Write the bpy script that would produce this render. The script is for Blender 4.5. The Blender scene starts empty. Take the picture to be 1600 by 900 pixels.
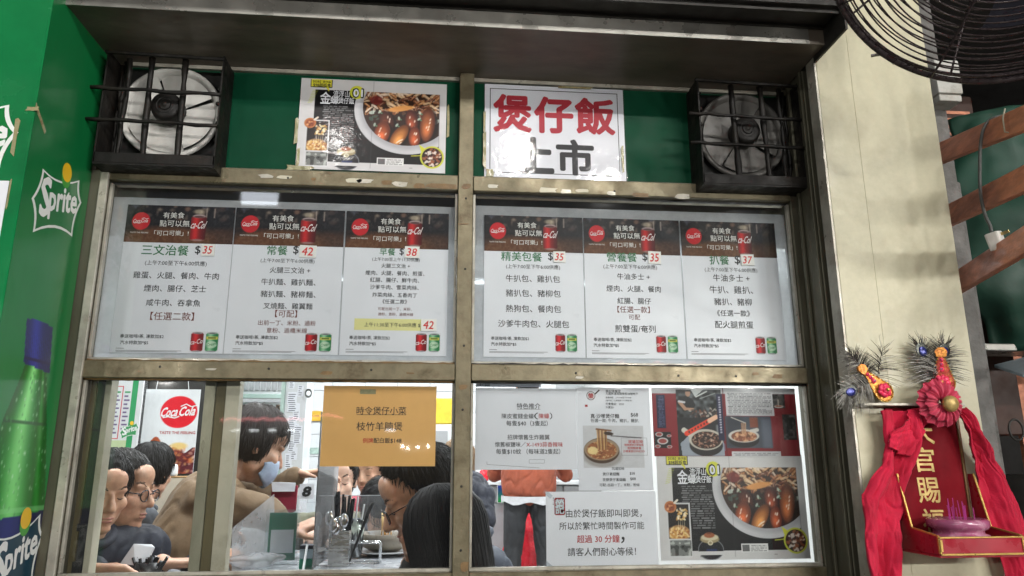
import bpy, bmesh, math, random
import numpy as np
from mathutils import Vector, Matrix, Euler, noise

sc = bpy.context.scene
rnd = random.Random(7)
RS = np.random.RandomState(11)
R = math.radians

# ------------------------------------------------------------------ camera
FPX = 1145.85
PITCH, YAW, ROLL = R(13.647), R(5.436), R(-.122)
EYE = Vector((0, -1.9, 1.45))
_f = Vector((math.sin(YAW) * math.cos(PITCH), math.cos(YAW) * math.cos(PITCH), math.sin(PITCH)))
_r = Vector((math.cos(YAW), -math.sin(YAW), 0))
_u = _r.cross(_f)
CA = _r * math.cos(ROLL) + _u * math.sin(ROLL)
CB = _u * math.cos(ROLL) - _r * math.sin(ROLL)
cam = bpy.data.cameras.new('camera')
camo = bpy.data.objects.new('camera', cam)
sc.collection.objects.link(camo)
m = Matrix((CA, CB, -_f)).transposed().to_4x4()
m.translation = EYE
camo.matrix_world = m
cam.sensor_width = 36
cam.lens = FPX / 1600 * 36
cam.clip_start = .02
cam.clip_end = 400
sc.camera = camo

# ------------------------------------------------------------------ sky, sun, exposure (night street)
world = bpy.data.worlds.new('World')
sc.world = world
world.use_nodes = True
nt = world.node_tree
sky = nt.nodes.new('ShaderNodeTexSky')
sky.sky_type = 'NISHITA'
sky.sun_disc = False
SUN_EL, SUN_ROT = R(52), R(200)
sky.sun_elevation = SUN_EL
sky.sun_rotation = SUN_ROT
nt.links.new(sky.outputs[0], nt.nodes['Background'].inputs[0])
nt.nodes['Background'].inputs[1].default_value = .012
sun = bpy.data.lights.new('sun', 'SUN')
sun.energy = .08
sun.angle = R(12)
sun.color = (1, .96, .9)
suno = bpy.data.objects.new('sun', sun)
sc.collection.objects.link(suno)
_d = Vector((math.sin(SUN_ROT) * math.cos(SUN_EL), math.cos(SUN_ROT) * math.cos(SUN_EL), math.sin(SUN_EL)))
suno.rotation_euler = (-_d).to_track_quat('-Z', 'Y').to_euler()
suno.location = (0, -8, 5)
sc.view_settings.view_transform = 'Standard'
sc.view_settings.look = 'None'
sc.view_settings.gamma = 1
sc.view_settings.exposure = .2
sc.cycles.use_denoising = True
sc.cycles.max_bounces = 8
sc.cycles.transparent_max_bounces = 16
sc.cycles.caustics_reflective = False
sc.cycles.caustics_refractive = False
sc.cycles.sample_clamp_indirect = 4


# ------------------------------------------------------------------ helpers
def at(px, py, k, v):
    """point where the sight line through photo pixel (px, py) meets the plane axis k = v"""
    d = _f * FPX + CA * (px - 800) - CB * (py - 450)
    t = (v - EYE[k]) / d[k]
    return EYE + d * t


def lin(c):
    return tuple((x / 12.92 if x <= .04045 else ((x + .055) / 1.055) ** 2.4) for x in c[:3])


def rgb(r, g, b):
    return (r / 255, g / 255, b / 255)


def tag(o, label=None, cat=None, group=None, kind=None):
    if label: o['label'] = label
    if cat: o['category'] = cat
    if group: o['group'] = group
    if kind: o['kind'] = kind
    return o


def thing(name, loc, label, cat, group=None):
    o = bpy.data.objects.new(name, None)
    o.empty_display_size = .05
    sc.collection.objects.link(o)
    o.location = loc
    return tag(o, label, cat, group)


def org(o):
    v = Vector((0, 0, 0))
    while o is not None:
        v += Vector(o.location)
        o = o.parent
    return v


def link_mesh(name, me, mats, parent=None, base=None, smooth=False):
    """me holds world coordinates; moved so the object's origin is its parent's, or base"""
    o = bpy.data.objects.new(name, me)
    sc.collection.objects.link(o)
    if not isinstance(mats, (list, tuple)):
        mats = [mats]
    for mm in mats:
        me.materials.append(mm)
    if parent is not None:
        o.parent = parent
        off = org(parent)
    else:
        off = Vector(base) if base is not None else Vector((0, 0, 0))
        o.location = off
    if off.length > 0:
        me.transform(Matrix.Translation(-off))
    if smooth:
        me.polygons.foreach_set('use_smooth', [True] * len(me.polygons))
    return o


def copy_tree(o, parent=None):
    c = o.copy()
    sc.collection.objects.link(c)
    c.parent = parent
    for ch in list(o.children):
        copy_tree(ch, c)
    return c


class MB:
    """collects shapes in world coordinates, builds ONE mesh object"""

    def __init__(self):
        self.v, self.f, self.mi = [], [], []
        self.cur = 0

    def add(self, vs, fs):
        n = len(self.v)
        self.v += [tuple(p) for p in vs]
        self.f += [tuple(i + n for i in f) for f in fs]
        self.mi += [self.cur] * len(fs)
        return self

    def box(self, x0, x1, y0, y1, z0, z1, rot=None, c=None):
        vs = [Vector(p) for p in ((x0, y0, z0), (x1, y0, z0), (x1, y1, z0), (x0, y1, z0),
                                  (x0, y0, z1), (x1, y0, z1), (x1, y1, z1), (x0, y1, z1))]
        if rot is not None:
            c = Vector(c) if c is not None else Vector(((x0 + x1) / 2, (y0 + y1) / 2, (z0 + z1) / 2))
            M = Euler(rot).to_matrix()
            vs = [c + M @ (p - c) for p in vs]
        return self.add(vs, [(0, 3, 2, 1), (4, 5, 6, 7), (0, 1, 5, 4), (1, 2, 6, 5), (2, 3, 7, 6), (3, 0, 4, 7)])

    def hexa(self, bot, top):
        return self.add(list(bot) + list(top), [(0, 3, 2, 1), (4, 5, 6, 7), (0, 1, 5, 4), (1, 2, 6, 5), (2, 3, 7, 6), (3, 0, 4, 7)])

    def bar(self, p, q, w, t, up=(0, 0, 1)):
        p, q = Vector(p), Vector(q)
        d = (q - p).normalized()
        s = d.cross(Vector(up)).normalized()
        n = s.cross(d)
        o = [s * a * w / 2 + n * b * t / 2 for a, b in ((-1, -1), (1, -1), (1, 1), (-1, 1))]
        return self.hexa([p + k for k in o], [q + k for k in o])

    def tube(self, pts, r, n=8, closed=False, caps=True):
        pts = [Vector(p) for p in pts]
        N = len(pts)
        rr = r if isinstance(r, (list, tuple)) else [r] * N
        ref = None
        vs, fs = [], []
        for i, p in enumerate(pts):
            if closed:
                d = pts[(i + 1) % N] - pts[i - 1]
            else:
                d = pts[min(i + 1, N - 1)] - pts[max(i - 1, 0)]
            d.normalize()
            if ref is None:
                ref = d.orthogonal().normalized()
            ref = (ref - d * ref.dot(d))
            if ref.length < 1e-6: ref = d.orthogonal()
            ref.normalize()
            b = d.cross(ref)
            for k in range(n):
                a = 2 * math.pi * k / n
                vs.append(p + (ref * math.cos(a) + b * math.sin(a)) * rr[i])
        L = N if closed else N - 1
        for i in range(L):
            j = (i + 1) % N
            for k in range(n):
                k2 = (k + 1) % n
                fs.append((i * n + k, i * n + k2, j * n + k2, j * n + k))
        if caps and not closed:
            fs.append(tuple(reversed(range(n))))
            fs.append(tuple((N - 1) * n + k for k in range(n)))
        return self.add(vs, fs)

    def lathe(self, prof, n=24, M=None, caps=True):
        """prof: (radius, height) about local Z, placed by matrix M"""
        M = M or Matrix()
        vs, fs = [], []
        for r, h in prof:
            for k in range(n):
                a = 2 * math.pi * k / n
                vs.append(M @ Vector((r * math.cos(a), r * math.sin(a), h)))
        P = len(prof)
        for i in range(P - 1):
            for k in range(n):
                k2 = (k + 1) % n
                fs.append((i * n + k, i * n + k2, (i + 1) * n + k2, (i + 1) * n + k))
        if caps:
            if prof[0][0] > 1e-5: fs.append(tuple(reversed(range(n))))
            if prof[-1][0] > 1e-5: fs.append(tuple((P - 1) * n + k for k in range(n)))
        return self.add(vs, fs)

    def ell(self, c, r, rot=None, nu=16, nv=10):
        M = Euler(rot).to_matrix() if rot is not None else Matrix.Identity(3)
        c = Vector(c)
        vs, fs = [], []
        for j in range(1, nv):
            t = math.pi * j / nv
            for i in range(nu):
                a = 2 * math.pi * i / nu
                vs.append(c + M @ Vector((r[0] * math.sin(t) * math.cos(a), r[1] * math.sin(t) * math.sin(a), r[2] * math.cos(t))))
        b = len(vs)
        vs.append(c + M @ Vector((0, 0, r[2])))
        vs.append(c + M @ Vector((0, 0, -r[2])))
        for j in range(nv - 2):
            for i in range(nu):
                k = (i + 1) % nu
                fs.append((j * nu + i, (j + 1) * nu + i, (j + 1) * nu + k, j * nu + k))
        for i in range(nu):
            k = (i + 1) % nu
            fs.append((b, i, k))
            fs.append((b + 1, (nv - 2) * nu + k, (nv - 2) * nu + i))
        return self.add(vs, fs)

    def prism(self, poly, ax, a0, a1):
        """poly: 2D points in the two other axes; extruded along axis ax from a0 to a1"""
        def mk(p, a):
            return {0: (a, p[0], p[1]), 1: (p[0], a, p[1]), 2: (p[0], p[1], a)}[ax]
        n = len(poly)
        vs = [mk(p, a0) for p in poly] + [mk(p, a1) for p in poly]
        fs = [tuple(range(n)), tuple(range(2 * n - 1, n - 1, -1))]
        for i in range(n):
            j = (i + 1) % n
            fs.append((i, i + n, j + n, j))
        return self.add(vs, fs)

    def grid(self, P):
        """P: rows of points"""
        h, w = len(P), len(P[0])
        vs = [p for row in P for p in row]
        fs = [(j * w + i, j * w + i + 1, (j + 1) * w + i + 1, (j + 1) * w + i) for j in range(h - 1) for i in range(w - 1)]
        return self.add(vs, fs)

    def mesh(self, name, bev=0, seg=1, fix=True):
        me = bpy.data.meshes.new(name)
        me.from_pydata([tuple(p) for p in self.v], [], self.f)
        if any(self.mi):
            me.polygons.foreach_set('material_index', self.mi)
        if bev or fix:
            bm = bmesh.new()
            bm.from_mesh(me)
            if fix: bmesh.ops.recalc_face_normals(bm, faces=bm.faces)
            if bev:
                bmesh.ops.bevel(bm, geom=bm.edges[:], offset=bev, segments=seg, profile=.6, affect='EDGES', clamp_overlap=True)
            bm.to_mesh(me)
            bm.free()
        return me

    def build(self, name, mats, parent=None, base=None, bev=0, seg=1, smooth=False, fix=True):
        return link_mesh(name, self.mesh(name, bev, seg, fix), mats, parent, base, smooth)


def sheet_grid(f, nu, nv):
    return [[f(i / nu, j / nv) for i in range(nu + 1)] for j in range(nv + 1)]


# ------------------------------------------------------------------ materials
def nodes(name):
    mt = bpy.data.materials.new(name)
    mt.use_nodes = True
    t = mt.node_tree
    return mt, t, t.nodes['Principled BSDF'], t.nodes.new, t.links.new


def pm(name, base, rough=.5, metal=0., var=.2, scale=12., bump=.15, bscale=60., dirt=None, dirt_amt=.5, dscale=5., dist=.002,
       stretch=None, spec=.5, coat=0., rvar=.15, sheen=0., trans=0., sss=0.):
    """general procedural material: mottled colour, roughness breakup, fine bump, optional dirt patches"""
    mt, t, b, N, L = nodes(name)
    tc = N('ShaderNodeTexCoord')
    mp = N('ShaderNodeMapping')
    if stretch: mp.inputs['Scale'].default_value = stretch
    L(tc.outputs['Object'], mp.inputs['Vector'])
    n1 = N('ShaderNodeTexNoise'); n1.inputs['Scale'].default_value = scale; n1.inputs['Detail'].default_value = 6; n1.inputs['Roughness'].default_value = .65
    L(mp.outputs[0], n1.inputs['Vector'])
    cr = N('ShaderNodeMapRange'); cr.inputs[1].default_value = .3; cr.inputs[2].default_value = .7
    cr.inputs[3].default_value = 1 - var; cr.inputs[4].default_value = 1 + var
    L(n1.outputs[0], cr.inputs[0])
    mx = N('ShaderNodeMix'); mx.data_type = 'RGBA'; mx.blend_type = 'MULTIPLY'; mx.inputs[0].default_value = 1
    mx.inputs[6].default_value = (*base, 1)
    L(cr.outputs[0], mx.inputs[7])
    col = mx.outputs[2]
    if dirt is not None:
        n2 = N('ShaderNodeTexNoise'); n2.inputs['Scale'].default_value = dscale; n2.inputs['Detail'].default_value = 8; n2.inputs['Roughness'].default_value = .7
        L(mp.outputs[0], n2.inputs['Vector'])
        r2 = N('ShaderNodeMapRange'); r2.inputs[1].default_value = .5; r2.inputs[2].default_value = .68; r2.inputs[4].default_value = dirt_amt
        L(n2.outputs[0], r2.inputs[0])
        m2 = N('ShaderNodeMix'); m2.data_type = 'RGBA'
        m2.inputs[7].default_value = (*dirt, 1)
        L(r2.outputs[0], m2.inputs[0]); L(col, m2.inputs[6])
        col = m2.outputs[2]
    L(col, b.inputs['Base Color'])
    rr = N('ShaderNodeMapRange'); rr.inputs[1].default_value = .3; rr.inputs[2].default_value = .7
    rr.inputs[3].default_value = max(.02, rough - rvar); rr.inputs[4].default_value = min(1, rough + rvar)
    n3 = N('ShaderNodeTexNoise'); n3.inputs['Scale'].default_value = scale * 2.3; n3.inputs['Detail'].default_value = 5
    L(mp.outputs[0], n3.inputs['Vector']); L(n3.outputs[0], rr.inputs[0]); L(rr.outputs[0], b.inputs['Roughness'])
    b.inputs['Metallic'].default_value = metal
    b.inputs['Specular IOR Level'].default_value = spec
    if coat: b.inputs['Coat Weight'].default_value = coat; b.inputs['Coat Roughness'].default_value = .12
    if sheen: b.inputs['Sheen Weight'].default_value = sheen; b.inputs['Sheen Roughness'].default_value = .5
    if trans: b.inputs['Transmission Weight'].default_value = trans
    if sss:
        b.inputs['Subsurface Weight'].default_value = sss
        b.inputs['Subsurface Radius'].default_value = (1, .35, .2)
        b.inputs['Subsurface Scale'].default_value = .008
    if bump:
        n4 = N('ShaderNodeTexNoise'); n4.inputs['Scale'].default_value = bscale; n4.inputs['Detail'].default_value = 4
        L(mp.outputs[0], n4.inputs['Vector'])
        bp = N('ShaderNodeBump'); bp.inputs['Strength'].default_value = bump; bp.inputs['Distance'].default_value = dist
        L(n4.outputs[0], bp.inputs['Height']); L(bp.outputs[0], b.inputs['Normal'])
    return mt


def print_mat(name, rough=.35, crinkle=0., cscale=25., coat=0., att='Col', spec=.5, cd=.004):
    mt, t, b, N, L = nodes(name)
    a = N('ShaderNodeAttribute'); a.attribute_name = att
    tc = N('ShaderNodeTexCoord')
    n1 = N('ShaderNodeTexNoise'); n1.inputs['Scale'].default_value = 9; n1.inputs['Detail'].default_value = 5
    L(tc.outputs['Object'], n1.inputs['Vector'])
    cr = N('ShaderNodeMapRange'); cr.inputs[1].default_value = .3; cr.inputs[2].default_value = .7; cr.inputs[3].default_value = .93; cr.inputs[4].default_value = 1.02
    L(n1.outputs[0], cr.inputs[0])
    mx = N('ShaderNodeMix'); mx.data_type = 'RGBA'; mx.blend_type = 'MULTIPLY'; mx.inputs[0].default_value = 1
    L(a.outputs['Color'], mx.inputs[6]); L(cr.outputs[0], mx.inputs[7]); L(mx.outputs[2], b.inputs['Base Color'])
    b.inputs['Roughness'].default_value = rough
    b.inputs['Specular IOR Level'].default_value = spec
    if coat: b.inputs['Coat Weight'].default_value = coat; b.inputs['Coat Roughness'].default_value = .08
    if crinkle:
        n4 = N('ShaderNodeTexNoise'); n4.inputs['Scale'].default_value = cscale; n4.inputs['Detail'].default_value = 3; n4.inputs['Distortion'].default_value = .6
        L(tc.outputs['Object'], n4.inputs['Vector'])
        bp = N('ShaderNodeBump'); bp.inputs['Strength'].default_value = crinkle; bp.inputs['Distance'].default_value = cd
        L(n4.outputs[0], bp.inputs['Height']); L(bp.outputs[0], b.inputs['Normal'])
        if coat: L(bp.outputs[0], b.inputs['Coat Normal'])
    return mt


def glass_mat(name, tint=(1, 1, 1), ior=1.5, haze=0., smear=.05, crinkle=0., rough=.03):
    """thin pane: transparent with a Fresnel mirror coat and a faint film of grease"""
    mt, t, b, N, L = nodes(name)
    t.nodes.remove(b)
    out = [n for n in t.nodes if n.type == 'OUTPUT_MATERIAL'][0]
    tr = N('ShaderNodeBsdfTransparent'); tr.inputs[0].default_value = (*tint, 1)
    gl = N('ShaderNodeBsdfAnisotropic'); gl.inputs['Roughness'].default_value = rough
    df = N('ShaderNodeBsdfDiffuse'); df.inputs[0].default_value = (.75, .76, .78, 1)
    tl = N('ShaderNodeBsdfTranslucent'); tl.inputs[0].default_value = (.85, .87, .9, 1)
    ad = N('ShaderNodeMixShader'); ad.inputs[0].default_value = .5
    L(df.outputs[0], ad.inputs[1]); L(tl.outputs[0], ad.inputs[2])
    fr = N('ShaderNodeFresnel'); fr.inputs[0].default_value = ior
    tc = N('ShaderNodeTexCoord')
    nz = N('ShaderNodeTexNoise'); nz.inputs['Scale'].default_value = 5; nz.inputs['Detail'].default_value = 8; nz.inputs['Roughness'].default_value = .7
    L(tc.outputs['Object'], nz.inputs['Vector'])
    mr = N('ShaderNodeMapRange'); mr.inputs[1].default_value = .35; mr.inputs[2].default_value = .75; mr.inputs[3].default_value = haze; mr.inputs[4].default_value = haze + smear
    L(nz.outputs[0], mr.inputs[0])
    m1 = N('ShaderNodeMixShader'); L(mr.outputs[0], m1.inputs[0]); L(tr.outputs[0], m1.inputs[1]); L(ad.outputs[0], m1.inputs[2])
    m2 = N('ShaderNodeMixShader'); L(fr.outputs[0], m2.inputs[0]); L(m1.outputs[0], m2.inputs[1]); L(gl.outputs[0], m2.inputs[2])
    if crinkle:
        nb = N('ShaderNodeTexNoise'); nb.inputs['Scale'].default_value = 26; nb.inputs['Detail'].default_value = 3; nb.inputs['Distortion'].default_value = 1.2
        L(tc.outputs['Object'], nb.inputs['Vector'])
        bp = N('ShaderNodeBump'); bp.inputs['Strength'].default_value = crinkle; bp.inputs['Distance'].default_value = .004
        L(nb.outputs[0], bp.inputs['Height']); L(bp.outputs[0], gl.inputs['Normal'])
    L(m2.outputs[0], out.inputs[0])
    return mt


def emit_mat(name, col, s):
    mt, t, b, N, L = nodes(name)
    b.inputs['Base Color'].default_value = (.8, .8, .8, 1)
    b.inputs['Emission Color'].default_value = (*col, 1)
    b.inputs['Emission Strength'].default_value = s
    return mt


M = {}
M['frame'] = pm('aged_aluminium', (.185, .16, .10), .42, .5, .45, 9, .35, 90, dirt=(.05, .034, .016), dirt_amt=.85, dscale=9, stretch=(1, 1, 1))
M['bead'] = pm('pale_bead', (.42, .40, .34), .4, .3, .3, 14, .15, 90, dirt=(.12, .09, .05), dirt_amt=.5, dscale=11)
M['post'] = pm('brushed_steel_post', (.14, .133, .095), .4, .6, .3, 5, .12, 60, dirt=(.07, .06, .035), dirt_amt=.5, dscale=4, stretch=(1, 1, .25))
M['sash_brown'] = pm('brown_sash', (.13, .105, .045), .5, .2, .3, 8, .2, 70, dirt=(.05, .035, .015), dscale=6, stretch=(1, 1, .4))
M['seal'] = pm('black_seal', (.012, .012, .011), .6, 0, .3, 20, .2, 80)
M['cream'] = pm('cream_sash', (.52, .49, .38), .45, .1, .15, 9, .12, 80, dirt=(.25, .2, .12), dirt_amt=.5, dscale=8)
M['soffit'] = pm('soffit_laminate', (.15, .125, .098), .45, .1, .2, 4, .12, 50, dirt=(.07, .06, .05), dirt_amt=.6, dscale=3, stretch=(1, 3, 1))
M['fascia'] = pm('fascia_steel', (.33, .32, .29), .33, .6, .2, 8, .1, 90)
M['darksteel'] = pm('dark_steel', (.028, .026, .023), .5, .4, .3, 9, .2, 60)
M['grease'] = pm('greasy_black_metal', (.009, .008, .007), .55, .1, .5, 14, .6, 45, dirt=(.028, .021, .015), dirt_amt=.6, dscale=12, dist=.004, spec=.3)
M['green'] = pm('green_panel', (.002, .052, .024), .5, 0, .18, 5, 0, spec=.12, dirt=(.004, .06, .03), dirt_amt=.5, dscale=4)
M['whitefan'] = pm('white_fan_plastic', (.62, .61, .58), .4, 0, .12, 6, .05, 40, dirt=(.2, .17, .13), dirt_amt=.4, dscale=5)
M['tag'] = pm('white_sticker', (.86, .85, .82), .5, 0, .03, 6, .05, 20)
M['shadedfan'] = pm('shaded_fan_plastic', (.13, .125, .115), .5, 0, .25, 8, .05, 40, dirt=(.06, .05, .04), dirt_amt=.6, dscale=6)  # grimy white fan plastic, darkened to paint in the shade on the right fan
M['paper'] = pm('white_paper', (.75, .77, .83), .4, 0, .04, 6, .06, 20)
M['print'] = print_mat('laminated_print', .4, .1, 14, spec=.2)
M['print_gloss'] = print_mat('plastic_covered_print', .35, .16, 12, coat=.12, cd=.003, spec=.3)
M['print_flat'] = print_mat('matte_print', .55)
M['tape'] = pm('old_tape', (.33, .31, .17), .15, 0, .4, 30, .4, 50, dirt=(.16, .09, .03), dirt_amt=.8, dscale=30)
M['tape_brown'] = pm('brown_glue_residue', (.16, .095, .035), .5, 0, .4, 40, .4, 80)
M['glass'] = glass_mat('window_glass', (.98, .99, .985), 1.5, .001, .008)
M['acrylic'] = glass_mat('clear_acrylic', (.95, .97, .98), 1.4, .04, .10)
M['frost'] = glass_mat('clouded_plastic', (.85, .87, .88), 1.5, .45, .4)
M['marble'] = pm('cream_marble', (.47, .445, .31), .45, 0, .06, 60, .03, 60, dirt=(.38, .345, .22), dirt_amt=.6, dscale=1.5, coat=.04)


# ------------------------------------------------------------------ flat print: vector lettering and gridded pictures
_tc = {}


def text_geo(body, bold=0.):
    k = (body, bold)
    if k not in _tc:
        c = bpy.data.curves.new('lettering', 'FONT')
        c.body = body
        c.size = 1
        c.resolution_u = 2
        c.offset = bold
        o = bpy.data.objects.new('lettering', c)
        sc.collection.objects.link(o)
        dg = bpy.context.evaluated_depsgraph_get()
        me = bpy.data.meshes.new_from_object(o.evaluated_get(dg))
        n = len(me.vertices)
        co = np.zeros(n * 3)
        me.vertices.foreach_get('co', co)
        V = co.reshape(-1, 3)[:, :2]
        F = [tuple(p.vertices) for p in me.polygons]
        bpy.data.objects.remove(o)
        bpy.data.curves.remove(c)
        bpy.data.meshes.remove(me)
        if n:
            lo, hi = V.min(0), V.max(0)
            V = (V - (lo + hi) / 2)
            _tc[k] = (V, F, hi - lo)
        else:
            _tc[k] = (V, F, np.array((1., 1.)))
    return _tc[k]


def wall_map(y):
    return lambda u, v, w: (u, y - w, v)


class Print:
    def __init__(self, mp, dl=1.2e-4):
        self.mp, self.dl = mp, dl
        self.v, self.f, self.c = [], [], []

    def add(self, pts, faces, col, layer):
        n = len(self.v)
        w = self.dl * layer
        self.v += [self.mp(p[0], p[1], w) for p in pts]
        self.f += [tuple(i + n for i in f) for f in faces]
        self.c += [lin(col)] * len(faces)

    def poly(self, pts, col, layer=1):
        self.add(pts, [tuple(range(len(pts)))], col, layer)

    def rect(self, x0, z0, x1, z1, col, layer=1):
        self.poly([(x0, z0), (x1, z0), (x1, z1), (x0, z1)], col, layer)

    def frame(self, x0, z0, x1, z1, t, col, layer=2):
        self.rect(x0, z0, x1, z0 + t, col, layer); self.rect(x0, z1 - t, x1, z1, col, layer)
        self.rect(x0, z0 + t, x0 + t, z1 - t, col, layer); self.rect(x1 - t, z0 + t, x1, z1 - t, col, layer)

    def ell(self, cx, cz, rx, rz, col, layer=1, n=32):
        self.poly([(cx + rx * math.cos(2 * math.pi * k / n), cz + rz * math.sin(2 * math.pi * k / n)) for k in range(n)], col, layer)

    def stroke(self, pts, t, col, layer=2):
        for p, q in zip(pts[:-1], pts[1:]):
            d = Vector((q[0] - p[0], q[1] - p[1]))
            if d.length < 1e-9: continue
            e = d.normalized() * t * .3
            n = Vector((-d.y, d.x)).normalized() * t / 2
            p2, q2 = Vector(p) - e, Vector(q) + e
            self.poly([p2 - n, q2 - n, q2 + n, p2 + n], col, layer)

    def text(self, body, x0, x1, zc, col, bold=0., h=None, shear=0., rot=0., layer=4, maxh=None):
        V, F, d = text_geo(body)
        em = bold
        if len(V) == 0: return
        sx = (x1 - x0) / d[0]
        sz = sx if h is None else h / d[1]
        if maxh and sz * d[1] > maxh: sz = maxh / d[1]
        if em > .003:
            ring = [(0, 0)] + [(math.cos(k * math.pi / 2 + .78), math.sin(k * math.pi / 2 + .78)) for k in range(4)]
            if em > .02: ring = [(math.cos(k * math.pi / 4), math.sin(k * math.pi / 4)) for k in range(8)] + [(.5 * a, .5 * b) for a, b in ring]
        else:
            ring = [(0, 0)]
        VV = np.concatenate([V + np.array((a * em, b * em)) for a, b in ring])
        nv = len(V)
        FF = [tuple(i + k * nv for i in f) for k in range(len(ring)) for f in F]
        lay = np.repeat(np.arange(len(ring)) * .16, nv)
        P = VV * np.array((sx, sz))
        F = FF
        P[:, 0] += shear * P[:, 1]
        if rot:
            c, s = math.cos(rot), math.sin(rot)
            P = P @ np.array(((c, s), (-s, c)))
        P = P + np.array(((x0 + x1) / 2, zc))
        n = len(self.v)
        self.v += [self.mp(p[0], p[1], self.dl * (layer + l)) for p, l in zip(P.tolist(), lay)]
        self.f += [tuple(i + n for i in f) for f in F]
        self.c += [lin(col)] * len(F)

    def build(self, name, mat, parent):
        me = bpy.data.meshes.new(name)
        me.from_pydata([tuple(p) for p in self.v], [], self.f)
        a = me.color_attributes.new('Col', 'FLOAT_COLOR', 'CORNER')
        cols = np.ones((len(me.loops), 4), dtype=np.float32)
        i = 0
        for f, c in zip(self.f, self.c):
            cols[i:i + len(f), :3] = c
            i += len(f)
        a.data.foreach_set('color', cols.ravel())
        return link_mesh(name, me, mat, parent)


class Pic:
    """a picture drawn with numpy in its own units (y down), laid out as a coloured vertex grid"""

    def __init__(self, w, h, x0, y0, x1, y1, bg):
        self.w, self.h, self.ext = w, h, (x0, y0, x1, y1)
        self.X, self.Y = np.meshgrid(np.linspace(x0, x1, w), np.linspace(y0, y1, h))
        self.a = np.zeros((h, w, 3))
        self.a[:] = bg
        self.e = (x1 - x0) / w

    def put(self, m, c):
        m = np.clip(m, 0, 1)[..., None]
        self.a = self.a * (1 - m) + np.asarray(c) * m

    def rect(self, x0, y0, x1, y1, c, al=1, soft=0):
        e = max(self.e * .5, soft)
        m = np.clip((self.X - x0) / e + .5, 0, 1) * np.clip((x1 - self.X) / e + .5, 0, 1) * np.clip((self.Y - y0) / e + .5, 0, 1) * np.clip((y1 - self.Y) / e + .5, 0, 1)
        self.put(m * al, c)

    def ellm(self, cx, cy, rx, ry, ang=0, soft=0):
        c, s = math.cos(ang), math.sin(ang)
        dx, dy = self.X - cx, self.Y - cy
        u, v = (dx * c + dy * s) / rx, (-dx * s + dy * c) / ry
        d = np.sqrt(u * u + v * v)
        e = max(self.e / min(rx, ry), soft / min(rx, ry))
        return np.clip((1 - d) / e + .5, 0, 1)

    def ell(self, cx, cy, rx, ry, c, ang=0, soft=0, al=1, clip=None):
        m = self.ellm(cx, cy, rx, ry, ang, soft) * al
        if clip is not None: m = m * clip
        self.put(m, c)

    def line(self, x0, y0, x1, y1, w, c, al=1, clip=None):
        dx, dy = x1 - x0, y1 - y0
        L2 = dx * dx + dy * dy + 1e-12
        t = np.clip(((self.X - x0) * dx + (self.Y - y0) * dy) / L2, 0, 1)
        d = np.hypot(self.X - x0 - t * dx, self.Y - y0 - t * dy)
        m = np.clip((w / 2 - d) / self.e + .5, 0, 1) * al
        if clip is not None: m = m * clip
        self.put(m, c)

    def poly(self, pts, c, al=1):
        ins = np.zeros(self.X.shape, bool)
        n = len(pts)
        for i in range(n):
            (xa, ya), (xb, yb) = pts[i], pts[(i + 1) % n]
            if ya == yb: continue
            cond = ((ya > self.Y) != (yb > self.Y)) & (self.X < (xb - xa) * (self.Y - ya) / (yb - ya) + xa)
            ins ^= cond
        self.put(ins * al, c)

    def lines(self, x0, y0, x1, y1, n, c, al=.7, seed=1, fill=.7):
        """rows of tiny illegible text"""
        rs = np.random.RandomState(seed)
        ph = (y1 - y0) / n
        for k in range(n):
            y = y0 + (k + .5) * ph
            x = x0 + rs.rand() * ph
            xe = x1 - (rs.rand() * .35 * (x1 - x0) if rs.rand() < .25 else 0)
            while x < xe:
                w = ph * (1 + 3 * rs.rand())
                self.rect(x, y - ph * .28, min(x + w, xe), y + ph * .28, c, al * (.6 + .4 * rs.rand()))
                x += w + ph * (.3 + .5 * rs.rand())

    def noise(self, k, amp, seed=0):
        rs = np.random.RandomState(seed)
        hh, ww = max(2, int(k * self.h / self.w) + 2), k + 2
        g = rs.rand(hh, ww)
        yi = np.linspace(0, hh - 1.001, self.h); xi = np.linspace(0, ww - 1.001, self.w)
        y0, x0 = yi.astype(int), xi.astype(int)
        fy, fx = (yi - y0)[:, None], (xi - x0)[None]
        fy, fx = fy * fy * (3 - 2 * fy), fx * fx * (3 - 2 * fx)
        n = g[y0][:, x0] * (1 - fy) * (1 - fx) + g[y0][:, x0 + 1] * (1 - fy) * fx + g[y0 + 1][:, x0] * fy * (1 - fx) + g[y0 + 1][:, x0 + 1] * fy * fx
        return n * amp

    def mesh(self, name):
        """unit grid: x 0..1, z 0..1 (z up), facing -y"""
        w, h = self.w, self.h
        me = bpy.data.meshes.new(name)
        xs, zs = np.meshgrid(np.linspace(0, 1, w), np.linspace(1, 0, h))
        co = np.stack([xs, np.zeros_like(xs), zs], -1).reshape(-1, 3)
        i = np.arange(w * h).reshape(h, w)
        q = np.stack([i[1:, :-1], i[1:, 1:], i[:-1, 1:], i[:-1, :-1]], -1).reshape(-1, 4)
        me.vertices.add(len(co)); me.vertices.foreach_set('co', co.ravel())
        me.loops.add(q.size); me.loops.foreach_set('vertex_index', q.ravel())
        me.polygons.add(len(q)); me.polygons.foreach_set('loop_start', np.arange(0, q.size, 4)); me.polygons.foreach_set('loop_total', np.full(len(q), 4))
        me.update()
        c = np.clip(self.a, 0, 1).reshape(-1, 3)
        c = np.where(c <= .04045, c / 12.92, ((c + .055) / 1.055) ** 2.4)
        c4 = np.concatenate([c, np.ones((len(c), 1))], 1).astype(np.float32)
        at_ = me.color_attributes.new('Col', 'FLOAT_COLOR', 'POINT')
        at_.data.foreach_set('color', c4.ravel())
        return me


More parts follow.
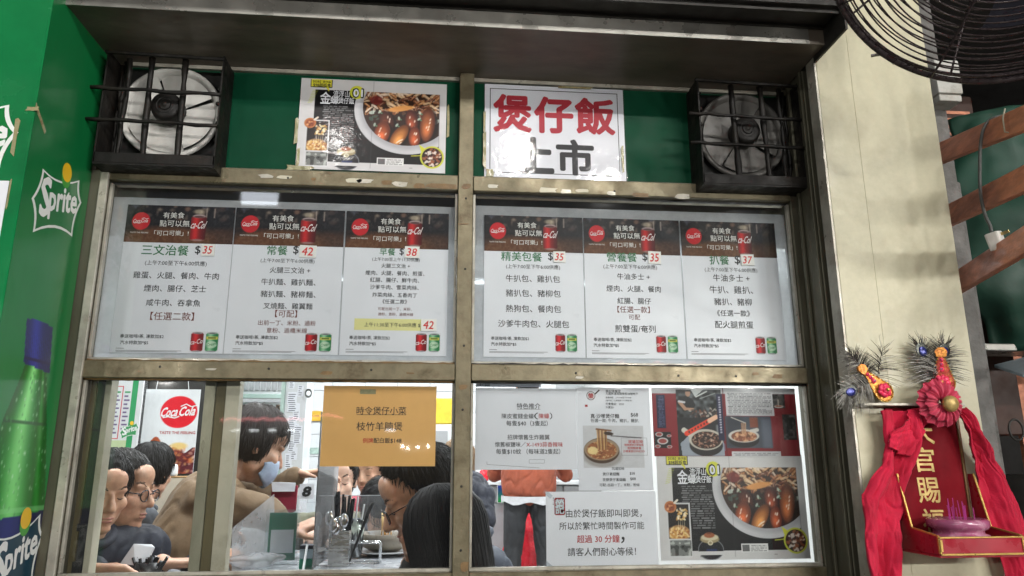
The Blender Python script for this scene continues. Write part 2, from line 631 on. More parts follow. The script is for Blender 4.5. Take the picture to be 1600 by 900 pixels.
def place_pic(name, me, mat, parent, x0, z0, x1, z1, y, rotz=0.):
    """a unit picture mesh set on the plane y (facing -y), sharing mesh data"""
    if not me.materials: me.materials.append(mat)
    o = bpy.data.objects.new(name, me)
    sc.collection.objects.link(o)
    o.parent = parent
    p = org(parent) if parent is not None else Vector()
    o.location = Vector((x0, y, z0)) - p
    o.scale = (x1 - x0, 1, z1 - z0)
    o.rotation_euler = (0, 0, rotz)
    return o


def zr(ox, oy, s, y):
    """photo crop coordinates -> (x, z) on the wall plane y"""
    def f(a, b):
        p = at(ox + a / s, oy + b / s, 1, y)
        return p.x, p.z
    return f


# ------------------------------------------------------------------ setting
FLOOR = .40
ZS = 2.525          # soffit height
XL, XR = -.915, .987  # recess sides
M['asphalt'] = pm('wet_pavement', (.16, .155, .145), .45, 0, .3, 6, .3, 50)
M['floor'] = pm('floor_tiles', (.28, .26, .24), .35, 0, .2, 6, .1, 40)
M['ceil'] = pm('ceiling_paint', (.6, .6, .58), .7, 0, .08, 4, .08, 40)
M['plaster'] = pm('plaster', (.62, .63, .62), .6, 0, .08, 3, .1, 40)
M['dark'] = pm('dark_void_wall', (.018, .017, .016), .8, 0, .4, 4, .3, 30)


def struct(name, b, mat, bev=0):
    return tag(b.build(name, mat, None, bev=bev), kind='structure')


struct('pavement', MB().box(-40, 40, -60, 40, -.12, 0), M['asphalt'])
struct('floor', MB().box(-2.3, 1.4, .08, 5.4, .02, FLOOR), M['floor'])
struct('ceiling', MB().box(-2.3, 1.4, .08, 5.4, 2.92, 3.02), M['ceil'])
struct('soffit', MB().box(-.93, .983, -.262, .03, ZS, 2.572), M['soffit'])
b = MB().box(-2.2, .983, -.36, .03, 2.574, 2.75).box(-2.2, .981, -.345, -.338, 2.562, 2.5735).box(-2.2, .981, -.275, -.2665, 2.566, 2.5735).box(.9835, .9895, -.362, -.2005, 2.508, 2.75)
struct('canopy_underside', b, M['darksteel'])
b = MB().box(-.93, .94, -.2655, -.2625, ZS - .002, 2.574)
struct('fascia', b, M['fascia'])
b = MB().box(-2.3, -.95, -.02, .06, 0, 3.0).box(-.95, 1.0, -.02, .06, 0, 1.135).box(-.95, 1.06, .032, .06, 2.54, 3.0).box(1.07, 1.3, -.02, .06, 0, 3.0)
struct('wall_front', b, M['soffit'])
struct('added_bulkhead', MB().box(-2.28, 1.33, .30, .36, 2.155, 2.9), M['soffit'])  # added beam, keeps the strip above the menus dark and stops light

# ------------------------------------------------------------------ shop window
M['frame2'] = pm('greenish_sash_metal', (.30, .29, .21), .4, .3, .2, 8, .15, 70, dirt=(.14, .12, .07), dirt_amt=.5, dscale=6, stretch=(1, 1, .4))
MX0, MX1 = .0325, .0725
WL, WR = -.872, .968
T1a, T1b = 2.174, 2.217
T2a, T2b = 1.661, 1.7035
ZB = 1.207
win = thing('shop_window', (0, 0, 1.14), 'wide grimy metal-framed restaurant window with sliding lower panes and poster-covered upper panes', 'window')
MB().box(MX0, MX1, -.036, .03, 1.14, ZS - .001).build('mullion', M['frame'], win, bev=.0015)
MB().box(-.93, WL, -.030, .03, 1.14, 2.2).build('stile', M['post'], win, bev=.002)
MB().box(-.889, WL + .004, -.040, -.0305, 1.14, 2.2).build('stile_edge', M['bead'], win, bev=.002)
MB().box(WR, 1.06, -.028, .03, 1.14, ZS - .001).build('stile', M['post'], win, bev=.002)
for (x0, x1) in ((WL + .0005, MX0 - .0005), (MX1 + .0005, WR - .0005)):
    MB().box(x0, x1, -.033, .028, T1a, T1b).build('transom', M['frame'], win, bev=.002)
    MB().box(x0, x1, -.033, .028, T2a, T2b).build('transom', M['frame'], win, bev=.002)
    MB().box(x0, x1, -.036, .028, 1.14, ZB - .004).build('sill_rail', M['frame'], win, bev=.002)
    MB().box(x0, x1, -.012, .02, ZS - .012, ZS - .001).build('head_rail', M['bead'], win, bev=.001)
    # glazing beads round each opening
    for (z0, z1, t) in ((T2b, T1a, .009), (ZB - .004, T2a, .008)):
        MB().box(x0, x1, -.018, -.004, z0, z0 + t).build('glazing_bead', M['bead'], win, bev=.001)
        MB().box(x0, x1, -.012, -.004, z1 - t * .5, z1).build('glazing_bead', M['seal'], win)
        MB().box(x0, x0 + t * .8, -.018, -.004, z0 + t + .0005, z1 - t * .5 - .0005).build('glazing_bead', M['bead'], win, bev=.001)
        MB().box(x1 - t * .8, x1, -.018, -.004, z0 + t + .0005, z1 - t * .5 - .0005).build('glazing_bead', M['bead'], win, bev=.001)
    MB().box(x0, x1, -.016, .0, T1b, T1b + .007).build('glazing_bead', M['bead'], win, bev=.001)
    MB().box(x0 + .001, x1 - .001, -.002, .002, T2b + .0005, T1a - .0005).build('pane', M['glass'], win)
    MB().box(x0 + .001, x1 - .001, -.002, .002, ZB - .0035, T2a - .0005).build('pane', M['glass'], win)
# green boards in the top row
for (x0, x1) in ((-.9, MX0 - .0005), (MX1 + .0005, WR - .0005)):
    MB().box(x0, x1, -.001, .012, T1b + .001, ZS - .0125).build('green_board', M['green'], win)
# sliding sashes behind the lower left pane
for x0, x1, k, y0, y1 in ((-.8845, -.862, 'sash_brown', .035, .065), (-.8615, -.842, 'seal', .040, .06), (-.8415, -.827, 'cream', .035, .075),
                          (-.601, -.5745, 'frame2', .040, .07), (-.574, -.5485, 'sash_brown', .044, .066), (-.548, -.514, 'cream', .038, .075)):
    lean = 0.0
    MB().box(x0, x1, y0, y1, ZB - .02, T2a + .015).build('sash_stile', M[k], win, bev=.001)
MB().box(-.866, -.846, .0345, .039, 1.30, 1.318).build('sash_latch', M['darksteel'], win, bev=.001)
MB().box(-.866, -.846, .0345, .039, 1.205, 1.232).build('sash_latch', M['darksteel'], win, bev=.001)
# clouded plastic sheets behind the menus
for x0, x1, z1 in ((-.872, .026, 2.143), (.079, .968, 2.15)):
    MB().box(x0, x1, .016, .018, T2b + .004, z1).build('plastic_sheet', M['frost'], win)
# scraps of tape and glue on the rails
def scrap(cx, cz, w, h, y, k, seed):
    r = random.Random(seed)
    n = 9
    pts = []
    for i in range(n):
        a = 2 * math.pi * i / n
        q = .75 + .5 * r.random()
        pts.append((cx + w / 2 * max(-1, min(1, 1.25 * math.cos(a))) * q, cz + h / 2 * max(-1, min(1, 1.25 * math.sin(a))) * min(q, 1)))
    MB().prism(pts, 1, y, y - .0006).build('tape_scrap', M[k], win)
for i, (px, py, wd, hh, k) in enumerate(((552, 282, 24, 8, 'cream'), (570, 283, 26, 7, 'bead'), (604, 285, 14, 9, 'tape_brown'), (625, 288, 25, 9, 'bead'), (655, 290, 20, 9, 'tape_brown'),
                                      (690, 291, 44, 9, 'tape_brown'), (728, 291, 14, 9, 'tape_brown'), (490, 280, 8, 5, 'tape_brown'), (855, 297, 30, 9, 'cream'), (884, 299, 18, 8, 'bead'),
                                      (910, 298, 20, 6, 'cream'), (955, 302, 14, 7, 'bead'), (1065, 307, 26, 10, 'bead'), (1000, 305, 30, 8, 'tape_brown'), (770, 291, 18, 6, 'bead'), (415, 275, 20, 7, 'bead'), (445, 277, 24, 6, 'cream'),
                                      (724, 605, 12, 8, 'tape_brown'), (726, 885, 12, 14, 'tape_brown'), (510, 583, 16, 6, 'tape_brown'), (1180, 584, 10, 5, 'tape_brown'), (1215, 588, 16, 7, 'tape_brown'), (640, 583, 12, 3, 'tape_brown'),
                                      (723, 350, 16, 3, 'tape_brown'), (905, 590, 12, 4, 'bead'), (330, 577, 14, 3, 'bead'))):
    y = -.0365 if 700 < px < 745 else -.0335
    p = at(px, py, 1, y)
    scrap(p.x, p.z, wd / 605, hh / 605, y, k, i)

# screws and sealant
for i, (px, py) in enumerate(((728, 310), (727, 420), (725, 540), (723, 640), (721, 760), (720, 860), (250, 573), (420, 576), (580, 578), (900, 583), (1060, 587), (1150, 588), (300, 273), (450, 278), (960, 299))):
    y = -.0362 if 700 < px < 745 else -.0332
    p = at(px, py, 1, y)
    MB().lathe([(.0032, 0), (.0030, .0010), (.0018, .0014), (0, .0008)], 10, Matrix.Translation((p.x, y, p.z)) @ Matrix.Rotation(R(90), 4, 'X')).build('screw', M['darksteel'], win, smooth=True)
for x0, x1, z, k in ((WL + .002, MX0 - .002, T2b, 1), (MX1 + .002, WR - .002, T2b, 2), (WL + .002, MX0 - .002, T2a, 3), (MX1 + .002, WR - .002, T2a, 4), (WL + .3, MX0 - .002, T1b, 5), (MX1 + .002, .68, T1b, 6)):
    r = random.Random(k)
    pts = [(x0 + (x1 - x0) * i / 60, -.0195 + .0015 * r.random() if k < 5 else -.017, z + (.0015 if k in (1, 2, 5, 6) else -.0015) + .002 * (r.random() - .5)) for i in range(61)]
    MB().tube(pts, [.0022 + .0022 * r.random() for _ in pts], 6).build('sealant', M['tape_brown'] if k % 2 else M['darksteel'], win, smooth=True)

# ------------------------------------------------------------------ right jamb and pillar
jamb = thing('door_jamb', (1.02, -.1, 0), 'tall olive grey steel jamb channel between the window and the marble pillar', 'jamb')
MB().box(.987, 1.06, -.128, -.0285, 0, 2.9).build('channel', M['post'], jamb, bev=.002)
MB().box(.979, .9865, -.055, -.043, 0, 2.572).build('rib', M['post'], jamb, bev=.0015)
MB().box(.979, .9865, -.124, -.114, 0, 2.572).build('rib', M['post'], jamb, bev=.0015)
MB().box(1.03, 1.06, -.156, -.1285, 0, 2.9).build('gap_filler', M['seal'], jamb)
pil = thing('marble_pillar', (1.15, -.1, 0), 'cream marble-clad pillar with a red shrine mounted on its face', 'pillar')
MB().box(.99, 1.085, -.2, -.157, 0, 3.4).build('marble_slab', M['marble'], pil, bev=.0006)
MB().box(1.0853, 1.312, -.2, -.157, 0, 3.4).build('marble_slab', M['marble'], pil, bev=.0006)
MB().box(.984, .9895, -.199, -.157, 0, 3.4).build('corner_trim', M['bead'], pil)
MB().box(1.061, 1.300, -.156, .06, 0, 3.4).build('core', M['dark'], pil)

# ------------------------------------------------------------------ vent fans
def vent_fan(cx, label, side, dim):
    z0, z1 = 2.19, 2.506
    w = .148
    fanm = M['whitefan'] if side < 0 else M['shadedfan']
    x0, x1 = cx - w, cx + w
    t = thing('vent_fan', (cx, 0, z0), label, 'fan', 'square exhaust fans in the top corners of the window')
    g = M['grease']
    yf, yb = -.095, -.002
    MB().box(x0, x1, yf, yb, z0, z0 + .004).build('housing_plate', g, t)
    MB().box(x0, x1, yf, yf + .003, z0 + .0045, z0 + .032).build('front_lip', g, t, bev=.001)
    MB().box(x0, x0 + .004, yf, yb, z0 + .0045, z1).build('housing_plate', g, t)
    MB().box(x1 - .004, x1, yf, yb, z0 + .0045, z1).build('housing_plate', g, t)
    MB().box(x0 + .0045, x1 - .0045, yb - .004, yb, z0 + .0045, z1).build('back_plate', M['seal'], t)
    for z in (z0 + .118, z0 + .205):
        pts = [(x0 - .03 + (x1 - x0 + .03) * i / 12, yf - .006 + .003 * rnd.random(), z + .004 * rnd.random() - .006 * i / 12) for i in range(13)]
        MB().tube(pts, [.0040 + .0022 * rnd.random() for _ in pts], 6).build('guard_bar', g, t, smooth=True)
    MB().tube([(x0 - .005, yf, z1 - .004), (x1, yf, z1 - .01)], .005, 6).build('guard_bar', g, t)
    for x in (cx - .038, cx + .048):
        pts = [(x + .002 * rnd.random() - .006 * i / 9, -.075, z0 + .01 + (z1 - z0 - .015) * i / 9) for i in range(10)]
        MB().tube(pts, [.0062 + .0035 * rnd.random() for _ in pts], 6).build('support_strut', g, t, smooth=True)
    # grimy rods and fixings at the outer edge
    for k in range(3):
        x = x0 + .018 + .016 * k if side < 0 else x1 - .018 - .016 * k
        pts = [(x + .006 * (rnd.random() - .5), -.035 - .02 * k, z0 + .01 + (z1 - z0 - .02) * i / 8) for i in range(9)]
        MB().tube(pts, [.004 + .004 * rnd.random() for _ in pts], 6).build('rod', g, t, smooth=True)
    for k in range(6):
        z = z0 + .03 + .05 * k + .01 * rnd.random()
        x = x1 - .010 if side < 0 else x0 + .010
        MB().ell((x, yf + .012 + .02 * rnd.random(), z), (.006, .006, .006), nu=8, nv=6).build('bolt', g, t, smooth=True)
    zc = 2.372
    Mt = Matrix.Translation((cx, -.008, zc)) @ Matrix.Rotation(R(90), 4, 'X')
    # white bell mouth and broad overlapping blades
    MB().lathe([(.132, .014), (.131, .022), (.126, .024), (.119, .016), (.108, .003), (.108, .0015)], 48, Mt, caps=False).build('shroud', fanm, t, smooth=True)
    bl = thing_part('rotor', t, (cx, -.008, zc))
    for k in range(4):
        a0 = k * math.pi / 2 + (.4 if side < 0 else 1.0)
        def P(u, v):
            a = a0 + u * 1.54
            r = .03 + v * .082
            return Vector((cx + r * math.cos(a), -.010 - .004 - .014 * (1 - u) * (.4 + .6 * v), zc + r * math.sin(a)))
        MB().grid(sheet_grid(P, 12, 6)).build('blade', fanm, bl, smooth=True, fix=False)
    MB().lathe([(0, .062), (.032, .061), (.039, .056), (.041, .04), (.041, .018)], 28, Mt).build('motor_hub', g, t, smooth=True)
    MB().lathe([(0, .067), (.006, .0665), (.008, .0615), (.013, .064), (.016, .0615)], 20, Mt).build('hub_cap', g, t, smooth=True)
    MB().lathe([(.020, .0615), (.022, .0635), (.024, .0615)], 24, Mt, caps=False).build('hub_ring', g, t, smooth=True)
    return t


def thing_part(name, parent, loc):
    o = bpy.data.objects.new(name, None)
    o.empty_display_size = .02
    sc.collection.objects.link(o)
    o.parent = parent
    o.location = Vector(loc) - org(parent)
    return o


vent_fan(-.738, 'greasy black exhaust fan with white rotor beside the green lemon-logo box', -1, 1)
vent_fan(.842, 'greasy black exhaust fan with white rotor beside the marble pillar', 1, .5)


# ------------------------------------------------------------------ pictures printed on sheets
RED, BLK, GRN, BRN = rgb(205, 40, 45), rgb(22, 22, 26), rgb(30, 110, 62), rgb(110, 45, 30)
WHT = rgb(222, 224, 230)


def banner_pic():
    p = Pic(176, 62, 0, 0, 176, 62, rgb(24, 19, 19))
    p.a *= (1 - .45 * np.abs(p.X[..., None] / 176 - .45))
    rs = np.random.RandomState(3)
    for k in range(34):
        x, y = rs.rand() * 176, rs.rand() * 26
        c = [rgb(120, 105, 95), rgb(150, 110, 90), rgb(90, 95, 110), rgb(60, 50, 46), rgb(170, 150, 130)][rs.randint(5)]
        p.ell(x, y, 1.5 + 5 * rs.rand(), 2 + 3 * rs.rand(), c, soft=3, al=.6)
    p.rect(0, 24, 176, 30, rgb(30, 24, 22), .7, 2)
    p.rect(0, 33, 176, 62, rgb(40, 26, 19), .9, 2)
    p.ell(70, 62, 80, 26, rgb(118, 74, 42), soft=8, al=.75)
    p.ell(150, 52, 36, 14, rgb(92, 62, 44), soft=10, al=.6)
    p.rect(134, 0, 176, 36, rgb(24, 22, 26), .6, 8)
    for x in (128, 141): p.rect(x, 3, x + 2.5, 19, rgb(165, 150, 140), .7, 1)
    p.ell(116, 9, 8, 4, rgb(205, 190, 165), soft=3, al=.7)
    p.a += (p.noise(60, .08, 2) - .04)[..., None]
    p.ell(24, 27, 14.5, 14.5, rgb(196, 30, 38))
    # the can
    can = p.ellm(117.5, 19, 11.5, 4) + ((np.abs(p.X - 117.5) < 12.3) & (p.Y > 19) & (p.Y < 54)) + p.ellm(117.5, 54, 11.5, 4)
    sh = .62 + .5 * np.exp(-((p.X - 113) / 5.5) ** 2) - .2 * np.clip((p.X - 122) / 8, 0, 1)
    p.put(can, np.stack([sh * .70, sh * .13, sh * .13], -1))
    p.ell(117.5, 16.5, 10.5, 3, rgb(170, 150, 150)); p.ell(117.5, 17.5, 8.5, 2, rgb(90, 60, 60))
    p.ell(117.5, 56.3, 9.5, 1.6, rgb(150, 120, 115))
    return p.mesh('banner_picture')


def cans_pic():
    p = Pic(66, 52, 0, 0, 66, 52, WHT)
    for x, dk, mid in ((16, rgb(120, 14, 20), rgb(215, 40, 45)), (49, rgb(40, 120, 70), rgb(150, 205, 160))):
        can = p.ellm(x, 5.5, 12, 3.5) + ((np.abs(p.X - x) < 14) & (p.Y > 6.5) & (p.Y < 46)) + p.ellm(x, 47, 13, 4)
        sh = np.exp(-((p.X - x + 4) / 7) ** 2)[..., None]
        p.put(can, np.asarray(dk) * (1 - sh) + np.asarray(mid) * sh)
        p.ell(x, 4.6, 10.5, 2.6, rgb(175, 178, 180)); p.ell(x, 5, 8, 1.6, rgb(110, 112, 115))
        p.ell(x, 49.6, 10, 1.8, rgb(160, 160, 165))
    p.rect(36, 13, 62, 20, rgb(225, 205, 80), .9, 2); p.rect(40, 14.5, 58, 18, rgb(40, 80, 45), .7, 1)
    p.ell(49, 33, 12, 9, rgb(210, 228, 205), al=.75, soft=2)
    return p.mesh('cans_picture')


def spread_pic():
    """two-page magazine spread: clay pot rice with sausages; units as in the photo crop"""
    p = Pic(300, 208, 20, 55, 1145, 835, rgb(205, 204, 205))
    clip = (p.X < 1092) & (p.Y > 152) & (p.Y < 770)
    p.rect(130, 152, 1092, 770, rgb(12, 12, 14))
    B = (p.ellm(845, 300, 410, 385) * clip)
    p.put(B, rgb(196, 196, 200))
    p.put(p.ellm(850, 300, 372, 345, soft=30) * clip * .7, rgb(160, 160, 166))
    inn = p.ellm(845, 285, 345, 325) * clip
    p.put(inn, rgb(48, 30, 22))
    rs = np.random.RandomState(5)
    for k in range(120):     # shredded onion and ginger
        x = 520 + 570 * rs.rand(); y = 155 + 175 * rs.rand() ** 1.1
        a = rs.rand() * 3.14
        L = 26 + 50 * rs.rand()
        c = [rgb(205, 160, 110), rgb(230, 210, 190), rgb(150, 90, 55), rgb(190, 130, 80), rgb(110, 62, 42), rgb(222, 190, 150)][rs.randint(6)]
        dx, dy = math.cos(a) * L / 2, math.sin(a) * L / 3
        p.line(x - dx, y - dy, x + dx, y + dy + 6, 14 + 14 * rs.rand(), c, .8, clip=inn)
        p.line(x - dx, y - dy + 13, x + dx, y + dy + 20, 8, rgb(50, 28, 20), .6, clip=inn)
        p.line(x - dx * .6, y - dy * .6 - 3, x + dx * .5, y + dy * .5 + 2, 4, rgb(245, 230, 210), .5, clip=inn)
    p.ell(600, 225, 50, 40, rgb(120, 40, 38), soft=12, al=.8, clip=inn)
    p.ell(790, 290, 105, 24, rgb(215, 150, 85), -.18, soft=8, al=.95, clip=inn)
    for k in range(26):
        x = 560 + 520 * rs.rand(); y = 330 + 70 * rs.rand()
        p.ell(x, y, 14 + 16 * rs.rand(), 9 + 8 * rs.rand(), [rgb(40, 24, 20), rgb(60, 80, 70), rgb(190, 205, 195), rgb(90, 60, 45)][rs.randint(4)], rs.rand() * 3, soft=4, al=.85, clip=inn)
    def saus(x, y, rx, ry, a, c0, c1):
        p.ell(x + 12, y + 14, rx + 12, ry + 10, rgb(20, 10, 8), a, soft=16, al=.8, clip=inn)
        p.ell(x, y, rx, ry, c0, a, soft=10, clip=inn)
        p.ell(x - rx * .1, y + ry * .15, rx * .72, ry * .75, c1, a, soft=26, al=.9, clip=inn)
        p.ell(x - rx * .1, y + ry * .3, rx * .4, ry * .35, tuple(min(1, v * 1.45) for v in c1), a, soft=22, al=.8, clip=inn)
        for _ in range(5):
            p.ell(x + rx * (rs.rand() - .5), y + ry * (rs.rand() - .4), 5, 12, rgb(245, 230, 215), a + .3, soft=5, al=.8, clip=inn)
    saus(685, 400, 52, 88, -.3, rgb(58, 26, 18), rgb(90, 44, 28))
    saus(655, 505, 60, 98, .15, rgb(100, 46, 26), rgb(170, 84, 48))
    saus(880, 395, 50, 100, -.15, rgb(66, 28, 20), rgb(130, 62, 40))
    saus(785, 530, 52, 112, .55, rgb(112, 62, 30), rgb(190, 122, 64))
    saus(905, 530, 46, 90, .0, rgb(98, 42, 26), rgb(160, 78, 46))
    saus(1000, 420, 58, 145, .06, rgb(86, 42, 24), rgb(156, 88, 50))
    for x, y in ((765, 435), (780, 375), (940, 320), (595, 438), (935, 375), (630, 325)):
        p.ell(x, y, 17, 9, rgb(190, 210, 196), .5 + x, soft=6, al=.8, clip=inn)
        p.ell(x + 14, y + 10, 9, 6, rgb(80, 120, 96), .5, soft=4, clip=inn)
    # page fold
    p.rect(574, 60, 578, 815, rgb(90, 90, 94), .45, 4)
    # body text
    p.lines(190, 285, 430, 415, 8, rgb(170, 170, 172), .75, 2); p.lines(255, 415, 440, 610, 11, rgb(170, 170, 172), .75, 3)
    # clay pot on its stove
    p.ell(395, 760, 95, 75, rgb(15, 16, 22)); p.put((p.ellm(395, 760, 97, 78) - p.ellm(395, 760, 90, 71)), rgb(120, 122, 128))
    p.rect(360, 755, 440, 775, rgb(40, 60, 120), .7, 6)
    p.ell(390, 685, 72, 30, rgb(160, 145, 110), soft=6); p.ell(390, 670, 66, 24, rgb(205, 195, 165), soft=5); p.ell(388, 655, 40, 20, rgb(150, 85, 50), soft=5); p.ell(386, 640, 18, 8, rgb(110, 60, 38), soft=3)
    p.ell(393, 712, 20, 18, rgb(214, 206, 178), soft=4); p.ell(393, 712, 11, 10, rgb(150, 140, 110), soft=3)
    p.rect(290, 772, 495, 800, rgb(205, 204, 205))
    # photo strip at left
    p.rect(75, 415, 255, 815, rgb(208, 208, 210))
    p.rect(88, 425, 245, 680, rgb(28, 22, 20)); p.ell(165, 640, 85, 62, rgb(170, 130, 84), soft=8, clip=(p.X > 88) & (p.X < 245) & (p.Y < 680)); p.ell(165, 640, 72, 46, rgb(205, 150, 80), soft=8, clip=(p.X > 88) & (p.X < 245) & (p.Y < 680))
    for k in range(60):
        x, y = 98 + 140 * rs.rand(), 600 + 70 * rs.rand()
        p.ell(x, y, 8 + 8 * rs.rand(), 6, [rgb(225, 185, 110), rgb(150, 90, 50), rgb(240, 215, 160)][rs.randint(3)], rs.rand() * 3, soft=3, al=.8)
    for k in range(40):
        x, y = 150 + 80 * rs.rand(), 460 + 80 * rs.rand()
        p.ell(x, y, 11, 7, [rgb(235, 205, 140), rgb(200, 150, 80), rgb(245, 232, 200)][rs.randint(3)], rs.rand() * 3, soft=3, al=.85)
    for x in (165, 180, 196, 210): p.line(x, 530, x - 4, 620, 3, rgb(240, 225, 190), .7)
    p.rect(88, 680, 255, 690, rgb(208, 208, 210)); p.rect(92, 690, 250, 802, rgb(120, 122, 122)); 
    nz = p.noise(46, 1, 9)
    mm = ((p.X > 92) & (p.X < 250) & (p.Y > 690) & (p.Y < 802))
    p.put(mm * .85, (np.round(nz * 3) / 3)[..., None] * np.array((.7, .72, .7)))
    p.ell(108, 445, 45, 44, rgb(188, 120, 70), soft=4); p.ell(108, 445, 34, 33, rgb(160, 84, 50), soft=8); p.line(140, 415, 162, 395, 16, rgb(225, 215, 200))
    for k in range(18): p.ell(85 + 48 * rs.rand(), 425 + 44 * rs.rand(), 8, 6, [rgb(225, 160, 110), rgb(120, 60, 40)][rs.randint(2)], soft=3, al=.7)
    # title ornaments
    for k in range(9):
        p.line(80 + k * 4, 270 - k * 14, 112 + k * 5, 262 - k * 13, 4, rgb(190, 200, 70), .8)
    p.ell(450, 162, 56, 58, rgb(205, 208, 62))
    p.rect(92, 60, 258, 128, rgb(215, 208, 60)); p.poly([(200, 124), (232, 124), (238, 165)], rgb(215, 208, 60))
    for (a, b_, c_, d_) in ((92, 60, 97, 130), (253, 60, 258, 130), (95, 126, 205, 131), (230, 126, 256, 131)): p.rect(a, b_, c_, d_, rgb(30, 30, 28))
    # label box and inset
    p.rect(625, 720, 828, 782, rgb(225, 225, 225)); p.rect(632, 727, 686, 776, rgb(70, 70, 72), .8); p.lines(692, 730, 820, 778, 5, rgb(60, 60, 62), .6, 8)
    p.line(885, 696, 960, 690, 8, rgb(190, 190, 60))
    p.poly([(940, 595), (1005, 640), (960, 665)], rgb(205, 205, 62))
    p.ell(1042, 702, 92, 96, rgb(196, 198, 70)); p.ell(1042, 702, 78, 82, rgb(40, 24, 22))
    ci = p.ellm(1042, 702, 78, 82)
    for k in range(55):
        a = rs.rand() * 6.28; r = 70 * rs.rand() ** .5
        p.ell(1042 + r * math.cos(a), 702 + r * math.sin(a), 9 + 12 * rs.rand(), 6 + 5 * rs.rand(), [rgb(220, 200, 180), rgb(120, 60, 40), rgb(60, 30, 28), rgb(235, 225, 215), rgb(150, 90, 60)][rs.randint(5)], rs.rand() * 3, soft=3, al=.85, clip=ci)
    p.lines(300, 805, 350, 818, 1, rgb(90, 90, 90), .6, 4); p.lines(860, 795, 895, 806, 1, rgb(90, 90, 90), .6, 4)
    return p.mesh('spread_picture')


def redpage_pic():
    p = Pic(270, 126, 0, 40, 1580, 775, rgb(128, 26, 36))
    rs = np.random.RandomState(8)
    p.rect(0, 40, 1580, 105, rgb(198, 200, 204)); 
    p.rect(45, 120, 140, 480, rgb(24, 26, 58)); p.lines(58, 135, 128, 465, 22, rgb(130, 140, 180), .6, 6)
    p.rect(10, 520, 185, 690, rgb(22, 20, 22))
    for x, y, r in ((60, 545, 40), (95, 615, 58), (165, 560, 25), (40, 670, 30), (165, 675, 28)):
        p.ell(x, y, r, r * .6, rgb(205, 205, 208), soft=6); p.ell(x, y, r * .75, r * .42, rgb(150, 70, 66), soft=6)
    # kitchen photo
    p.rect(262, 62, 752, 770, rgb(34, 34, 38))
    nz = p.noise(40, 1, 3)
    p.put(((p.X > 262) & (p.X < 752) & (p.Y > 62) & (p.Y < 370)) * .75, np.clip(nz * 1.1 - .25, 0, 1)[..., None] * np.array((.62, .66, .68)))
    p.poly([(430, 62), (560, 62), (470, 140)], rgb(190, 196, 196)); p.line(600, 80, 480, 140, 14, rgb(205, 210, 210)); p.line(690, 100, 520, 160, 9, rgb(150, 155, 155))
    p.poly([(300, 150), (370, 128), (440, 160), (470, 230), (440, 280), (330, 300), (290, 220)], rgb(24, 24, 28))
    p.ell(392, 100, 28, 38, rgb(170, 130, 105)); p.rect(360, 60, 425, 85, rgb(26, 26, 30)); p.line(300, 200, 355, 270, 38, rgb(178, 138, 112)); p.line(350, 270, 440, 275, 28, rgb(178, 138, 112)); p.line(290, 190, 350, 200, 22, rgb(205, 205, 210))
    for k in range(70):
        x, y = 400 + 330 * rs.rand(), 270 + 95 * rs.rand()
        p.ell(x, y, 10 + 18 * rs.rand(), 5 + 7 * rs.rand(), [rgb(120, 70, 55), rgb(190, 180, 170), rgb(60, 50, 46), rgb(40, 40, 44)][rs.randint(4)], rs.rand() * 3, soft=4, al=.8)
    p.rect(262, 365, 720, 440, rgb(28, 27, 30), .85, 10)
    # big pot
    p.poly([(285, 640), (420, 520), (730, 560), (752, 640), (752, 770), (300, 770)], rgb(150, 158, 170)); p.rect(680, 440, 752, 600, rgb(150, 156, 162), .7, 20)
    p.line(330, 500, 410, 560, 56, rgb(205, 200, 190)); p.ell(560, 660, 180, 115, rgb(40, 38, 40)); p.ell(560, 600, 182, 112, rgb(196, 188, 176)); p.ell(565, 605, 160, 92, rgb(46, 30, 26))
    ci = p.ellm(565, 605, 158, 90)
    for k in range(120):
        a = rs.rand() * 6.28; r = rs.rand() ** .5
        x, y = 565 + 150 * r * math.cos(a), 605 + 84 * r * math.sin(a)
        p.line(x, y, x + 40 * (rs.rand() - .5), y + 26 * (rs.rand() - .5), 8 + 6 * rs.rand(), [rgb(170, 120, 100), rgb(110, 66, 52), rgb(60, 36, 30), rgb(205, 170, 150)][rs.randint(4)], .85, clip=ci)
    p.line(358, 535, 612, 398, 52, rgb(226, 66, 40)); p.line(612, 398, 685, 358, 50, rgb(238, 190, 160))
    p.lines(0, 0, 1, 1, 1, rgb(0, 0, 0), 0)
    for k in range(7):
        x = 385 + k * 33; y = 520 - k * 17.5
        p.rect(x - 9, y - 12, x + 9, y + 12, rgb(40, 20, 16), .75, 3)
    p.rect(700, 108, 765, 610, rgb(26, 28, 60))
    for k in range(15): p.rect(722, 135 + k * 27, 742, 153 + k * 27, rgb(205, 205, 220), .8, 2)
    p.rect(750, 645, 765, 720, rgb(120, 130, 160), .6)
    # right page
    p.rect(775, 45, 782, 775, rgb(70, 18, 24), .8)
    p.rect(800, 80, 1330, 345, rgb(206, 206, 210)); p.lines(822, 92, 1305, 330, 15, rgb(80, 80, 84), .75, 5)
    p.rect(785, 350, 1285, 690, rgb(70, 76, 88)); p.rect(785, 350, 960, 690, rgb(40, 42, 52), .6, 60); p.rect(1050, 360, 1140, 470, rgb(150, 75, 50), .8, 14); p.rect(1180, 380, 1285, 690, rgb(105, 112, 128), .8, 40)
    p.ell(975, 600, 165, 85, rgb(30, 28, 32)); p.ell(975, 560, 168, 70, rgb(205, 200, 194)); p.ell(978, 565, 140, 56, rgb(105, 66, 48)); p.line(1060, 510, 1125, 495, 40, rgb(205, 200, 194))
    ci = p.ellm(978, 565, 140, 56)
    for k in range(60):
        x, y = 850 + 260 * rs.rand(), 520 + 95 * rs.rand()
        p.ell(x, y, 26, 12, [rgb(200, 140, 100), rgb(140, 80, 60), rgb(225, 180, 140)][rs.randint(3)], rs.rand() * 3, soft=4, al=.8, clip=ci)
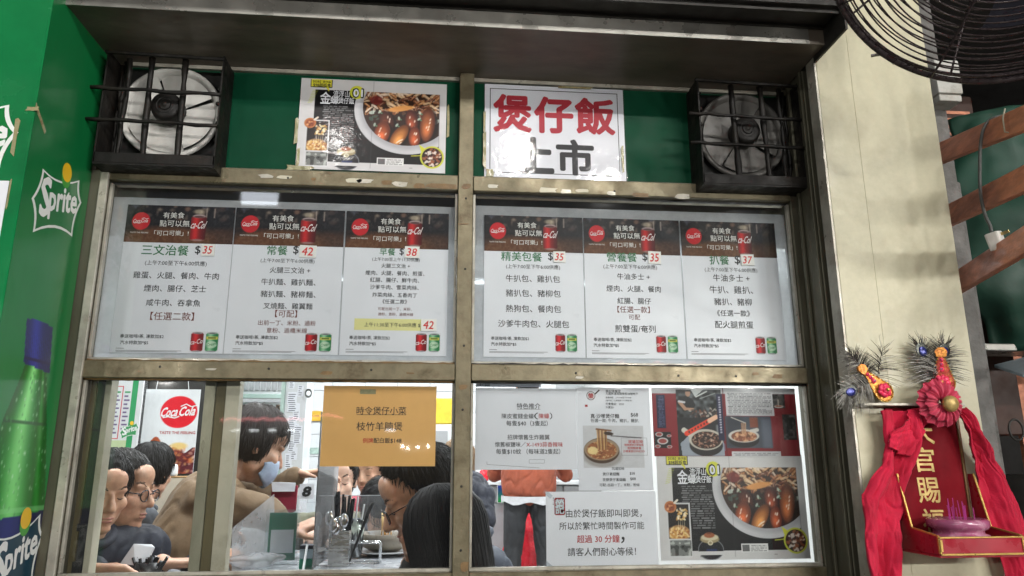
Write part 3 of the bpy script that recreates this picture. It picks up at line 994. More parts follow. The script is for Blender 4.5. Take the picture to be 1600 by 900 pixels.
    for k in range(6): p.line(955 + 10 * k, 420, 958 + 8 * k, 530, 7, rgb(215, 175, 135) if k % 2 else rgb(150, 100, 76))
    p.line(850, 360, 1000, 420, 9, rgb(215, 210, 200))
    for (x0, y0, x1, y1, s) in ((1325, 105, 1460, 262, 1), (1412, 325, 1560, 600, 2)):
        p.rect(x0, y0, x1, y1, rgb(40, 38, 40))
        p.put(((p.X > x0) & (p.X < x1) & (p.Y > y0) & (p.Y < y1)) * .8, np.clip(p.noise(60, 1.1, 20 + s) - .3, 0, 1)[..., None] * np.array((.62, .6, .6)))
    p.ell(1385, 240, 52, 16, rgb(220, 215, 210), soft=3); p.ell(1385, 236, 40, 10, rgb(150, 90, 70), soft=3); p.line(1385, 170, 1385, 230, 16, rgb(180, 170, 160), .8)
    p.rect(830, 725, 1365, 790, rgb(206, 206, 210)); p.lines(850, 737, 1350, 772, 2, rgb(80, 80, 84), .75, 9)
    return p.mesh('red_page_picture')


def noodle_pic():
    p = Pic(96, 76, 540, 240, 800, 425, rgb(196, 197, 202))
    rs = np.random.RandomState(4)
    p.ell(622, 375, 82, 48, rgb(120, 110, 100), soft=10, al=.5)
    p.ell(618, 350, 76, 56, rgb(74, 56, 44)); p.ell(618, 345, 74, 48, rgb(150, 128, 105)); p.ell(618, 348, 64, 40, rgb(150, 92, 56))
    ci = p.ellm(618, 348, 64, 40)
    for k in range(90):
        x, y = 555 + 125 * rs.rand(), 310 + 76 * rs.rand()
        p.line(x, y, x + 24 * (rs.rand() - .5), y + 14 * (rs.rand() - .5), 3.5, [rgb(205, 165, 110), rgb(120, 70, 40), rgb(220, 190, 140), rgb(90, 52, 34)][rs.randint(4)], .85, clip=ci)
    p.ell(580, 350, 22, 17, rgb(226, 200, 140), soft=4)
    for k in range(9): p.line(600 + 5 * k, 258 + 6 * rs.rand(), 604 + 4.5 * k, 345, 4.5, [rgb(205, 165, 110), rgb(110, 70, 45), rgb(160, 115, 70)][k % 3])
    p.line(598, 255, 660, 262, 7, rgb(120, 80, 52)); p.ell(650, 275, 20, 8, rgb(60, 44, 36), .1); p.line(660, 285, 790, 294, 4, rgb(70, 66, 66))
    return p.mesh('noodle_picture')


BAN, CANS, SPREAD, REDP, NOOD = banner_pic(), cans_pic(), spread_pic(), redpage_pic(), noodle_pic()


def coke(P, cx, cz, w, col, layer=6, bold=.012):
    P.text('Coca', cx - w * .5, cx - w * .02, cz, col, bold, h=w * .27, shear=.35, rot=.06, layer=layer)
    P.text('Cola', cx + w * .03, cx + w * .5, cz + w * .03, col, bold, h=w * .27, shear=.35, rot=.06, layer=layer)
    pts = [(cx - w * .44, cz - w * .17), (cx - w * .3, cz - w * .14), (cx - w * .1, cz - w * .18), (cx + w * .02, cz - w * .13)]
    P.stroke(pts, w * .035, col, layer)
    pts = [(cx + w * .05, cz + w * .17), (cx + w * .2, cz + w * .24), (cx + w * .36, cz + w * .16), (cx + w * .5, cz + w * .2)]
    P.stroke(pts, w * .03, col, layer)


def sheet_thing(name, label, cat, x0, z0, x1, z1, y, mat=None, group=None, th=.0012):
    t = thing(name, ((x0 + x1) / 2, y, z0), label, cat, group)
    MB().box(x0, x1, y, y + th, z0, z1).build('sheet', mat or M['paper'], t)
    return t


YM = .010   # menus hang just inside the glass
MENUS = [
 ('sandwich set menu sheet priced 35 with a red and a green can', (-.832, -.557), (120, 280, 3), [
   ('三文治餐', 305, 525, 330, 'g', .012), ('$', 555, 580, 333, 'k', .012), ('(上午7:00至下午6:00供應)', 320, 610, 392, 'k', .004), ('雞蛋、火腿、餐肉、牛肉', 265, 667, 448, 'k', .006),
   ('煙肉、腸仔、芝士', 315, 607, 510, 'k', .006), ('咸牛肉、吞拿魚', 325, 580, 577, 'k', .006), ('【任選二款】', 345, 550, 641, 'b', .004),
   ('奉送咖啡/茶, 凍飲加$2', 203, 408, 735, 'k', .012), ('汽水特飲加*$5', 203, 335, 765, 'k', .012)],
  [(583, 307, 650, 360, '35')], (535, 663, 712, 812), (182, 490, 797)),
 ('regular set menu sheet priced 42 listing noodles and sandwich', (-.555, -.270), (120, 280, 3), [
   ('常餐', 893, 988, 333, 'g', .012), ('$', 1015, 1040, 333, 'k', .012), ('(上午7:00至下午6:00供應)', 862, 1115, 381, 'k', .004), ('火腿三文治 +', 905, 1095, 425, 'k', .006),
   ('牛扒麵、雞扒麵、', 865, 1120, 480, 'k', .006), ('豬扒麵、豬柳麵、', 862, 1120, 537, 'k', .006), ('叉燒麵、雞翼麵', 875, 1105, 593, 'k', .006), ('【可配】', 930, 1033, 630, 'b', .004),
   ('出前一丁、米粉、通粉', 850, 1120, 672, 'b', .004), ('意粉、過橋米線', 890, 1080, 708, 'b', .004), ('奉送咖啡/茶, 凍飲加$2', 745, 943, 740, 'k', .012), ('汽水特飲加*$5', 743, 873, 768, 'k', .012)],
  [(1043, 313, 1125, 368, '42')], (1070, 1195, 717, 812), (730, 1025, 800)),
 ('breakfast menu sheet priced 38 with a yellow strip and second price 42', (-.266, .009), (500, 280, 3), [
   ('早餐', 280, 353, 340, 'g', .012), ('$', 373, 393, 341, 'k', .012), ('(上午7:00至上午11:30供應)', 245, 468, 375, 'k', .004), ('火腿三文治 +', 288, 422, 405, 'k', .006),
   ('煙肉、火腿、餐肉、煎蛋、', 213, 490, 438, 'k', .006), ('紅腸、腸仔、鮮牛肉、', 235, 465, 471, 'k', .006), ('沙爹牛肉、雪菜肉絲、', 235, 463, 505, 'k', .006), ('炸菜肉絲、五香肉丁', 246, 455, 541, 'k', .006),
   ('《任選二款》', 293, 408, 573, 'k', .006), ('可配出前一丁、米粉、', 272, 430, 607, 'b', .002), ('通粉、意粉、過橋米線', 272, 437, 632, 'b', .002), ('上午11:30至下午6:00供應 $', 207, 470, 681, 'k', .008),
   ('奉送咖啡/茶, 凍飲加$2', 137, 328, 742, 'k', .012), ('汽水特飲加*$5', 137, 262, 770, 'k', .012)],
  [(397, 318, 467, 370, '38'), (473, 657, 547, 712, '42')], (447, 565, 718, 812), (120, 410, 802)),
 ('bun set menu sheet priced 35 beside the centre mullion', (.106, .378), (730, 290, 3.103), [
   ('精美包餐', 165, 362, 342, 'g', .012), ('$', 392, 415, 345, 'k', .012), ('(上午7:00至下午6:00供應)', 188, 450, 392, 'k', .004), ('牛扒包、雞扒包', 187, 450, 449, 'k', .006),
   ('豬扒包、豬柳包', 187, 453, 520, 'k', .006), ('熱狗包、餐肉包', 187, 455, 595, 'k', .006), ('沙爹牛肉包、火腿包', 150, 494, 668, 'k', .006),
   ('奉送咖啡/茶, 凍飲加$2', 115, 300, 740, 'k', .012), ('汽水特飲加*$5', 115, 238, 768, 'k', .012)],
  [(418, 322, 475, 373, '35')], (424, 538, 715, 810), (107, 390, 800)),
 ('nutritious set menu sheet priced 35 listing toast, sausages and eggs', (.381, .653), (730, 290, 3.103), [
   ('營養餐', 676, 822, 345, 'g', .012), ('$', 849, 873, 347, 'k', .012), ('(上午7:00至下午6:00供應)', 660, 920, 392, 'k', .004), ('牛油多士 +', 727, 885, 440, 'k', .006),
   ('煙肉、火腿、餐肉', 675, 938, 498, 'k', .006), ('紅腸、腸仔', 728, 890, 558, 'k', .006), ('【任選一款】', 728, 885, 600, 'b', .004), ('可配', 783, 838, 638, 'b', .004), ('煎雙蛋/奄列', 717, 913, 693, 'k', .006),
   ('奉送咖啡/茶, 凍飲加$2', 613, 797, 746, 'k', .012), ('汽水特飲加*$5', 613, 735, 774, 'k', .012)],
  [(878, 322, 936, 380, '35')], (912, 1028, 722, 815), (605, 880, 806)),
 ('chop set menu sheet priced 37 beside the marble pillar jamb', (.657, .933), (1040, 290, 2.903), [
   ('扒餐', 199, 287, 337, 'g', .012), ('$', 313, 337, 338, 'k', .012), ('(上午7:00至下午6:00供應)', 177, 415, 381, 'k', .004), ('牛油多士 +', 215, 380, 418, 'k', .006),
   ('牛扒、雞扒、', 199, 395, 471, 'k', .006), ('豬扒、豬柳', 220, 390, 526, 'k', .006), ('《任選一款》', 233, 382, 578, 'k', .006), ('配火腿煎蛋', 224, 397, 630, 'k', .006),
   ('奉送咖啡/茶, 凍飲加$2', 128, 297, 700, 'k', .012), ('汽水特飲加*$5', 128, 240, 726, 'k', .012)],
  [(342, 315, 397, 363, '37')], (403, 511, 682, 767), (117, 375, 757)),
]
MZ0, MZ1 = 1.729, 2.121
CM = {'k': BLK, 'g': GRN, 'b': BRN, 'r': RED}
for lab, (x0, x1), (ox, oy, s), rows, tags, cans, fine in MENUS:
    t = sheet_thing('menu_sheet', lab, 'menu', x0, MZ0, x1, MZ1, YM)
    q = zr(ox, oy, s, YM)
    zb = MZ1 - (MZ1 - MZ0) * .262
    place_pic('banner', BAN, M['print'], t, x0, zb, x1, MZ1, YM - .0002)
    P = Print(wall_map(YM))
    for body, a, c, y, k, bold in rows:
        xa, z = q(a, y); xb, _ = q(c, y)
        if body.startswith('上午11'):
            ra, rz1 = q(162, 652); rb, rz0 = q(545, 712)
            P.rect(ra, rz0, rb, rz1, rgb(226, 222, 150), 2)
        P.text(body, xa, xb, z, CM[k], bold, layer=5)
    W, H = x1 - x0, zb - MZ0
    # banner lettering
    bw, bh = x1 - x0, MZ1 - zb
    U = lambda u: x0 + bw * u / 1.0
    V = lambda v: MZ1 - bh * v
    coke(P, U(.135), V(.435), bw * .135, rgb(235, 230, 230), 8)
    P.text('TASTE THE FEELING', U(.05), U(.215), V(.745), rgb(215, 210, 205), .02, layer=8)
    P.text('有美食', U(.335), U(.53), V(.26), rgb(232, 230, 226), -.004, layer=8, rot=.02)
    P.text('點可以無', U(.31), U(.585), V(.48), rgb(232, 230, 226), -.004, layer=8, rot=.02)
    P.text('「可口可樂」!', U(.27), U(.585), V(.74), rgb(232, 230, 226), -.002, layer=8, rot=.02)
    P.text('ca-Col', U(.605), U(.735), V(.50), rgb(235, 225, 225), .012, h=bh * .2, shear=.35, layer=8)
    # fine print
    fa, fz = q(fine[0], fine[2]); fb, _ = q(fine[1], fine[2])
    P.rect(fa, fz + .0022, fa + .02, fz + .0034, rgb(70, 70, 74), 3)
    for k in range(2): P.rect(fa, fz - .0030 - .0026 * k, fb - .01 * k, fz - .0018 - .0026 * k, rgb(120, 122, 128), 3)
    P.build('lettering', M['print_flat'], t)
    ca, cz1 = q(cans[0], cans[2]); cb, cz0 = q(cans[1], cans[3])
    place_pic('can_picture', CANS, M['print'], t, ca, cz0, cb, cz1, YM - .0002)
    P = Print(wall_map(YM - .0003))
    P.text('ca-Co', ca + (cb - ca) * .03, ca + (cb - ca) * .44, (cz0 + cz1) / 2, rgb(235, 225, 225), .012, h=(cz1 - cz0) * .22, shear=.3, rot=.15, layer=3)
    P.text('Cream', ca + (cb - ca) * .58, ca + (cb - ca) * .92, (cz0 + cz1) / 2 - .006, rgb(30, 120, 60), .012, h=(cz1 - cz0) * .14, shear=.3, rot=.2, layer=3)
    P.build('can_lettering', M['print_flat'], t)
    for (a, b_, c, d, num) in tags:
        xa, za = q(a, d); xb, zb2 = q(c, b_)
        MB().box(xa, xb, YM - .0040, YM - .0013, za, zb2, rot=(0, rnd.uniform(-.05, .05), 0)).build('price_tag', M['tag'], t)
        P = Print(wall_map(YM - .0042))
        w = xb - xa
        P.text(num, xa + w * .16, xb - w * .18, (za + zb2) / 2, rgb(214, 40, 36), .016, h=(zb2 - za) * .66, shear=.12, rot=rnd.uniform(-.05, .05), layer=2)
        P.build('price', M['print_flat'], t)

# clay pot rice sign
q = zr(700, 90, 4, -.006)
sx0, sx1, sz0, sz1 = .104, .504, 2.223, 2.510
t = sheet_thing('rice_sign', 'white sign with big red and black characters taped in front of the green board', 'sign', sx0, sz0, sx1, sz1, -.006, th=.003)
P = Print(wall_map(-.006))
a0, a1 = q(262, 190), q(1078, 745)
P.frame(a0[0], a1[1], a1[0], a0[1], .0022, BLK, 2)
for ch, xa, xb, ya, yb, c in (('煲', 290, 515, 232, 455, RED), ('仔', 545, 775, 248, 462, RED), ('飯', 800, 1035, 255, 470, RED), ('上', 428, 655, 500, 710, BLK), ('市', 683, 905, 515, 725, BLK)):
    l, r_ = q(xa, (ya + yb) / 2), q(xb, (ya + yb) / 2)
    tp, bt = q((xa + xb) / 2, ya), q((xa + xb) / 2, yb)
    c = rgb(176, 22, 44) if c is RED else c
    P.text(ch, l[0], r_[0], l[1], c, .034, h=tp[1] - bt[1], layer=4)
P.build('lettering', M['print_flat'], t)
MB().box(sx0 - .004, sx1 + .004, -.0085, -.0082, sz0 - .004, sz1 + .003).build('plastic_cover', glass_mat('cover_film', (.99, .99, .99), 1.35, .0, .01, .14, .07), t)
for px, py, w, h in ((757, 235, 5, 60), (757, 190, 4, 40), (765, 270, 14, 14), (973, 250, 4, 50), (800, 283, 40, 4), (900, 137, 60, 4)):
    p = at(px, py, 1, -.009)
    pts = [(p.x + (w / 1210) * sx * (.8 + .4 * rnd.random()), p.z + (h / 1210) * sz * (.8 + .4 * rnd.random())) for sx, sz in ((-1, -1), (.2, -1.1), (1, -1), (1.1, .1), (1, 1), (0, .9), (-1, 1), (-.9, 0))]
    MB().prism(pts, 1, -.0092, -.0097).build('tape_strip', M['tape'], t)

# magazine spreads
def spread(label, x0, z0, x1, z1, y, mat):
    t = sheet_thing('food_poster', label, 'poster', x0, z0, x1, z1, y, th=.0015, group='printed clay pot rice magazine spreads')
    o = place_pic('picture', SPREAD, mat, t, x0, z0, x1, z1, y - .0003)
    P = Print(wall_map(y - .0004))
    U = lambda a: x0 + (a - 20) / 1125 * (x1 - x0)
    V = lambda b_: z1 - (b_ - 55) / 780 * (z1 - z0)
    P.text('金', U(172), U(250), V(222), WHT, .02, h=V(170) - V(272), layer=2)
    P.text('蠔', U(250), U(312), V(238), WHT, .02, h=V(205) - V(272), layer=2)
    P.text('煲仔飯', U(312), U(430), V(240), WHT, .014, h=V(215) - V(268), layer=2)
    P.text('流浮山', U(268), U(392), V(182), WHT, .012, h=V(155) - V(212), layer=2)
    P.text('01', U(418), U(496), V(168), BLK, .07, h=V(130) - V(206), layer=2)
    P.text('01', U(422), U(492), V(168), WHT, .03, h=V(136) - V(200), layer=3)
    P.text('$98超抵食', U(112), U(246), V(112), BLK, .02, h=V(96) - V(128), layer=2)
    P.text('【旺角】煲仔飯', U(110), U(246), V(82), BLK, .01, layer=2, maxh=V(70) - V(94))
    P.build('lettering', M['print_flat'], t)
    return t


t = spread('clay pot rice food poster with crinkled glossy cover on green board', -.407, 2.232, -.004, 2.502, -.006, M['print_gloss'])
for px, py, w, h in ((463, 205, 6, 46), (468, 262, 40, 8), (700, 190, 4, 60), (465, 245, 5, 30)):
    p = at(px, py, 1, -.008)
    pts = [(p.x + (w / 1210) * sx * (.7 + .5 * rnd.random()), p.z + (h / 1210) * sz * (.8 + .4 * rnd.random())) for sx, sz in ((-1, -1), (.2, -1.1), (1, -1), (1.1, .1), (1, 1), (0, .9), (-1, 1), (-.9, 0))]
    MB().prism(pts, 1, -.0077, -.0083).build('tape_strip', M['tape'], t)
spread('clay pot rice food poster behind glass below the red magazine pages', .557, 1.218, .950, 1.477, .010, M['print'])
t = sheet_thing('magazine_page', 'red magazine double page with kitchen and noodle pot photographs', 'poster', .552, 1.474, .947, 1.652, .008, th=.0012)
place_pic('picture', REDP, M['print'], t, .552, 1.474, .947, 1.652, .0077)

# orange notice
ORG = pm('orange_paper', (.76, .42, .13), .5, 0, .08, 5, .05, 30)
t = sheet_thing('paper_notice', 'orange paper notice advertising a lamb casserole for 148', 'notice', -.299, 1.450, -.014, 1.650, .010, ORG)
q = zr(340, 580, 2.813, .010)
P = Print(wall_map(.010))
K2 = rgb(40, 28, 20)
for body, a, c, y, col, bold in (('時令煲仔小菜', 611, 829, 173, K2, .01), ('枝竹羊腩煲', 611, 812, 242, K2, .01), ('例牌', 638, 684, 305, rgb(190, 50, 30), .02), ('配白飯$148', 686, 808, 305, K2, .02)):
    xa, z = q(a, y); xb, _ = q(c, y)
    P.text(body, xa, xb, z, col, bold, layer=3)
xa, z = q(611, 192); xb, _ = q(829, 192)
P.rect(xa, z, xb, z + .0012, K2, 3)
P.build('lettering', M['print_flat'], t)
p = at(575, 612, 1, .009); MB().box(p.x - .02, p.x + .02, .0090, .0094, p.z - .006, p.z + .006).build('tape_strip', M['tape'], t)

# speciality notice
GP = pm('greyed_paper', (.68, .70, .76), .42, 0, .05, 5, .05, 20)
t = sheet_thing('paper_notice', 'white paper notice of specialities with a red four digit number', 'notice', .0865, 1.441, .350, 1.647, .010, GP)
q = zr(720, 580, 2.813, .010)
P = Print(wall_map(.010))
D2 = rgb(170, 48, 46); K3 = rgb(40, 42, 48)
for body, a, c, y, col, bold in (('特色推介', 246, 350, 153, K3, .014), ('陳皮蜜餞金蠔', 180, 320, 197, K3, .01), ('（', 322, 340, 197, K3, .008), ('陳蠔', 343, 388, 197, D2, .014), ('）', 391, 402, 197, K3, .008), ('每隻$40（3隻起）', 200, 382, 229, K3, .012),
                                 ('招牌懷舊生炸雞翼', 205, 390, 290, K3, .01), ('懷舊椒鹽味／', 150, 285, 322, K3, .01), ('X-1493蒜香辣味', 288, 448, 322, D2, .014), ('每隻$10蚊 （每味道2隻起）', 155, 437, 353, K3, .012)):
    xa, z = q(a, y); xb, _ = q(c, y)
    P.text(body, xa, xb, z, col, bold, layer=3, maxh=.017)
xa, z = q(246, 168); xb, _ = q(350, 168); P.rect(xa, z, xb, z + .0008, K3, 3)
pts = [q(115, 397), q(115, 410), q(345, 425)]; P.stroke(pts, .0008, rgb(100, 105, 110), 3)
x0_, z0_ = q(300, 405); x1_, z1_ = q(368, 388); P.frame(x0_, z0_, x1_, z1_, .0007, rgb(100, 105, 110), 3)
P.build('lettering', M['print_flat'], t)

# noodle pot notice
t = sheet_thing('paper_notice', 'grey noodle menu notice with round red logo and noodle bowl photo', 'notice', .351, 1.389, .5455, 1.6505, .0085, GP)
P = Print(wall_map(.0085))
x0_, z0_ = q(540, 425); x1_, z1_ = q(800, 240)
place_pic('picture', NOOD, M['print'], t, x0_, z0_, x1_, z1_, .0083)
lx, lz = q(571, 108)
P.ell(lx, lz, .0118, .0118, rgb(60, 32, 26), 2); P.ell(lx, lz, .0104, .0104, rgb(200, 200, 204), 3)
P.text('榮', lx - .0068, lx + .0068, lz - .0005, rgb(160, 30, 34), .03, layer=4)
P.stroke([q(590, 100), q(607, 84)], .0035, rgb(60, 32, 26), 3)
xa, z = q(545, 152); xb, _ = q(557, 152); P.rect(xa, z - .003, xb, z + .003, rgb(160, 30, 34), 3)
for body, a, c, y, col, bold in (('榮記茶餐室', 636, 702, 88, K3, .012), ('九龍新蒲崗錦榮街28號地下', 636, 778, 99, K3, .012), ('營業時間：上午7:00至下午9:00', 636, 748, 116, K3, .012), ('（每月初二公眾假期下午3時收市）', 636, 752, 129, K3, .012), ('外賣電話：2320', 636, 716, 144, K3, .012), ('外賣加1', 636, 672, 159, K3, .012),
                                 ('真·沙嗲煲仔麵', 570, 695, 197, BLK, .018), ('$68', 746, 778, 193, BLK, .012), ('任選一款: 牛肉，豬扒，雞扒', 570, 780, 217, K3, .012),
                                 ('現場加映', 735, 800, 310, D2, .016), ('現烤麥餅沙嗲飯底', 718, 802, 324, D2, .016), ('粗闊麵套餐', 732, 792, 338, D2, .016), ('沙嗲麥餅ESPRESSO', 712, 808, 352, D2, .016),
                                 ('同場加映', 664, 718, 428, K3, .008), ('煲仔素翅麵', 623, 696, 452, K3, .01), ('$58', 742, 764, 450, K3, .01), ('花膠煲仔素翅麵', 623, 724, 477, K3, .01), ('$88', 744, 768, 474, K3, .01), ('可配: 出前一丁，米粉，粉絲', 609, 785, 500, K3, .01)):
    xa, z = q(a, y); xb, _ = q(c, y)
    P.text(body, xa, xb, z, col, bold, layer=4)
xa, za = q(706, 370); xb, zb2 = q(817, 293); P.frame(xa, za, xb, zb2, .0006, K3, 3)
P.build('lettering', M['print_flat'], t)

# waiting notice
t = sheet_thing('paper_notice', 'white paper notice asking guests to wait over 30 minutes', 'notice', .2665, 1.203, .5505, 1.3865, .0105)
P = Print(wall_map(.0105))
for body, a, c, y, col, bold in (('由於煲仔飯即叫即煲，', 462, 795, 626, BLK, .008), ('所以於繁忙時間製作可能', 433, 806, 681, BLK, .008), ('超過 30 分鐘', 511, 698, 738, rgb(170, 30, 36), .016), ('，', 705, 720, 742, BLK, .01), ('請客人們耐心等候！', 470, 770, 795, BLK, .008)):
    xa, z = q(a, y); xb, _ = q(c, y)
    P.text(body, xa, xb, z, col, bold, layer=3)
xa, za = q(412, 633); xb, zb2 = q(458, 556)
P.rect(xa + .002, za, xb - .002, zb2, rgb(165, 36, 40), 2); P.rect(xa, za + .002, xb, zb2 - .002, rgb(165, 36, 40), 2)
P.text('榮', xa + .0025, xb - .0025, (za + zb2) / 2 + .0065, WHT, .02, layer=4); P.text('記', xa + .0025, xb - .0025, (za + zb2) / 2 - .0065, WHT, .02, layer=4)
for k, ch in enumerate('香港九龍'):
    xk, zk = q(407, 558 + 9 * k); P.text(ch, xk - .0016, xk + .0016, zk, K3, 0, layer=3)
P.build('lettering', M['print_flat'], t)
for px, py in ((856, 772), (858, 884)):
    p = at(px, py, 1, .0095)
    MB().box(p.x - .012, p.x + .012, .0097, .0100, p.z - .005, p.z + .005, rot=(0, R(40), 0)).build('tape_strip', M['acrylic'], t)


# ------------------------------------------------------------------ green drinks box at the left of the recess
BX = -.915
M['boxgreen'] = pm('glossy_green_vinyl', (.008, .19, .055), .2, 0, .15, 4, .08, 10, dirt=(.01, .09, .03), dirt_amt=.5, dscale=3, coat=.4)
M['vinyl'] = print_mat('vinyl_print', .3, .03, 6, coat=.12, spec=.35)
box = thing('drinks_box', (-1.3, -.16, .2), 'tall glossy green advertising box printed with a lemon-lime drink bottle', 'advertising box')
MB().box(-1.7, BX, -.315, -.0305, .2, 2.57).build('body', M['boxgreen'], box, bev=.003)
G0, G1 = rgb(18, 108, 58), rgb(24, 140, 66)
p = Pic(96, 440, -313, -2560, -33, -1000, G0)
zz = -p.Y / 1000; yy = p.X / 1000
g = np.clip((2.2 - zz) / 1.0, 0, 1)[..., None]
p.a = np.asarray(G0) * (1 - g) + np.asarray(G1) * g
zs = [1.0, 1.22, 1.346, 1.44, 1.548, 1.62, 1.669]
rt = [.0, -.013, -.029, -.048, -.074, -.095, -.108]
lf = [-.262, -.268, -.272, -.268, -.250, -.218, -.200]
er = np.interp(zz, zs, rt); el = np.interp(zz, zs, lf)
u = (yy - el) / (er - el)
ins = (u > 0) & (u < 1) & (zz < 1.672)
prof = .15 + .95 * np.exp(-((u - .42) / .20) ** 2) + .35 * np.exp(-((u - .84) / .05) ** 2)
c = np.stack([.06 + .70 * np.clip(prof - .3, 0, 1), .24 + .68 * np.clip(prof, 0, 1.1), .10 + .62 * np.clip(prof - .3, 0, 1)], -1)
p.put(ins, c)
rs = np.random.RandomState(2)
liq = ins & (zz < 1.545)
p.put(liq * .25 * (u > .0), rgb(40, 130, 40))
p.put(((np.abs(zz - 1.547) < .0035) & ins) * .7, rgb(20, 70, 34))
for k in range(150):
    z = 1.35 + .31 * rs.rand(); a = np.interp(z, zs, lf); b_ = np.interp(z, zs, rt)
    y = a + (b_ - a) * rs.rand(); r = 1 + 2.2 * rs.rand()
    p.ell(y * 1000, -z * 1000, r, r * 1.5, rgb(70, 150, 80) if rs.rand() < .6 else rgb(215, 240, 215), al=.6)
p.put(((np.abs(zz - 1.358) < .006) & ins) * .5, rgb(150, 225, 150))
lab = ins & (zz < 1.347 + .012 * (u - .5))
ls = (.75 + .5 * np.exp(-((u - .42) / .25) ** 2))[..., None]
p.put(lab, np.asarray(rgb(30, 36, 92)) * ls)
p.put((lab & (zz < 1.25)) * np.clip((1.25 - zz) / .12, 0, 1), np.asarray(rgb(16, 110, 60)) * ls)
cu = (yy - (-.214)) / .112
cu = cu - (zz - 1.72) * -.12 / .112 * 1.3
cap = (cu > 0) & (cu < 1) & (zz > 1.672 - .01 * cu) & (zz < 1.768 + .006 * np.sin(cu * 3.14))
cs = (.75 + .55 * np.exp(-((cu - .38) / .2) ** 2) + .12 * np.sign(np.sin(cu * 90)) * (zz < 1.74))[..., None]
p.put(cap, np.asarray(rgb(34, 40, 122)) * cs)
p.put(cap & (np.abs(zz - 1.683) < .003), rgb(30, 26, 78))
o = place_pic('bottle_picture', p.mesh('bottle_picture'), M['vinyl'], box, BX + .0012, 1.0, 0, 0, -.313)
o.location = Vector((BX + .0012, -.313, 1.0)) - org(box)
o.scale = (.280, 1, 1.56)
o.rotation_euler = (0, 0, R(90))


def lemon_logo(P, cy, cz, s, skew, gcol, cut=None, big=True):
    """spiky white outline with lettering and lemon; s = width"""
    def T(a, b):
        return (cy + a * s, cz + b * s + skew * a * s)
    def curve(p, q, bulge, n=6):
        out = []
        for i in range(n):
            t = i / n
            mx = p[0] + (q[0] - p[0]) * t; my = p[1] + (q[1] - p[1]) * t
            dx, dy = q[0] - p[0], q[1] - p[1]
            k = bulge * 4 * t * (1 - t)
            out.append((mx + dy * k, my - dx * k))
        return out
    C = [(-.40, .34), (.40, .30), (.52, .02), (.42, -.42), (-.40, -.40), (-.52, -.02)]
    def outline(f):
        pts = []
        for i in range(6):
            a, b = C[i], C[(i + 1) % 6]
            pts += curve((a[0] * f[0], a[1] * f[1]), (b[0] * f[0], b[1] * f[1]), .10)
        return [T(*q) for q in pts]
    P.poly(outline((1, 1)), rgb(232, 236, 232), 3)
    P.poly(outline((.915, .905)), gcol, 4)
    P.ell(*T(.10, .30), .105 * s, .13 * s, rgb(70, 160, 60), 5)
    P.ell(*T(.10, .36), .105 * s, .115 * s, rgb(236, 190, 40), 6)
    P.text('S', *[T(-.36, 0)[0], T(-.17, 0)[0]], T(-.26, .02)[1], rgb(236, 238, 236), .03, h=.42 * s, shear=.2, rot=skew, layer=8)
    P.text('prite', *[T(-.19, 0)[0], T(.42, 0)[0]], T(.11, -.03)[1], rgb(236, 238, 236), .03, h=.36 * s, shear=.2, rot=skew, layer=8)


P = Print(lambda u_, v_, w_: (BX + .0016 + w_, u_, v_))
lemon_logo(P, -.170, 2.062, .205, .28, rgb(20, 112, 60))
P.build('logo_print', M['vinyl'], box)
P = Print(lambda u_, v_, w_: (BX + .0016 + w_, u_, v_))
lemon_logo(P, -.125, 1.262, .20, .3, rgb(22, 60, 78))
P.build('label_logo_print', M['vinyl'], box)
# prints on the box front
P = Print(wall_map(-.3158))
lemon_logo(P, -1.065, 2.155, .24, .05, rgb(20, 120, 56))
P.build('front_logo_print', M['vinyl'], box)
MB().box(-1.2, -.942, -.3165, -.3157, 1.80, 2.052).build('white_sticker', M['paper'], box)
for px, py, w, h, pl in ((24, 212, 6, 56, 1), (52, 170, 18, 6, 1), (62, 185, 22, 7, 0), (14, 300, 2, 40, 1)):
    if pl:
        q_ = at(px, py, 1, -.3160)
        pts = [(q_.x + w / 1300 * a * (.7 + .5 * rnd.random()), q_.z + h / 1300 * b_ * (.8 + .4 * rnd.random())) for a, b_ in ((-1, -1), (0, -1.1), (1, -1), (1, 0), (1, 1), (0, .9), (-1, 1), (-1, 0))]
        MB().prism(pts, 1, -.3157, -.3168).build('tape_strip', M['tape'], box)
    else:
        q_ = at(px, py, 0, BX)
        pts = [(q_.y + .025 * a, q_.z + .02 * b_ - .8 * .025 * a) for a, b_ in ((-1, -.3), (1, -.3), (1.1, .3), (-1, .3))]
        MB().prism(pts, 0, BX + .0014, BX + .0022).build('tape_strip', M['tape'], box)

# ------------------------------------------------------------------ the shrine on the pillar
M['red_lacquer'] = pm('red_lacquer', (.30, .012, .025), .32, 0, .2, 9, .06, 50, coat=.3)
M['dark_red'] = pm('dark_red_board', (.15, .004, .009), .75, 0, .25, 8, .08, 60, spec=.15)
M['gold'] = pm('gold_leaf', (.75, .50, .13), .3, .9, .3, 40, .5, 160, dirt=(.3, .16, .04), dirt_amt=.6, dscale=40)
M['gold_trim'] = pm('gold_braid', (.52, .35, .10), .4, .7, .15, 60, .1, 200)
M['gold_text'] = pm('dull_gold_paint', (.42, .30, .11), .45, .5, .35, 60, .1, 160)
M['red_cloth'] = pm('red_cotton', (.48, .011, .042), .72, 0, .2, 14, .4, 260, sheen=.1, rvar=.1, spec=.2, dirt=(.30, .008, .022), dirt_amt=.6, dscale=9)
M['pink_cloth'] = pm('rosette_satin', (.46, .022, .065), .6, 0, .18, 20, .2, 200, sheen=.3)
M['pink_glass'] = pm('mauve_ceramic', (.32, .085, .17), .25, 0, .3, 20, .05, 60, coat=.4, dirt=(.55, .36, .42), dirt_amt=.8, dscale=22)
M['incense'] = pm('magenta_incense', (.35, .03, .2), .6, 0, .2, 30, .1, 60)
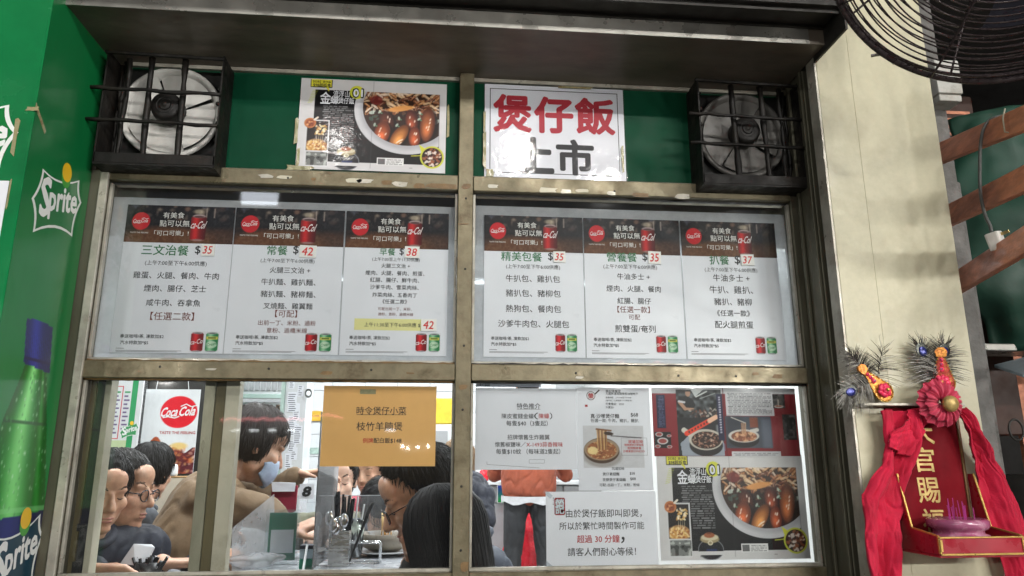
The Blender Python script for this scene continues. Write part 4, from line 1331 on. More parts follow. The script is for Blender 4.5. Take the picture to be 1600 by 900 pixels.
M['orange_foil'] = pm('orange_foil', (.70, .30, .06), .3, .6, .35, 60, .5, 150, dirt=(.55, .08, .06), dirt_amt=.7, dscale=45)
M['hotpink'] = pm('hot_pink_flower', (.72, .03, .10), .4, 0, .2, 30, .1, 80)
M['barb'] = pm('feather_barb', (.035, .03, .026), .35, .2, .4, 30, 0)
M['barb_pale'] = pm('pale_feather_barb', (.32, .31, .28), .4, .1, .3, 30, 0)
M['eye_blue'] = pm('feather_eye_blue', (.012, .018, .13), .25, .4, .4, 40, .1, 90)
M['eye_teal'] = pm('feather_eye_bronze', (.045, .05, .042), .3, .5, .4, 40, .1, 90)

sx0, sx1, sy, sd = 1.064, 1.250, -.2005, .145
sh = thing('wall_shrine', (1.157, -.2, 1.255), 'red and gold wall shrine with gold characters and a small tray on the pillar', 'shrine')
MB().box(sx0, sx1, sy - .006, sy, 1.262, 1.585).build('back_board', M['dark_red'], sh, bev=.001)
MB().box(sx0 - .004, sx1 + .004, sy - sd, sy - .0065, 1.258, 1.264).build('tray_floor', M['red_lacquer'], sh, bev=.001)
for x, nm in ((sx0 - .004, 'side'), (sx1, 'side')):
    y0, y1 = sy - .0065, sy - sd
    prof = [(y0, 1.2645), (y1, 1.2645), (y1, 1.301), (y0 - .05, 1.312), (y0 - .018, 1.43), (y0, 1.43)]
    MB().prism(prof, 0, x, x + .004).build('side_panel', M['red_lacquer'], sh)
    pts = [(x + .002, y1, 1.2665), (x + .002, y1, 1.302), (x + .002, y0 - .05, 1.313), (x + .002, y0 - .018, 1.431)]
    MB().bar(pts[0], pts[1], .006, .006, (1, 0, 0)).bar(pts[1], pts[2], .0045, .004).bar(pts[2], pts[3], .0045, .004).build('gold_trim', M['gold_trim'], sh, bev=.0008)
MB().box(sx0 - .0005, sx1 + .0005, sy - sd - .003, sy - sd + .001, 1.2645, 1.300).build('tray_front', M['red_lacquer'], sh)
MB().box(sx0 - .004, sx1 + .004, sy - sd - .0058, sy - sd - .0032, 1.2632, 1.2675).build('gold_trim', M['gold_trim'], sh, bev=.0008)
MB().box(sx0 - .004, sx1 + .004, sy - sd - .0058, sy - sd - .0032, 1.2978, 1.3015).build('gold_trim', M['gold_trim'], sh, bev=.0008)
for x in (sx0 - .004, sx1 - .002): MB().box(x, x + .006, sy - sd - .0062, sy - sd - .0031, 1.2705, 1.2955).build('gold_trim', M['gold_trim'], sh, bev=.0008)
MB().box(sx1 - .010, sx1 - .005, sy - .010, sy - .0062, 1.30, 1.58).build('gold_trim', M['tape_brown'], sh)
MB().box(.995, 1.25, sy - .035, sy, 1.5875, 1.594).build('ledge', M['bead'], sh, bev=.001)
P = Print(wall_map(sy - .0066), dl=3e-4)
for ch, cx, cz in (('天', 1.150, 1.528), ('官', 1.145, 1.463), ('賜', 1.147, 1.393), ('福', 1.150, 1.322)):
    P.text(ch, cx - .027, cx + .027, cz, rgb(190, 150, 70), .014, h=.056, shear=-.05, layer=2)
P.build('gold_lettering', M['gold_text'], sh)


def cloth(name, Lp, Rp, mat, parent, y0, amp, folds, seed, nu=40, nv=90, slump=.0):
    """hanging cloth strip between left and right edge polylines (x, z), with running folds"""
    r = random.Random(seed)
    ph = [r.random() * 6 for _ in range(6)]
    def edge(E, t):
        k = t * (len(E) - 1); i = min(int(k), len(E) - 2); f = k - i
        f2 = f * f * (3 - 2 * f) * .5 + f * .5
        return Vector(E[i]) * (1 - f2) + Vector(E[i + 1]) * f2
    def pt(u, v, back=0):
        a, b = edge(Lp, v), edge(Rp, v)
        q = a + (b - a) * u
        n = noise.noise(Vector((u * 2.2 + seed, v * 3.1, 0)))
        n2 = noise.noise(Vector((u * 6 + seed, v * 9, 4)))
        n3 = -math.exp(-(noise.noise(Vector((u * 5 + seed * 2, v * 7 + u * 3, 9))) / .09) ** 2) * .0045 - math.exp(-(noise.noise(Vector((u * 9 + seed, v * 4 - u * 6, 3))) / .08) ** 2) * .0025
        y = y0 - n3 - amp * (math.sin(u * folds + ph[0] + 1.5 * math.sin(v * 3 + ph[1])) * .6 + n * .9 + n2 * .25) - slump * math.sin(v * math.pi)
        return (q[0] + .006 * n2, min(y, -.2035) + back, q[1] + .004 * n)
    m_ = MB()
    m_.grid(sheet_grid(lambda u, v: pt(u, v), nu, nv))
    o = m_.build(name, mat, parent, smooth=True, fix=False)
    md = o.modifiers.new('thickness', 'SOLIDIFY'); md.thickness = .0012; md.offset = 0
    return o


cloth('ribbon', [(1.030, 1.575), (1.035, 1.50), (1.022, 1.45), (.968, 1.385), (.962, 1.30), (.955, 1.215), (.96, 1.05)],
      [(1.130, 1.578), (1.122, 1.505), (1.078, 1.42), (1.058, 1.352), (1.045, 1.30), (1.032, 1.21), (1.03, 1.05)], M['red_cloth'], sh, -.234, .020, 8, 3)
cloth('ribbon', [(1.100, 1.578), (1.095, 1.555), (1.04, 1.52), (1.033, 1.49)], [(1.15, 1.585), (1.16, 1.572), (1.13, 1.53), (1.09, 1.47)], M['red_cloth'], sh, -.247, .014, 5, 9, 30, 36)
cloth('ribbon', [(1.215, 1.58), (1.232, 1.53), (1.246, 1.47), (1.256, 1.42), (1.262, 1.34), (1.285, 1.21), (1.32, 1.05)],
      [(1.240, 1.583), (1.262, 1.53), (1.292, 1.48), (1.322, 1.43), (1.345, 1.36), (1.366, 1.23), (1.39, 1.05)], M['red_cloth'], sh, -.244, .018, 6.5, 5)

# rosette: pleated satin disc with a gold boss
rc = Vector((1.167, -.258, 1.592))
ros = thing('ribbon_rosette', rc, 'crimson pleated ribbon rosette with a gold boss above the shrine board', 'rosette')
ros.location = rc
for ring, (r0, r1, yo, n) in enumerate(((.008, .043, -.012, 23), (.008, .055, .004, 27))):
    def RP(u, v):
        a = u * 2 * math.pi
        r_ = r0 + (r1 - r0) * v
        w = (.35 + .65 * v)
        ple = math.sin(a * n + ring)
        r_ += .0022 * w * math.cos(a * n * .5 + ring + .8)
        a2 = a + .05 * math.sin(a * n * .5)
        droop = .10 * v * v
        return rc + Vector((r_ * math.cos(a2), yo - .020 * math.sin(v * 2.6) * .6 - .0035 * w * ple, r_ * math.sin(a2) * 1.0))
    o = MB().grid(sheet_grid(RP, 200, 9)).build('pleat_ring', M['pink_cloth'], ros, smooth=True, fix=False)
MB().ell(rc + Vector((.004, -.034, -.004)), (.019, .014, .019), nu=20, nv=12).build('gold_boss', M['gold_text'], ros, smooth=True)


def feather(parent, base, tip, eye_s, spread, seed, pale=.3, nb=70):
    """peacock feather: shaft, loose curved barbs, blue eye"""
    r = random.Random(seed)
    base, tip = Vector(base), Vector(tip)
    d = (tip - base).normalized()
    s = d.cross(Vector((0, 1, 0))).normalized()
    m1, m2 = MB(), MB()
    m1.tube([base, base.lerp(tip, .5) + s * .004, tip], [.0012, .001, .0006], 5)
    L = (tip - base).length
    for k in range(nb):
        t = .15 + .85 * r.random()
        side = 1 if k % 2 else -1
        o_ = base.lerp(tip, t)
        ang = R(18 + 55 * (1 - t) + 20 * r.random())
        dv = d * math.cos(ang) + s * side * math.sin(ang)
        l = spread * (.5 + .7 * r.random())
        pts = []
        for i in range(5):
            f = i / 4
            bend = s * side * (-.25 * l * f * f) if t > .8 else s * side * (.15 * l * f * f)
            pts.append(o_ + dv * l * f + bend + Vector((.004 * f * f * (r.random() - .5), -.008 * f * r.random() - .002, -.25 * f * f * l)))
        (m2 if r.random() < pale else m1).tube(pts, [.0007, .00065, .00055, .0004, .0002], 3, caps=False)
    f_ = MB.build(m1, 'feather', M['barb'], parent)
    if m2.v: m2.build('pale_barbs', M['barb_pale'], f_)['kind'] = 'stuff'
    a = math.atan2(d.z, d.x) - math.pi / 2
    e = base.lerp(tip, .86)
    if eye_s <= 0: return f_
    MB().ell(e + Vector((0, -.004, 0)), (eye_s * 1.45, .0015, eye_s * 1.75), (0, -a, 0), 20, 8).build('eye_halo', M['eye_teal'], f_, smooth=True)
    MB().ell(e + Vector((0, -.0065, -eye_s * .25)), (eye_s * .85, .0018, eye_s * 1.1), (0, -a, 0), 18, 8).build('eye_spot', M['eye_blue'], f_, smooth=True)
    return f_


def ornament(name, label, c, ang, s, tilt, feathers, mate, two=False):
    c = Vector(c)
    t = thing(name, c, label, 'ornament')
    Mr = Matrix.Rotation(ang, 3, 'Y') @ Matrix.Rotation(tilt, 3, 'Z')
    def W(a, b, o_=0): return c + Mr @ Vector((a * s, -o_, b * s))
    # tear-shaped plate, wide round foot, narrow capped top
    pts = []
    for k in range(24):
        a = -math.pi * 1.08 + k / 23 * math.pi * 1.16 + math.pi * .0
        pts.append((.40 * math.cos(a), .40 * math.sin(a)))
    pts += [(.09, 1.0), (-.09, 1.0)]
    n = len(pts)
    m_ = MB(); m_.add([W(a, b, 0) for a, b in pts] + [W(a, b, .004) for a, b in pts], [tuple(range(n)), tuple(range(2 * n - 1, n - 1, -1))] + [(i, i + n, (i + 1) % n + n, (i + 1) % n) for i in range(n)])
    m_.build('plate', mate, t)
    for i in range(n):
        p0, p1 = Vector(pts[i]), Vector(pts[(i + 1) % n])
        k = max(1, int((p1 - p0).length / .11))
        for j in range(k):
            q = p0.lerp(p1, j / k)
            MB().ell(W(q.x, q.y, .005), (.0024, .0024, .0024), nu=6, nv=4).build('bead', M['gold'], t)
    for b, r_ in ((.52, .10), (.70, .08), (.86, .07)):
        MB().ell(W(0, b, .006), (r_ * s, .003, r_ * s), nu=14, nv=6).build('sequin', M['hotpink'], t, smooth=True)
        MB().ell(W(0, b, .009), (r_ * s * .45, .002, r_ * s * .45), nu=10, nv=5).build('sequin_core', M['pink_glass'], t, smooth=True)
    MB().add([W(a, b, o_) for o_ in (0, .008) for a, b in ((-.16, .98), (.16, .98), (.2, 1.18), (.1, 1.32), (-.1, 1.32), (-.2, 1.18))],
             [tuple(range(6)), tuple(range(11, 5, -1))] + [(i, i + 6, (i + 1) % 6 + 6, (i + 1) % 6) for i in range(6)]).build('cap', M['orange_foil'], t)
    fl = MB()
    for k in range(9):
        a = k * 2 * math.pi / 9
        fl.ell(W(.17 * math.cos(a), .17 * math.sin(a) + .02, .009 + .003 * (k % 2)), (.13 * s, .005, .10 * s), (0, -a, 0), 8, 6)
    for k in range(6):
        a = k * 2 * math.pi / 6 + .3
        fl.ell(W(.08 * math.cos(a), .08 * math.sin(a) + .02, .015), (.09 * s, .005, .08 * s), (0, -a, 0), 8, 6)
    fl.build('flower', M['hotpink'], t, smooth=True)
    MB().ell(W(0, .02, .022), (.0045, .0045, .0045), nu=8, nv=6).build('pearl', M['gold'], t, smooth=True)
    for i, (b0, b1, es, sp, pl, nb) in enumerate(feathers):
        feather(t, b0, b1, es * 1.15, sp, 40 + i + int(c.x * 100), pl, nb * 2)
    return t


YO = -.222
ornament('gold_ornament', 'tilted orange gold shrine ornament with drooping peacock feather by the steel jamb', (1.052, YO, 1.622), R(-42), .062, R(8),
         [((1.03, YO - .004, 1.645), (.952, YO - .012, 1.618), .010, .045, .65, 110), ((1.03, YO - .002, 1.65), (.985, YO + .008, 1.715), .0, .040, .1, 90), ((1.04, YO, 1.63), (1.075, YO + .012, 1.73), .0, .055, .1, 26)], M['orange_foil'])
ornament('gold_ornament', 'upright red gold shrine ornament with two peacock eye feathers above the rosette', (1.196, -.240, 1.640), R(6), .066, R(-40),
         [((1.185, -.235, 1.64), (1.158, -.226, 1.735), .010, .055, .25, 120), ((1.195, -.235, 1.64), (1.222, -.228, 1.735), .009, .055, .35, 120)], pm('red_foil', (.42, .05, .03), .3, .5, .4, 60, .5, 150, dirt=(.6, .36, .08), dirt_amt=.9, dscale=50))
# incense burner on the tray
bc = Vector((1.157, -.278, 1.2642))
bt = thing('incense_burner', bc, 'mauve pink ceramic incense burner with thin incense sticks on the shrine tray', 'incense burner')
MB().lathe([(.0, 0), (.058, .0), (.063, .006), (.064, .030), (.060, .036), (.051, .039), (.051, .045), (.059, .049), (.063, .054), (.063, .066), (.057, .070), (.048, .066), (.0, .064)], 36, Matrix.Translation(bc)).build('bowl', M['pink_glass'], bt, smooth=True)
for k in range(13):
    a, r_ = rnd.random() * 6.28, .030 * rnd.random() ** .5
    x, y = bc.x + .006 + r_ * math.cos(a), bc.y + r_ * math.sin(a)
    MB().tube([(x, y, bc.z + .062), (x + rnd.uniform(-.004, .004), y, bc.z + .090 + .026 * rnd.random())], .0009, 5).build('incense_stick', M['incense'], bt)

# ------------------------------------------------------------------ industrial fan hanging in front of the pillar
fc = EYE + _f * 1.32 + CA * (784 / FPX * 1.32) + CB * (592 / FPX * 1.32)
ax = (EYE - fc).normalized()
ax = (ax + Vector((.10, 0, -.14))).normalized()
e1 = ax.cross(Vector((0, 0, 1))).normalized()
e2 = ax.cross(e1)
Mf = Matrix((e1, e2, ax)).transposed().to_4x4(); Mf.translation = fc
fan = thing('industrial_fan', fc, 'large dark brown wire-caged industrial fan hanging in front of the pillar', 'fan')
M['fanwire'] = pm('brown_enamel_wire', (.040, .028, .030), .28, .3, .3, 30, .3, 90, dirt=(.10, .08, .07), dirt_amt=.5, dscale=22)
M['fanblade'] = pm('fan_blade', (.05, .05, .07), .35, .5, .2, 8, .1, 50)
RF = .312
def ringpts(r_, h, n=96): return [Mf @ Vector((r_ * math.cos(2 * math.pi * k / n), r_ * math.sin(2 * math.pi * k / n), h)) for k in range(n)]
def dome(r_, front): 
    q = r_ / RF
    return (.005 + .062 * (1 - q ** 3.2)) if front else -(.03 + .085 * min(1, (1 - q) * 3.2))
MB().tube(ringpts(RF, 0), .0062, 8, closed=True).build('rim', M['fanwire'], fan, smooth=True)
MB().tube(ringpts(RF - .003, -.028), .0040, 8, closed=True).build('rim', M['fanwire'], fan, smooth=True)
k = 0
r_ = .06
while r_ < RF - .006:
    MB().tube(ringpts(r_, dome(r_, True)), .0017, 5, closed=True).build('front_guard_ring', M['fanwire'], fan, smooth=True)
    r_ += .0125
r_ = .10
while r_ < RF - .004:
    MB().tube(ringpts(r_, dome(r_, False)), .0017, 5, closed=True).build('rear_guard_ring', M['fanwire'], fan, smooth=True)
    r_ += .0165
for k in range(8):
    a = 2 * math.pi * k / 8 + .22
    for front in (True, False):
        pts = []
        for i in range(12):
            r_ = .05 + (RF - .05) * i / 11
            aa = a + (.0 if front else .12)
            pts.append(Mf @ Vector((r_ * math.cos(aa), r_ * math.sin(aa), dome(r_, front) + (.002 if front else -.002))))
        MB().tube(pts, .0026, 6).build('guard_spoke', M['fanwire'], fan, smooth=True)
MB().lathe([(0, .075), (.045, .074), (.06, .066), (.062, .06)], 28, Mf).build('badge_plate', M['fanwire'], fan, smooth=True)
for k in range(3):
    a0 = k * 2 * math.pi / 3 + 1.5
    def FB(u, v):
        a = a0 + u * 1.15 - .25 * v
        r_ = .05 + v * .17
        return Mf @ Vector((r_ * math.cos(a), r_ * math.sin(a), -.055 + .05 * u * (.5 + .5 * v)))
    MB().grid(sheet_grid(FB, 10, 8)).build('blade', M['fanblade'], fan, smooth=True, fix=False)
prof = [(.0, -.26), (.07, -.255)]
for i in range(14): prof += [(.078, -.245 + i * .0105), (.070, -.241 + i * .0105)]
prof += [(.06, -.09), (.04, -.05), (0, -.05)]
MB().lathe(prof, 32, Mf).build('motor', M['fanwire'], fan, smooth=False)
mp_ = Mf @ Vector((0, 0, -.2))
MB().tube([mp_, mp_ + Vector((.02, .12, .25)), mp_ + Vector((.02, .2, .9))], .016, 10).build('hanger_pole', M['fanwire'], fan, smooth=True)
q_ = [Mf @ Vector((RF * math.cos(a), RF * math.sin(a), -.004)) for a in (2.35, 2.30)]
clip_c = at(1428, 108, 1, fc.y - .0)
d_ = (clip_c - EYE).normalized(); 
# small bent clip on the rim
aa = math.atan2((Mf.inverted() @ clip_c).y, (Mf.inverted() @ clip_c).x)
c0 = Mf @ Vector((RF * math.cos(aa), RF * math.sin(aa), 0)); c1 = Mf @ Vector(((RF + .016) * math.cos(aa - .05), (RF + .016) * math.sin(aa - .05), 0)); c2 = Mf @ Vector(((RF + .003) * math.cos(aa + .1), (RF + .003) * math.sin(aa + .1), 0))
MB().bar(c2, c0, .008, .003).bar(c0, c1, .008, .003).build('rim_clip', M['fanwire'], fan)

# ------------------------------------------------------------------ clutter right of the pillar
M['redwood'] = pm('red_brown_timber', (.60, .24, .14), .55, 0, .35, 5, .5, 40, dirt=(.34, .12, .07), dirt_amt=.6, dscale=6, stretch=(6, .8, 6))
M['tarp'] = pm('dark_green_canvas', (.007, .045, .027), .6, 0, .35, 3, .2, 90, dirt=(.008, .035, .022), dirt_amt=.7, dscale=3)
M['oldwhite'] = pm('dirty_white_plastic', (.42, .42, .39), .5, 0, .15, 10, .1, 60, dirt=(.16, .14, .1), dirt_amt=.7, dscale=10)
M['concrete'] = pm('rough_concrete', (.13, .127, .12), .85, 0, .3, 14, .9, 70, dirt=(.09, .085, .075), dscale=8, dist=.004)
M['plugwhite'] = pm('white_plug_plastic', (.72, .70, .66), .4, 0, .08, 12, .05, 60)
M['brass'] = pm('brass', (.55, .42, .18), .3, .9, .2, 30, .1, 80)
M['rubber'] = pm('grey_cable_rubber', (.10, .105, .10), .5, 0, .2, 20, .1, 60)
M['browncab'] = pm('dark_brown_wood', (.045, .020, .013), .6, 0, .3, 8, .3, 60)
M['bluepaint'] = pm('pale_blue_board', (.33, .42, .47), .5, 0, .15, 5, .1, 50)
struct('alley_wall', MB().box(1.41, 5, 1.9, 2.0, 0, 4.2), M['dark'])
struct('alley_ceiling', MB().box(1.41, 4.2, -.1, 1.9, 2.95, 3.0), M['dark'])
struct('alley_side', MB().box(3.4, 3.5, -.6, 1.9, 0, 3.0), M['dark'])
rack = thing('timber_rack', (1.5, -.3, 1.9), 'rack of three red brown timber bars beside the marble pillar', 'rack')
for (a, b_) in (((1470, 240), (1600, 186)), ((1488, 335), (1600, 281)), ((1500, 440), (1600, 378))):
    p0, p1 = at(*a, 1, .02), at(*b_, 1, -.36)
    d = p1 - p0
    MB().bar(p0 - d * .15, p1 + d * .55, .022, .062).build('timber_bar', M['redwood'], rack, bev=.002)
for t_ in (1.45,):
    p0, p1 = at(1470, 240, 1, .02), at(1600, 186, 1, -.36)
    q = p0.lerp(p1, t_)
    MB().box(q.x + .012, q.x + .04, q.y - .02, q.y + .02, 0, 2.55).build('rack_post', M['redwood'], rack, bev=.002)
# concrete post, boxes
cp = at(1484, 300, 1, .22)
tag(MB().box(cp.x - .028, cp.x + .028, .2, .26, 0, 2.35).build('concrete_post', M['concrete'], None, (cp.x, .23, 0), bev=.004), 'rough grey concrete post standing behind the timber bars', 'post')
q1, q2 = at(1459, 92, 1, .0), at(1506, 146, 1, .0)
eb = thing('junction_box', ((q1.x + q2.x) / 2, .03, q2.z), 'dirty white plastic junction box fixed high beside the pillar', 'box')
MB().box(q1.x, q2.x, 0, .07, q2.z, q1.z).build('cover', M['oldwhite'], eb, bev=.006, seg=2)
MB().box(q1.x + .006, q2.x - .002, .008, .07, q2.z - .022, q2.z - .001).build('base', M['oldwhite'], eb, bev=.002)
MB().box(q1.x + .012, q2.x - .01, .071, .1, 0, q1.z + .4).build('conduit_board', M['concrete'], eb)
cb = at(1508, 232, 1, .5)
cab = thing('speaker_cabinet', (cb.x, .6, 1.8), 'dark brown wooden cabinet with a perforated front in the shadows', 'cabinet')
MB().box(cb.x - .08, cb.x + .06, .5, .75, 1.55, cb.z + .22).build('case', M['browncab'], cab, bev=.004)
for i in range(9):
    MB().box(cb.x - .06, cb.x + .04, .4965, .4995, cb.z - .10 + i * .03, cb.z - .088 + i * .03).build('grille_slat', M['redwood'], cab)
# canvas bundle
def TP(u, v):
    a = -.9 + 1.8 * u
    n = noise.noise(Vector((u * 3, v * 5, 2))) * .05 + noise.noise(Vector((u * 9, v * 12, 7))) * .014
    w = .28 * (.75 + .35 * math.sin(math.pi * min(1, v * 1.1 + .05))) 
    return Vector((1.98 + (w + n) * math.sin(a * 1.4), .35 - (w + n) * math.cos(a * 1.4) * .8 + .05 * v, 1.80 + .85 * v + .03 * n))
o = MB().grid(sheet_grid(TP, 40, 50)).build('canvas_bundle', M['tarp'], None, (1.98, .35, 1.80), smooth=True, fix=False)
tag(o, 'dark green canvas bundle hanging behind the timber bars', 'canvas')
md = o.modifiers.new('thickness', 'SOLIDIFY'); md.thickness = .003
# dark slatted shelf behind
shf = thing('slatted_shelf', (2.2, .8, 1.0), 'dark slatted shelf in the shadow under the canvas bundle', 'shelf')
for i in range(7):
    z = at(1580, 395 + i * 24, 1, .8).z
    MB().box(1.9, 2.8, .79, .81, z - .005, z + .005).build('slat', M['browncab'], shf)
MB().box(2.22, 2.27, .77, .7895, 1.2, 2.3).build('upright', M['redwood'], shf)
MB().box(2.34, 2.38, .77, .7895, 1.2, 2.3).build('upright', M['browncab'], shf)
# steel ledge, pale blue board, drum
q1, q2 = at(1514, 541, 1, .30), at(1600, 553, 1, .30)
tag(MB().box(q1.x, q1.x + .9, .24, .36, q2.z, q1.z).build('steel_ledge', M['fascia'], None, (q1.x + .4, .3, q2.z), bev=.003), 'narrow grey steel ledge above the pale blue board', 'ledge')
q1 = at(1556, 572, 1, .1)
bb = MB().add([at(1554, 574, 1, .25), at(1640, 552, 1, .25), at(1640, 560, 1, -.15), at(1600, 590, 1, -.12)] + [at(1554, 574, 1, .25) + Vector((0, 0, .008)), at(1640, 552, 1, .25) + Vector((0, 0, .008)), at(1640, 560, 1, -.15) + Vector((0, 0, .008)), at(1600, 590, 1, -.12) + Vector((0, 0, .008))],
              [(0, 3, 2, 1), (4, 5, 6, 7), (0, 1, 5, 4), (1, 2, 6, 5), (2, 3, 7, 6), (3, 0, 4, 7)])
tag(bb.build('counter_board', M['bluepaint'], None, at(1600, 575, 1, .1)), 'pale blue board corner jutting out under the steel ledge', 'board')
dc = at(1640, 800, 1, .35)
dr = thing('metal_drum', (dc.x, dc.y, 0), 'dark grey metal drum with a ring handle beside the shrine ribbon', 'drum')
MB().lathe([(0, 0), (.2, 0), (.205, .02), (.2, .04), (.2, .75), (.207, .77), (.2, .79), (.2, 1.38), (.205, 1.40), (.19, 1.42), (0, 1.42)], 48, Matrix.Translation((dc.x, dc.y, 0))).build('barrel', M['darksteel'], dr, smooth=True)
hc = at(1583, 672, 1, dc.y - .2)
MB().tube([hc + Vector((.022 * math.cos(a), -.012, .03 * math.sin(a))) for a in [2 * math.pi * k / 24 for k in range(24)]], .0035, 6, closed=True).build('ring_handle', M['darksteel'], dr, smooth=True)
# cable and plug hung over the top bar
pc = thing('power_plug', at(1555, 390, 1, -.20), 'white three-pin plug dangling on grey cable over the timber bars', 'plug')
pix = [(1600, 190, .03), (1575, 182, .03), (1556, 183, .02), (1542, 192, 0), (1534, 212, 0), (1531, 250, 0), (1532, 300, 0), (1539, 335, 0), (1547, 352, 0), (1549, 362, 0)]
pts = [at(x, y, 1, -.235 - dy) for x, y, dy in pix]
sm = []
for i in range(len(pts) - 1):
    for k in range(4):
        t_ = k / 4
        p0, p1, p2, p3 = pts[max(i - 1, 0)], pts[i], pts[i + 1], pts[min(i + 2, len(pts) - 1)]
        sm.append(.5 * ((2 * p1) + (p2 - p0) * t_ + (2 * p0 - 5 * p1 + 4 * p2 - p3) * t_ ** 2 + (3 * p1 - p0 - 3 * p2 + p3) * t_ ** 3))
sm.append(pts[-1])
MB().tube(sm, .0042, 8).build('cable', M['rubber'], pc, smooth=True)
g_ = at(1556, 376, 1, -.235)
Mp = Matrix.Translation(g_) @ Matrix.Rotation(R(-14), 4, 'Y') @ Matrix.Rotation(R(32), 4, 'Z')
def lb(m_, x0, x1, y0, y1, z0, z1):
    vs = [Mp @ Vector(v_) for v_ in ((x0, y0, z0), (x1, y0, z0), (x1, y1, z0), (x0, y1, z0), (x0, y0, z1), (x1, y0, z1), (x1, y1, z1), (x0, y1, z1))]
    return m_.add(vs, [(0, 3, 2, 1), (4, 5, 6, 7), (0, 1, 5, 4), (1, 2, 6, 5), (2, 3, 7, 6), (3, 0, 4, 7)])
pb = lb(MB(), -.019, .019, -.016, .016, -.024, .022).build('plug_body', M['plugwhite'], pc, bev=.005, seg=2)
for x, z, w, h in ((0, .012, .002, .004), (-.011, -.012, .0033, .002), (.011, -.012, .0033, .002)):
    lb(MB(), x - w, x + w, -.036, -.016, z - h, z + h).build('pin', M['brass'], pb, bev=.0006)
tp = at(1576, 176, 1, -.29)
MB().tube([at(1570, 170, 1, -.30), at(1567, 185, 1, -.31), at(1570, 206, 1, -.31), at(1585, 209, 1, -.31)], .0022, 6).build('string_tie', M['cream'], pc, smooth=True)

# ------------------------------------------------------------------ lamps of the street market behind the viewer (the first two show as glare; low ones are unseen, added light)
M['shade'] = pm('red_lamp_shade', (.5, .03, .02), .4, 0, .1, 8, .05, 40)
M['bulb'] = emit_mat('lit_bulb', (1, .95, .86), 60)
def stall_lamp(x, y, z, e, label):
    t = thing('stall_lamp', (x, y, z), label, 'lamp', 'red shaded bulbs hanging over the street stalls')
    MB().lathe([(.012, .16), (.03, .15), (.05, .12), (.13, .05), (.132, .048), (.05, .115), (.012, .14)], 32, Matrix.Translation((x, y, z)), caps=False).build('lamp_shade', M['shade'], t, smooth=True)
    MB().ell((x, y, z + .03), (.035, .035, .045), nu=16, nv=10).build('bulb', M['bulb'], t, smooth=True)
    MB().tube([(x, y, z + .16), (x, y, z + .8)], .006, 6).build('cord', M['rubber'], t)
    l = bpy.data.lights.new('bulb_light', 'POINT'); l.energy = e; l.shadow_soft_size = .05; l.color = (1, .975, .93)
    o = bpy.data.objects.new('bulb_light', l); sc.collection.objects.link(o); o.parent = t; o.location = (0, 0, -.03)
for x, y, z, e in ((-.73, -2.7, 3.56, 40), (.48, -2.7, 3.52, 40), (1.6, -5.0, 4.20, 150), (2.3, -5.1, 4.24, 150), (3.0, -5.0, 4.20, 150), (3.7, -5.1, 4.24, 150)):  # last four share one key light, split to soften its shadows
    stall_lamp(x, y, z, e, 'red shaded bulb hanging high over the street opposite the window')
for x, d, e in [(1.7 + .42 * k, 5.0 + .17 * (k % 3), 82) for k in range(9)] + [(-2.6, 5.3, 110), (-4.2, 5.1, 110)]:  # low lamps added for even light on the front, glints hidden by the transom
    stall_lamp(x, -d, 1.45 + .230 * (1.9 + d) / 1.9, e, 'added unseen red shaded bulb lighting the shop front from low across the street')
# lights across the street that the panes mirror
EM = Vector((0, 1.9, 1.45))
def mir(px, py, d):
    p0 = at(px, py, 1, 0)
    return EM + (p0 - EM) * ((1.9 + d) / 1.9)
M['tubelit'] = emit_mat('far_lit_tube', (.95, .98, 1), 14)
M['redlit'] = emit_mat('far_red_neon', (1, .25, .25), 6)
M['signlit'] = emit_mat('far_lit_sign', (.85, .9, 1), 7)
for x0_, x1_ in ((362, 374), (389, 404), (419, 432), (449, 462), (1372 - 770, 618)):
    a_, b_ = mir(x0_, 672, 30), mir(x1_, 672.5, 30)
    t = thing('street_tube', a_, 'distant lit fluorescent tube across the street', 'lamp', 'lit tubes far across the street')
    MB().tube([a_, b_], .03, 8).build('tube', M['tubelit'], t)
    MB().box(a_.x, b_.x, a_.y - .08, a_.y - .04, a_.z - .05, a_.z + .06).build('casing', M['darksteel'], t)
for x_, y_ in ((629, 697), (637, 700), (653, 699), (669, 697)):
    a_ = mir(x_, y_, 16)
    t = thing('street_bulb', a_, 'distant bare lit bulb across the street', 'lamp', 'bare bulbs far across the street')
    MB().ell(a_, (.03, .03, .035)).build('bulb', M['bulb'], t, smooth=True)
    MB().tube([a_ + Vector((0, 0, .035)), a_ + Vector((0, 0, .5))], .006, 6).build('cord', M['rubber'], t)
pts = [mir(345 + 5 * k, 655 + 1.5 * math.sin(k * 1.3) + .5 * math.sin(k * 3.1), 12) for k in range(26)] + [mir(490, 651, 12), mir(512, 648, 12), mir(535, 653, 12)]
t = thing('neon_strip', pts[0], 'wavy red neon strip across the street mirrored in the panes', 'neon')
MB().tube(pts, .018, 6).build('tube', M['redlit'], t, smooth=True)
MB().bar(pts[0] + Vector((0, -.06, -.08)), pts[-1] + Vector((0, -.06, -.08)), .02, .05).build('backing', M['darksteel'], t)
a_, b_ = mir(376, 316, 10), mir(434, 290, 10)
t = thing('lit_sign', (a_ + b_) / 2, 'white lit signboard high across the street mirrored in the panes', 'sign')
MB().box(a_.x, b_.x, a_.y - .1, a_.y, min(a_.z, b_.z), max(a_.z, b_.z)).build('panel', M['signlit'], t)
MB().box(a_.x - .05, b_.x + .05, a_.y - .2, a_.y - .102, min(a_.z, b_.z) - .05, max(a_.z, b_.z) + .05).build('casing', M['darksteel'], t)


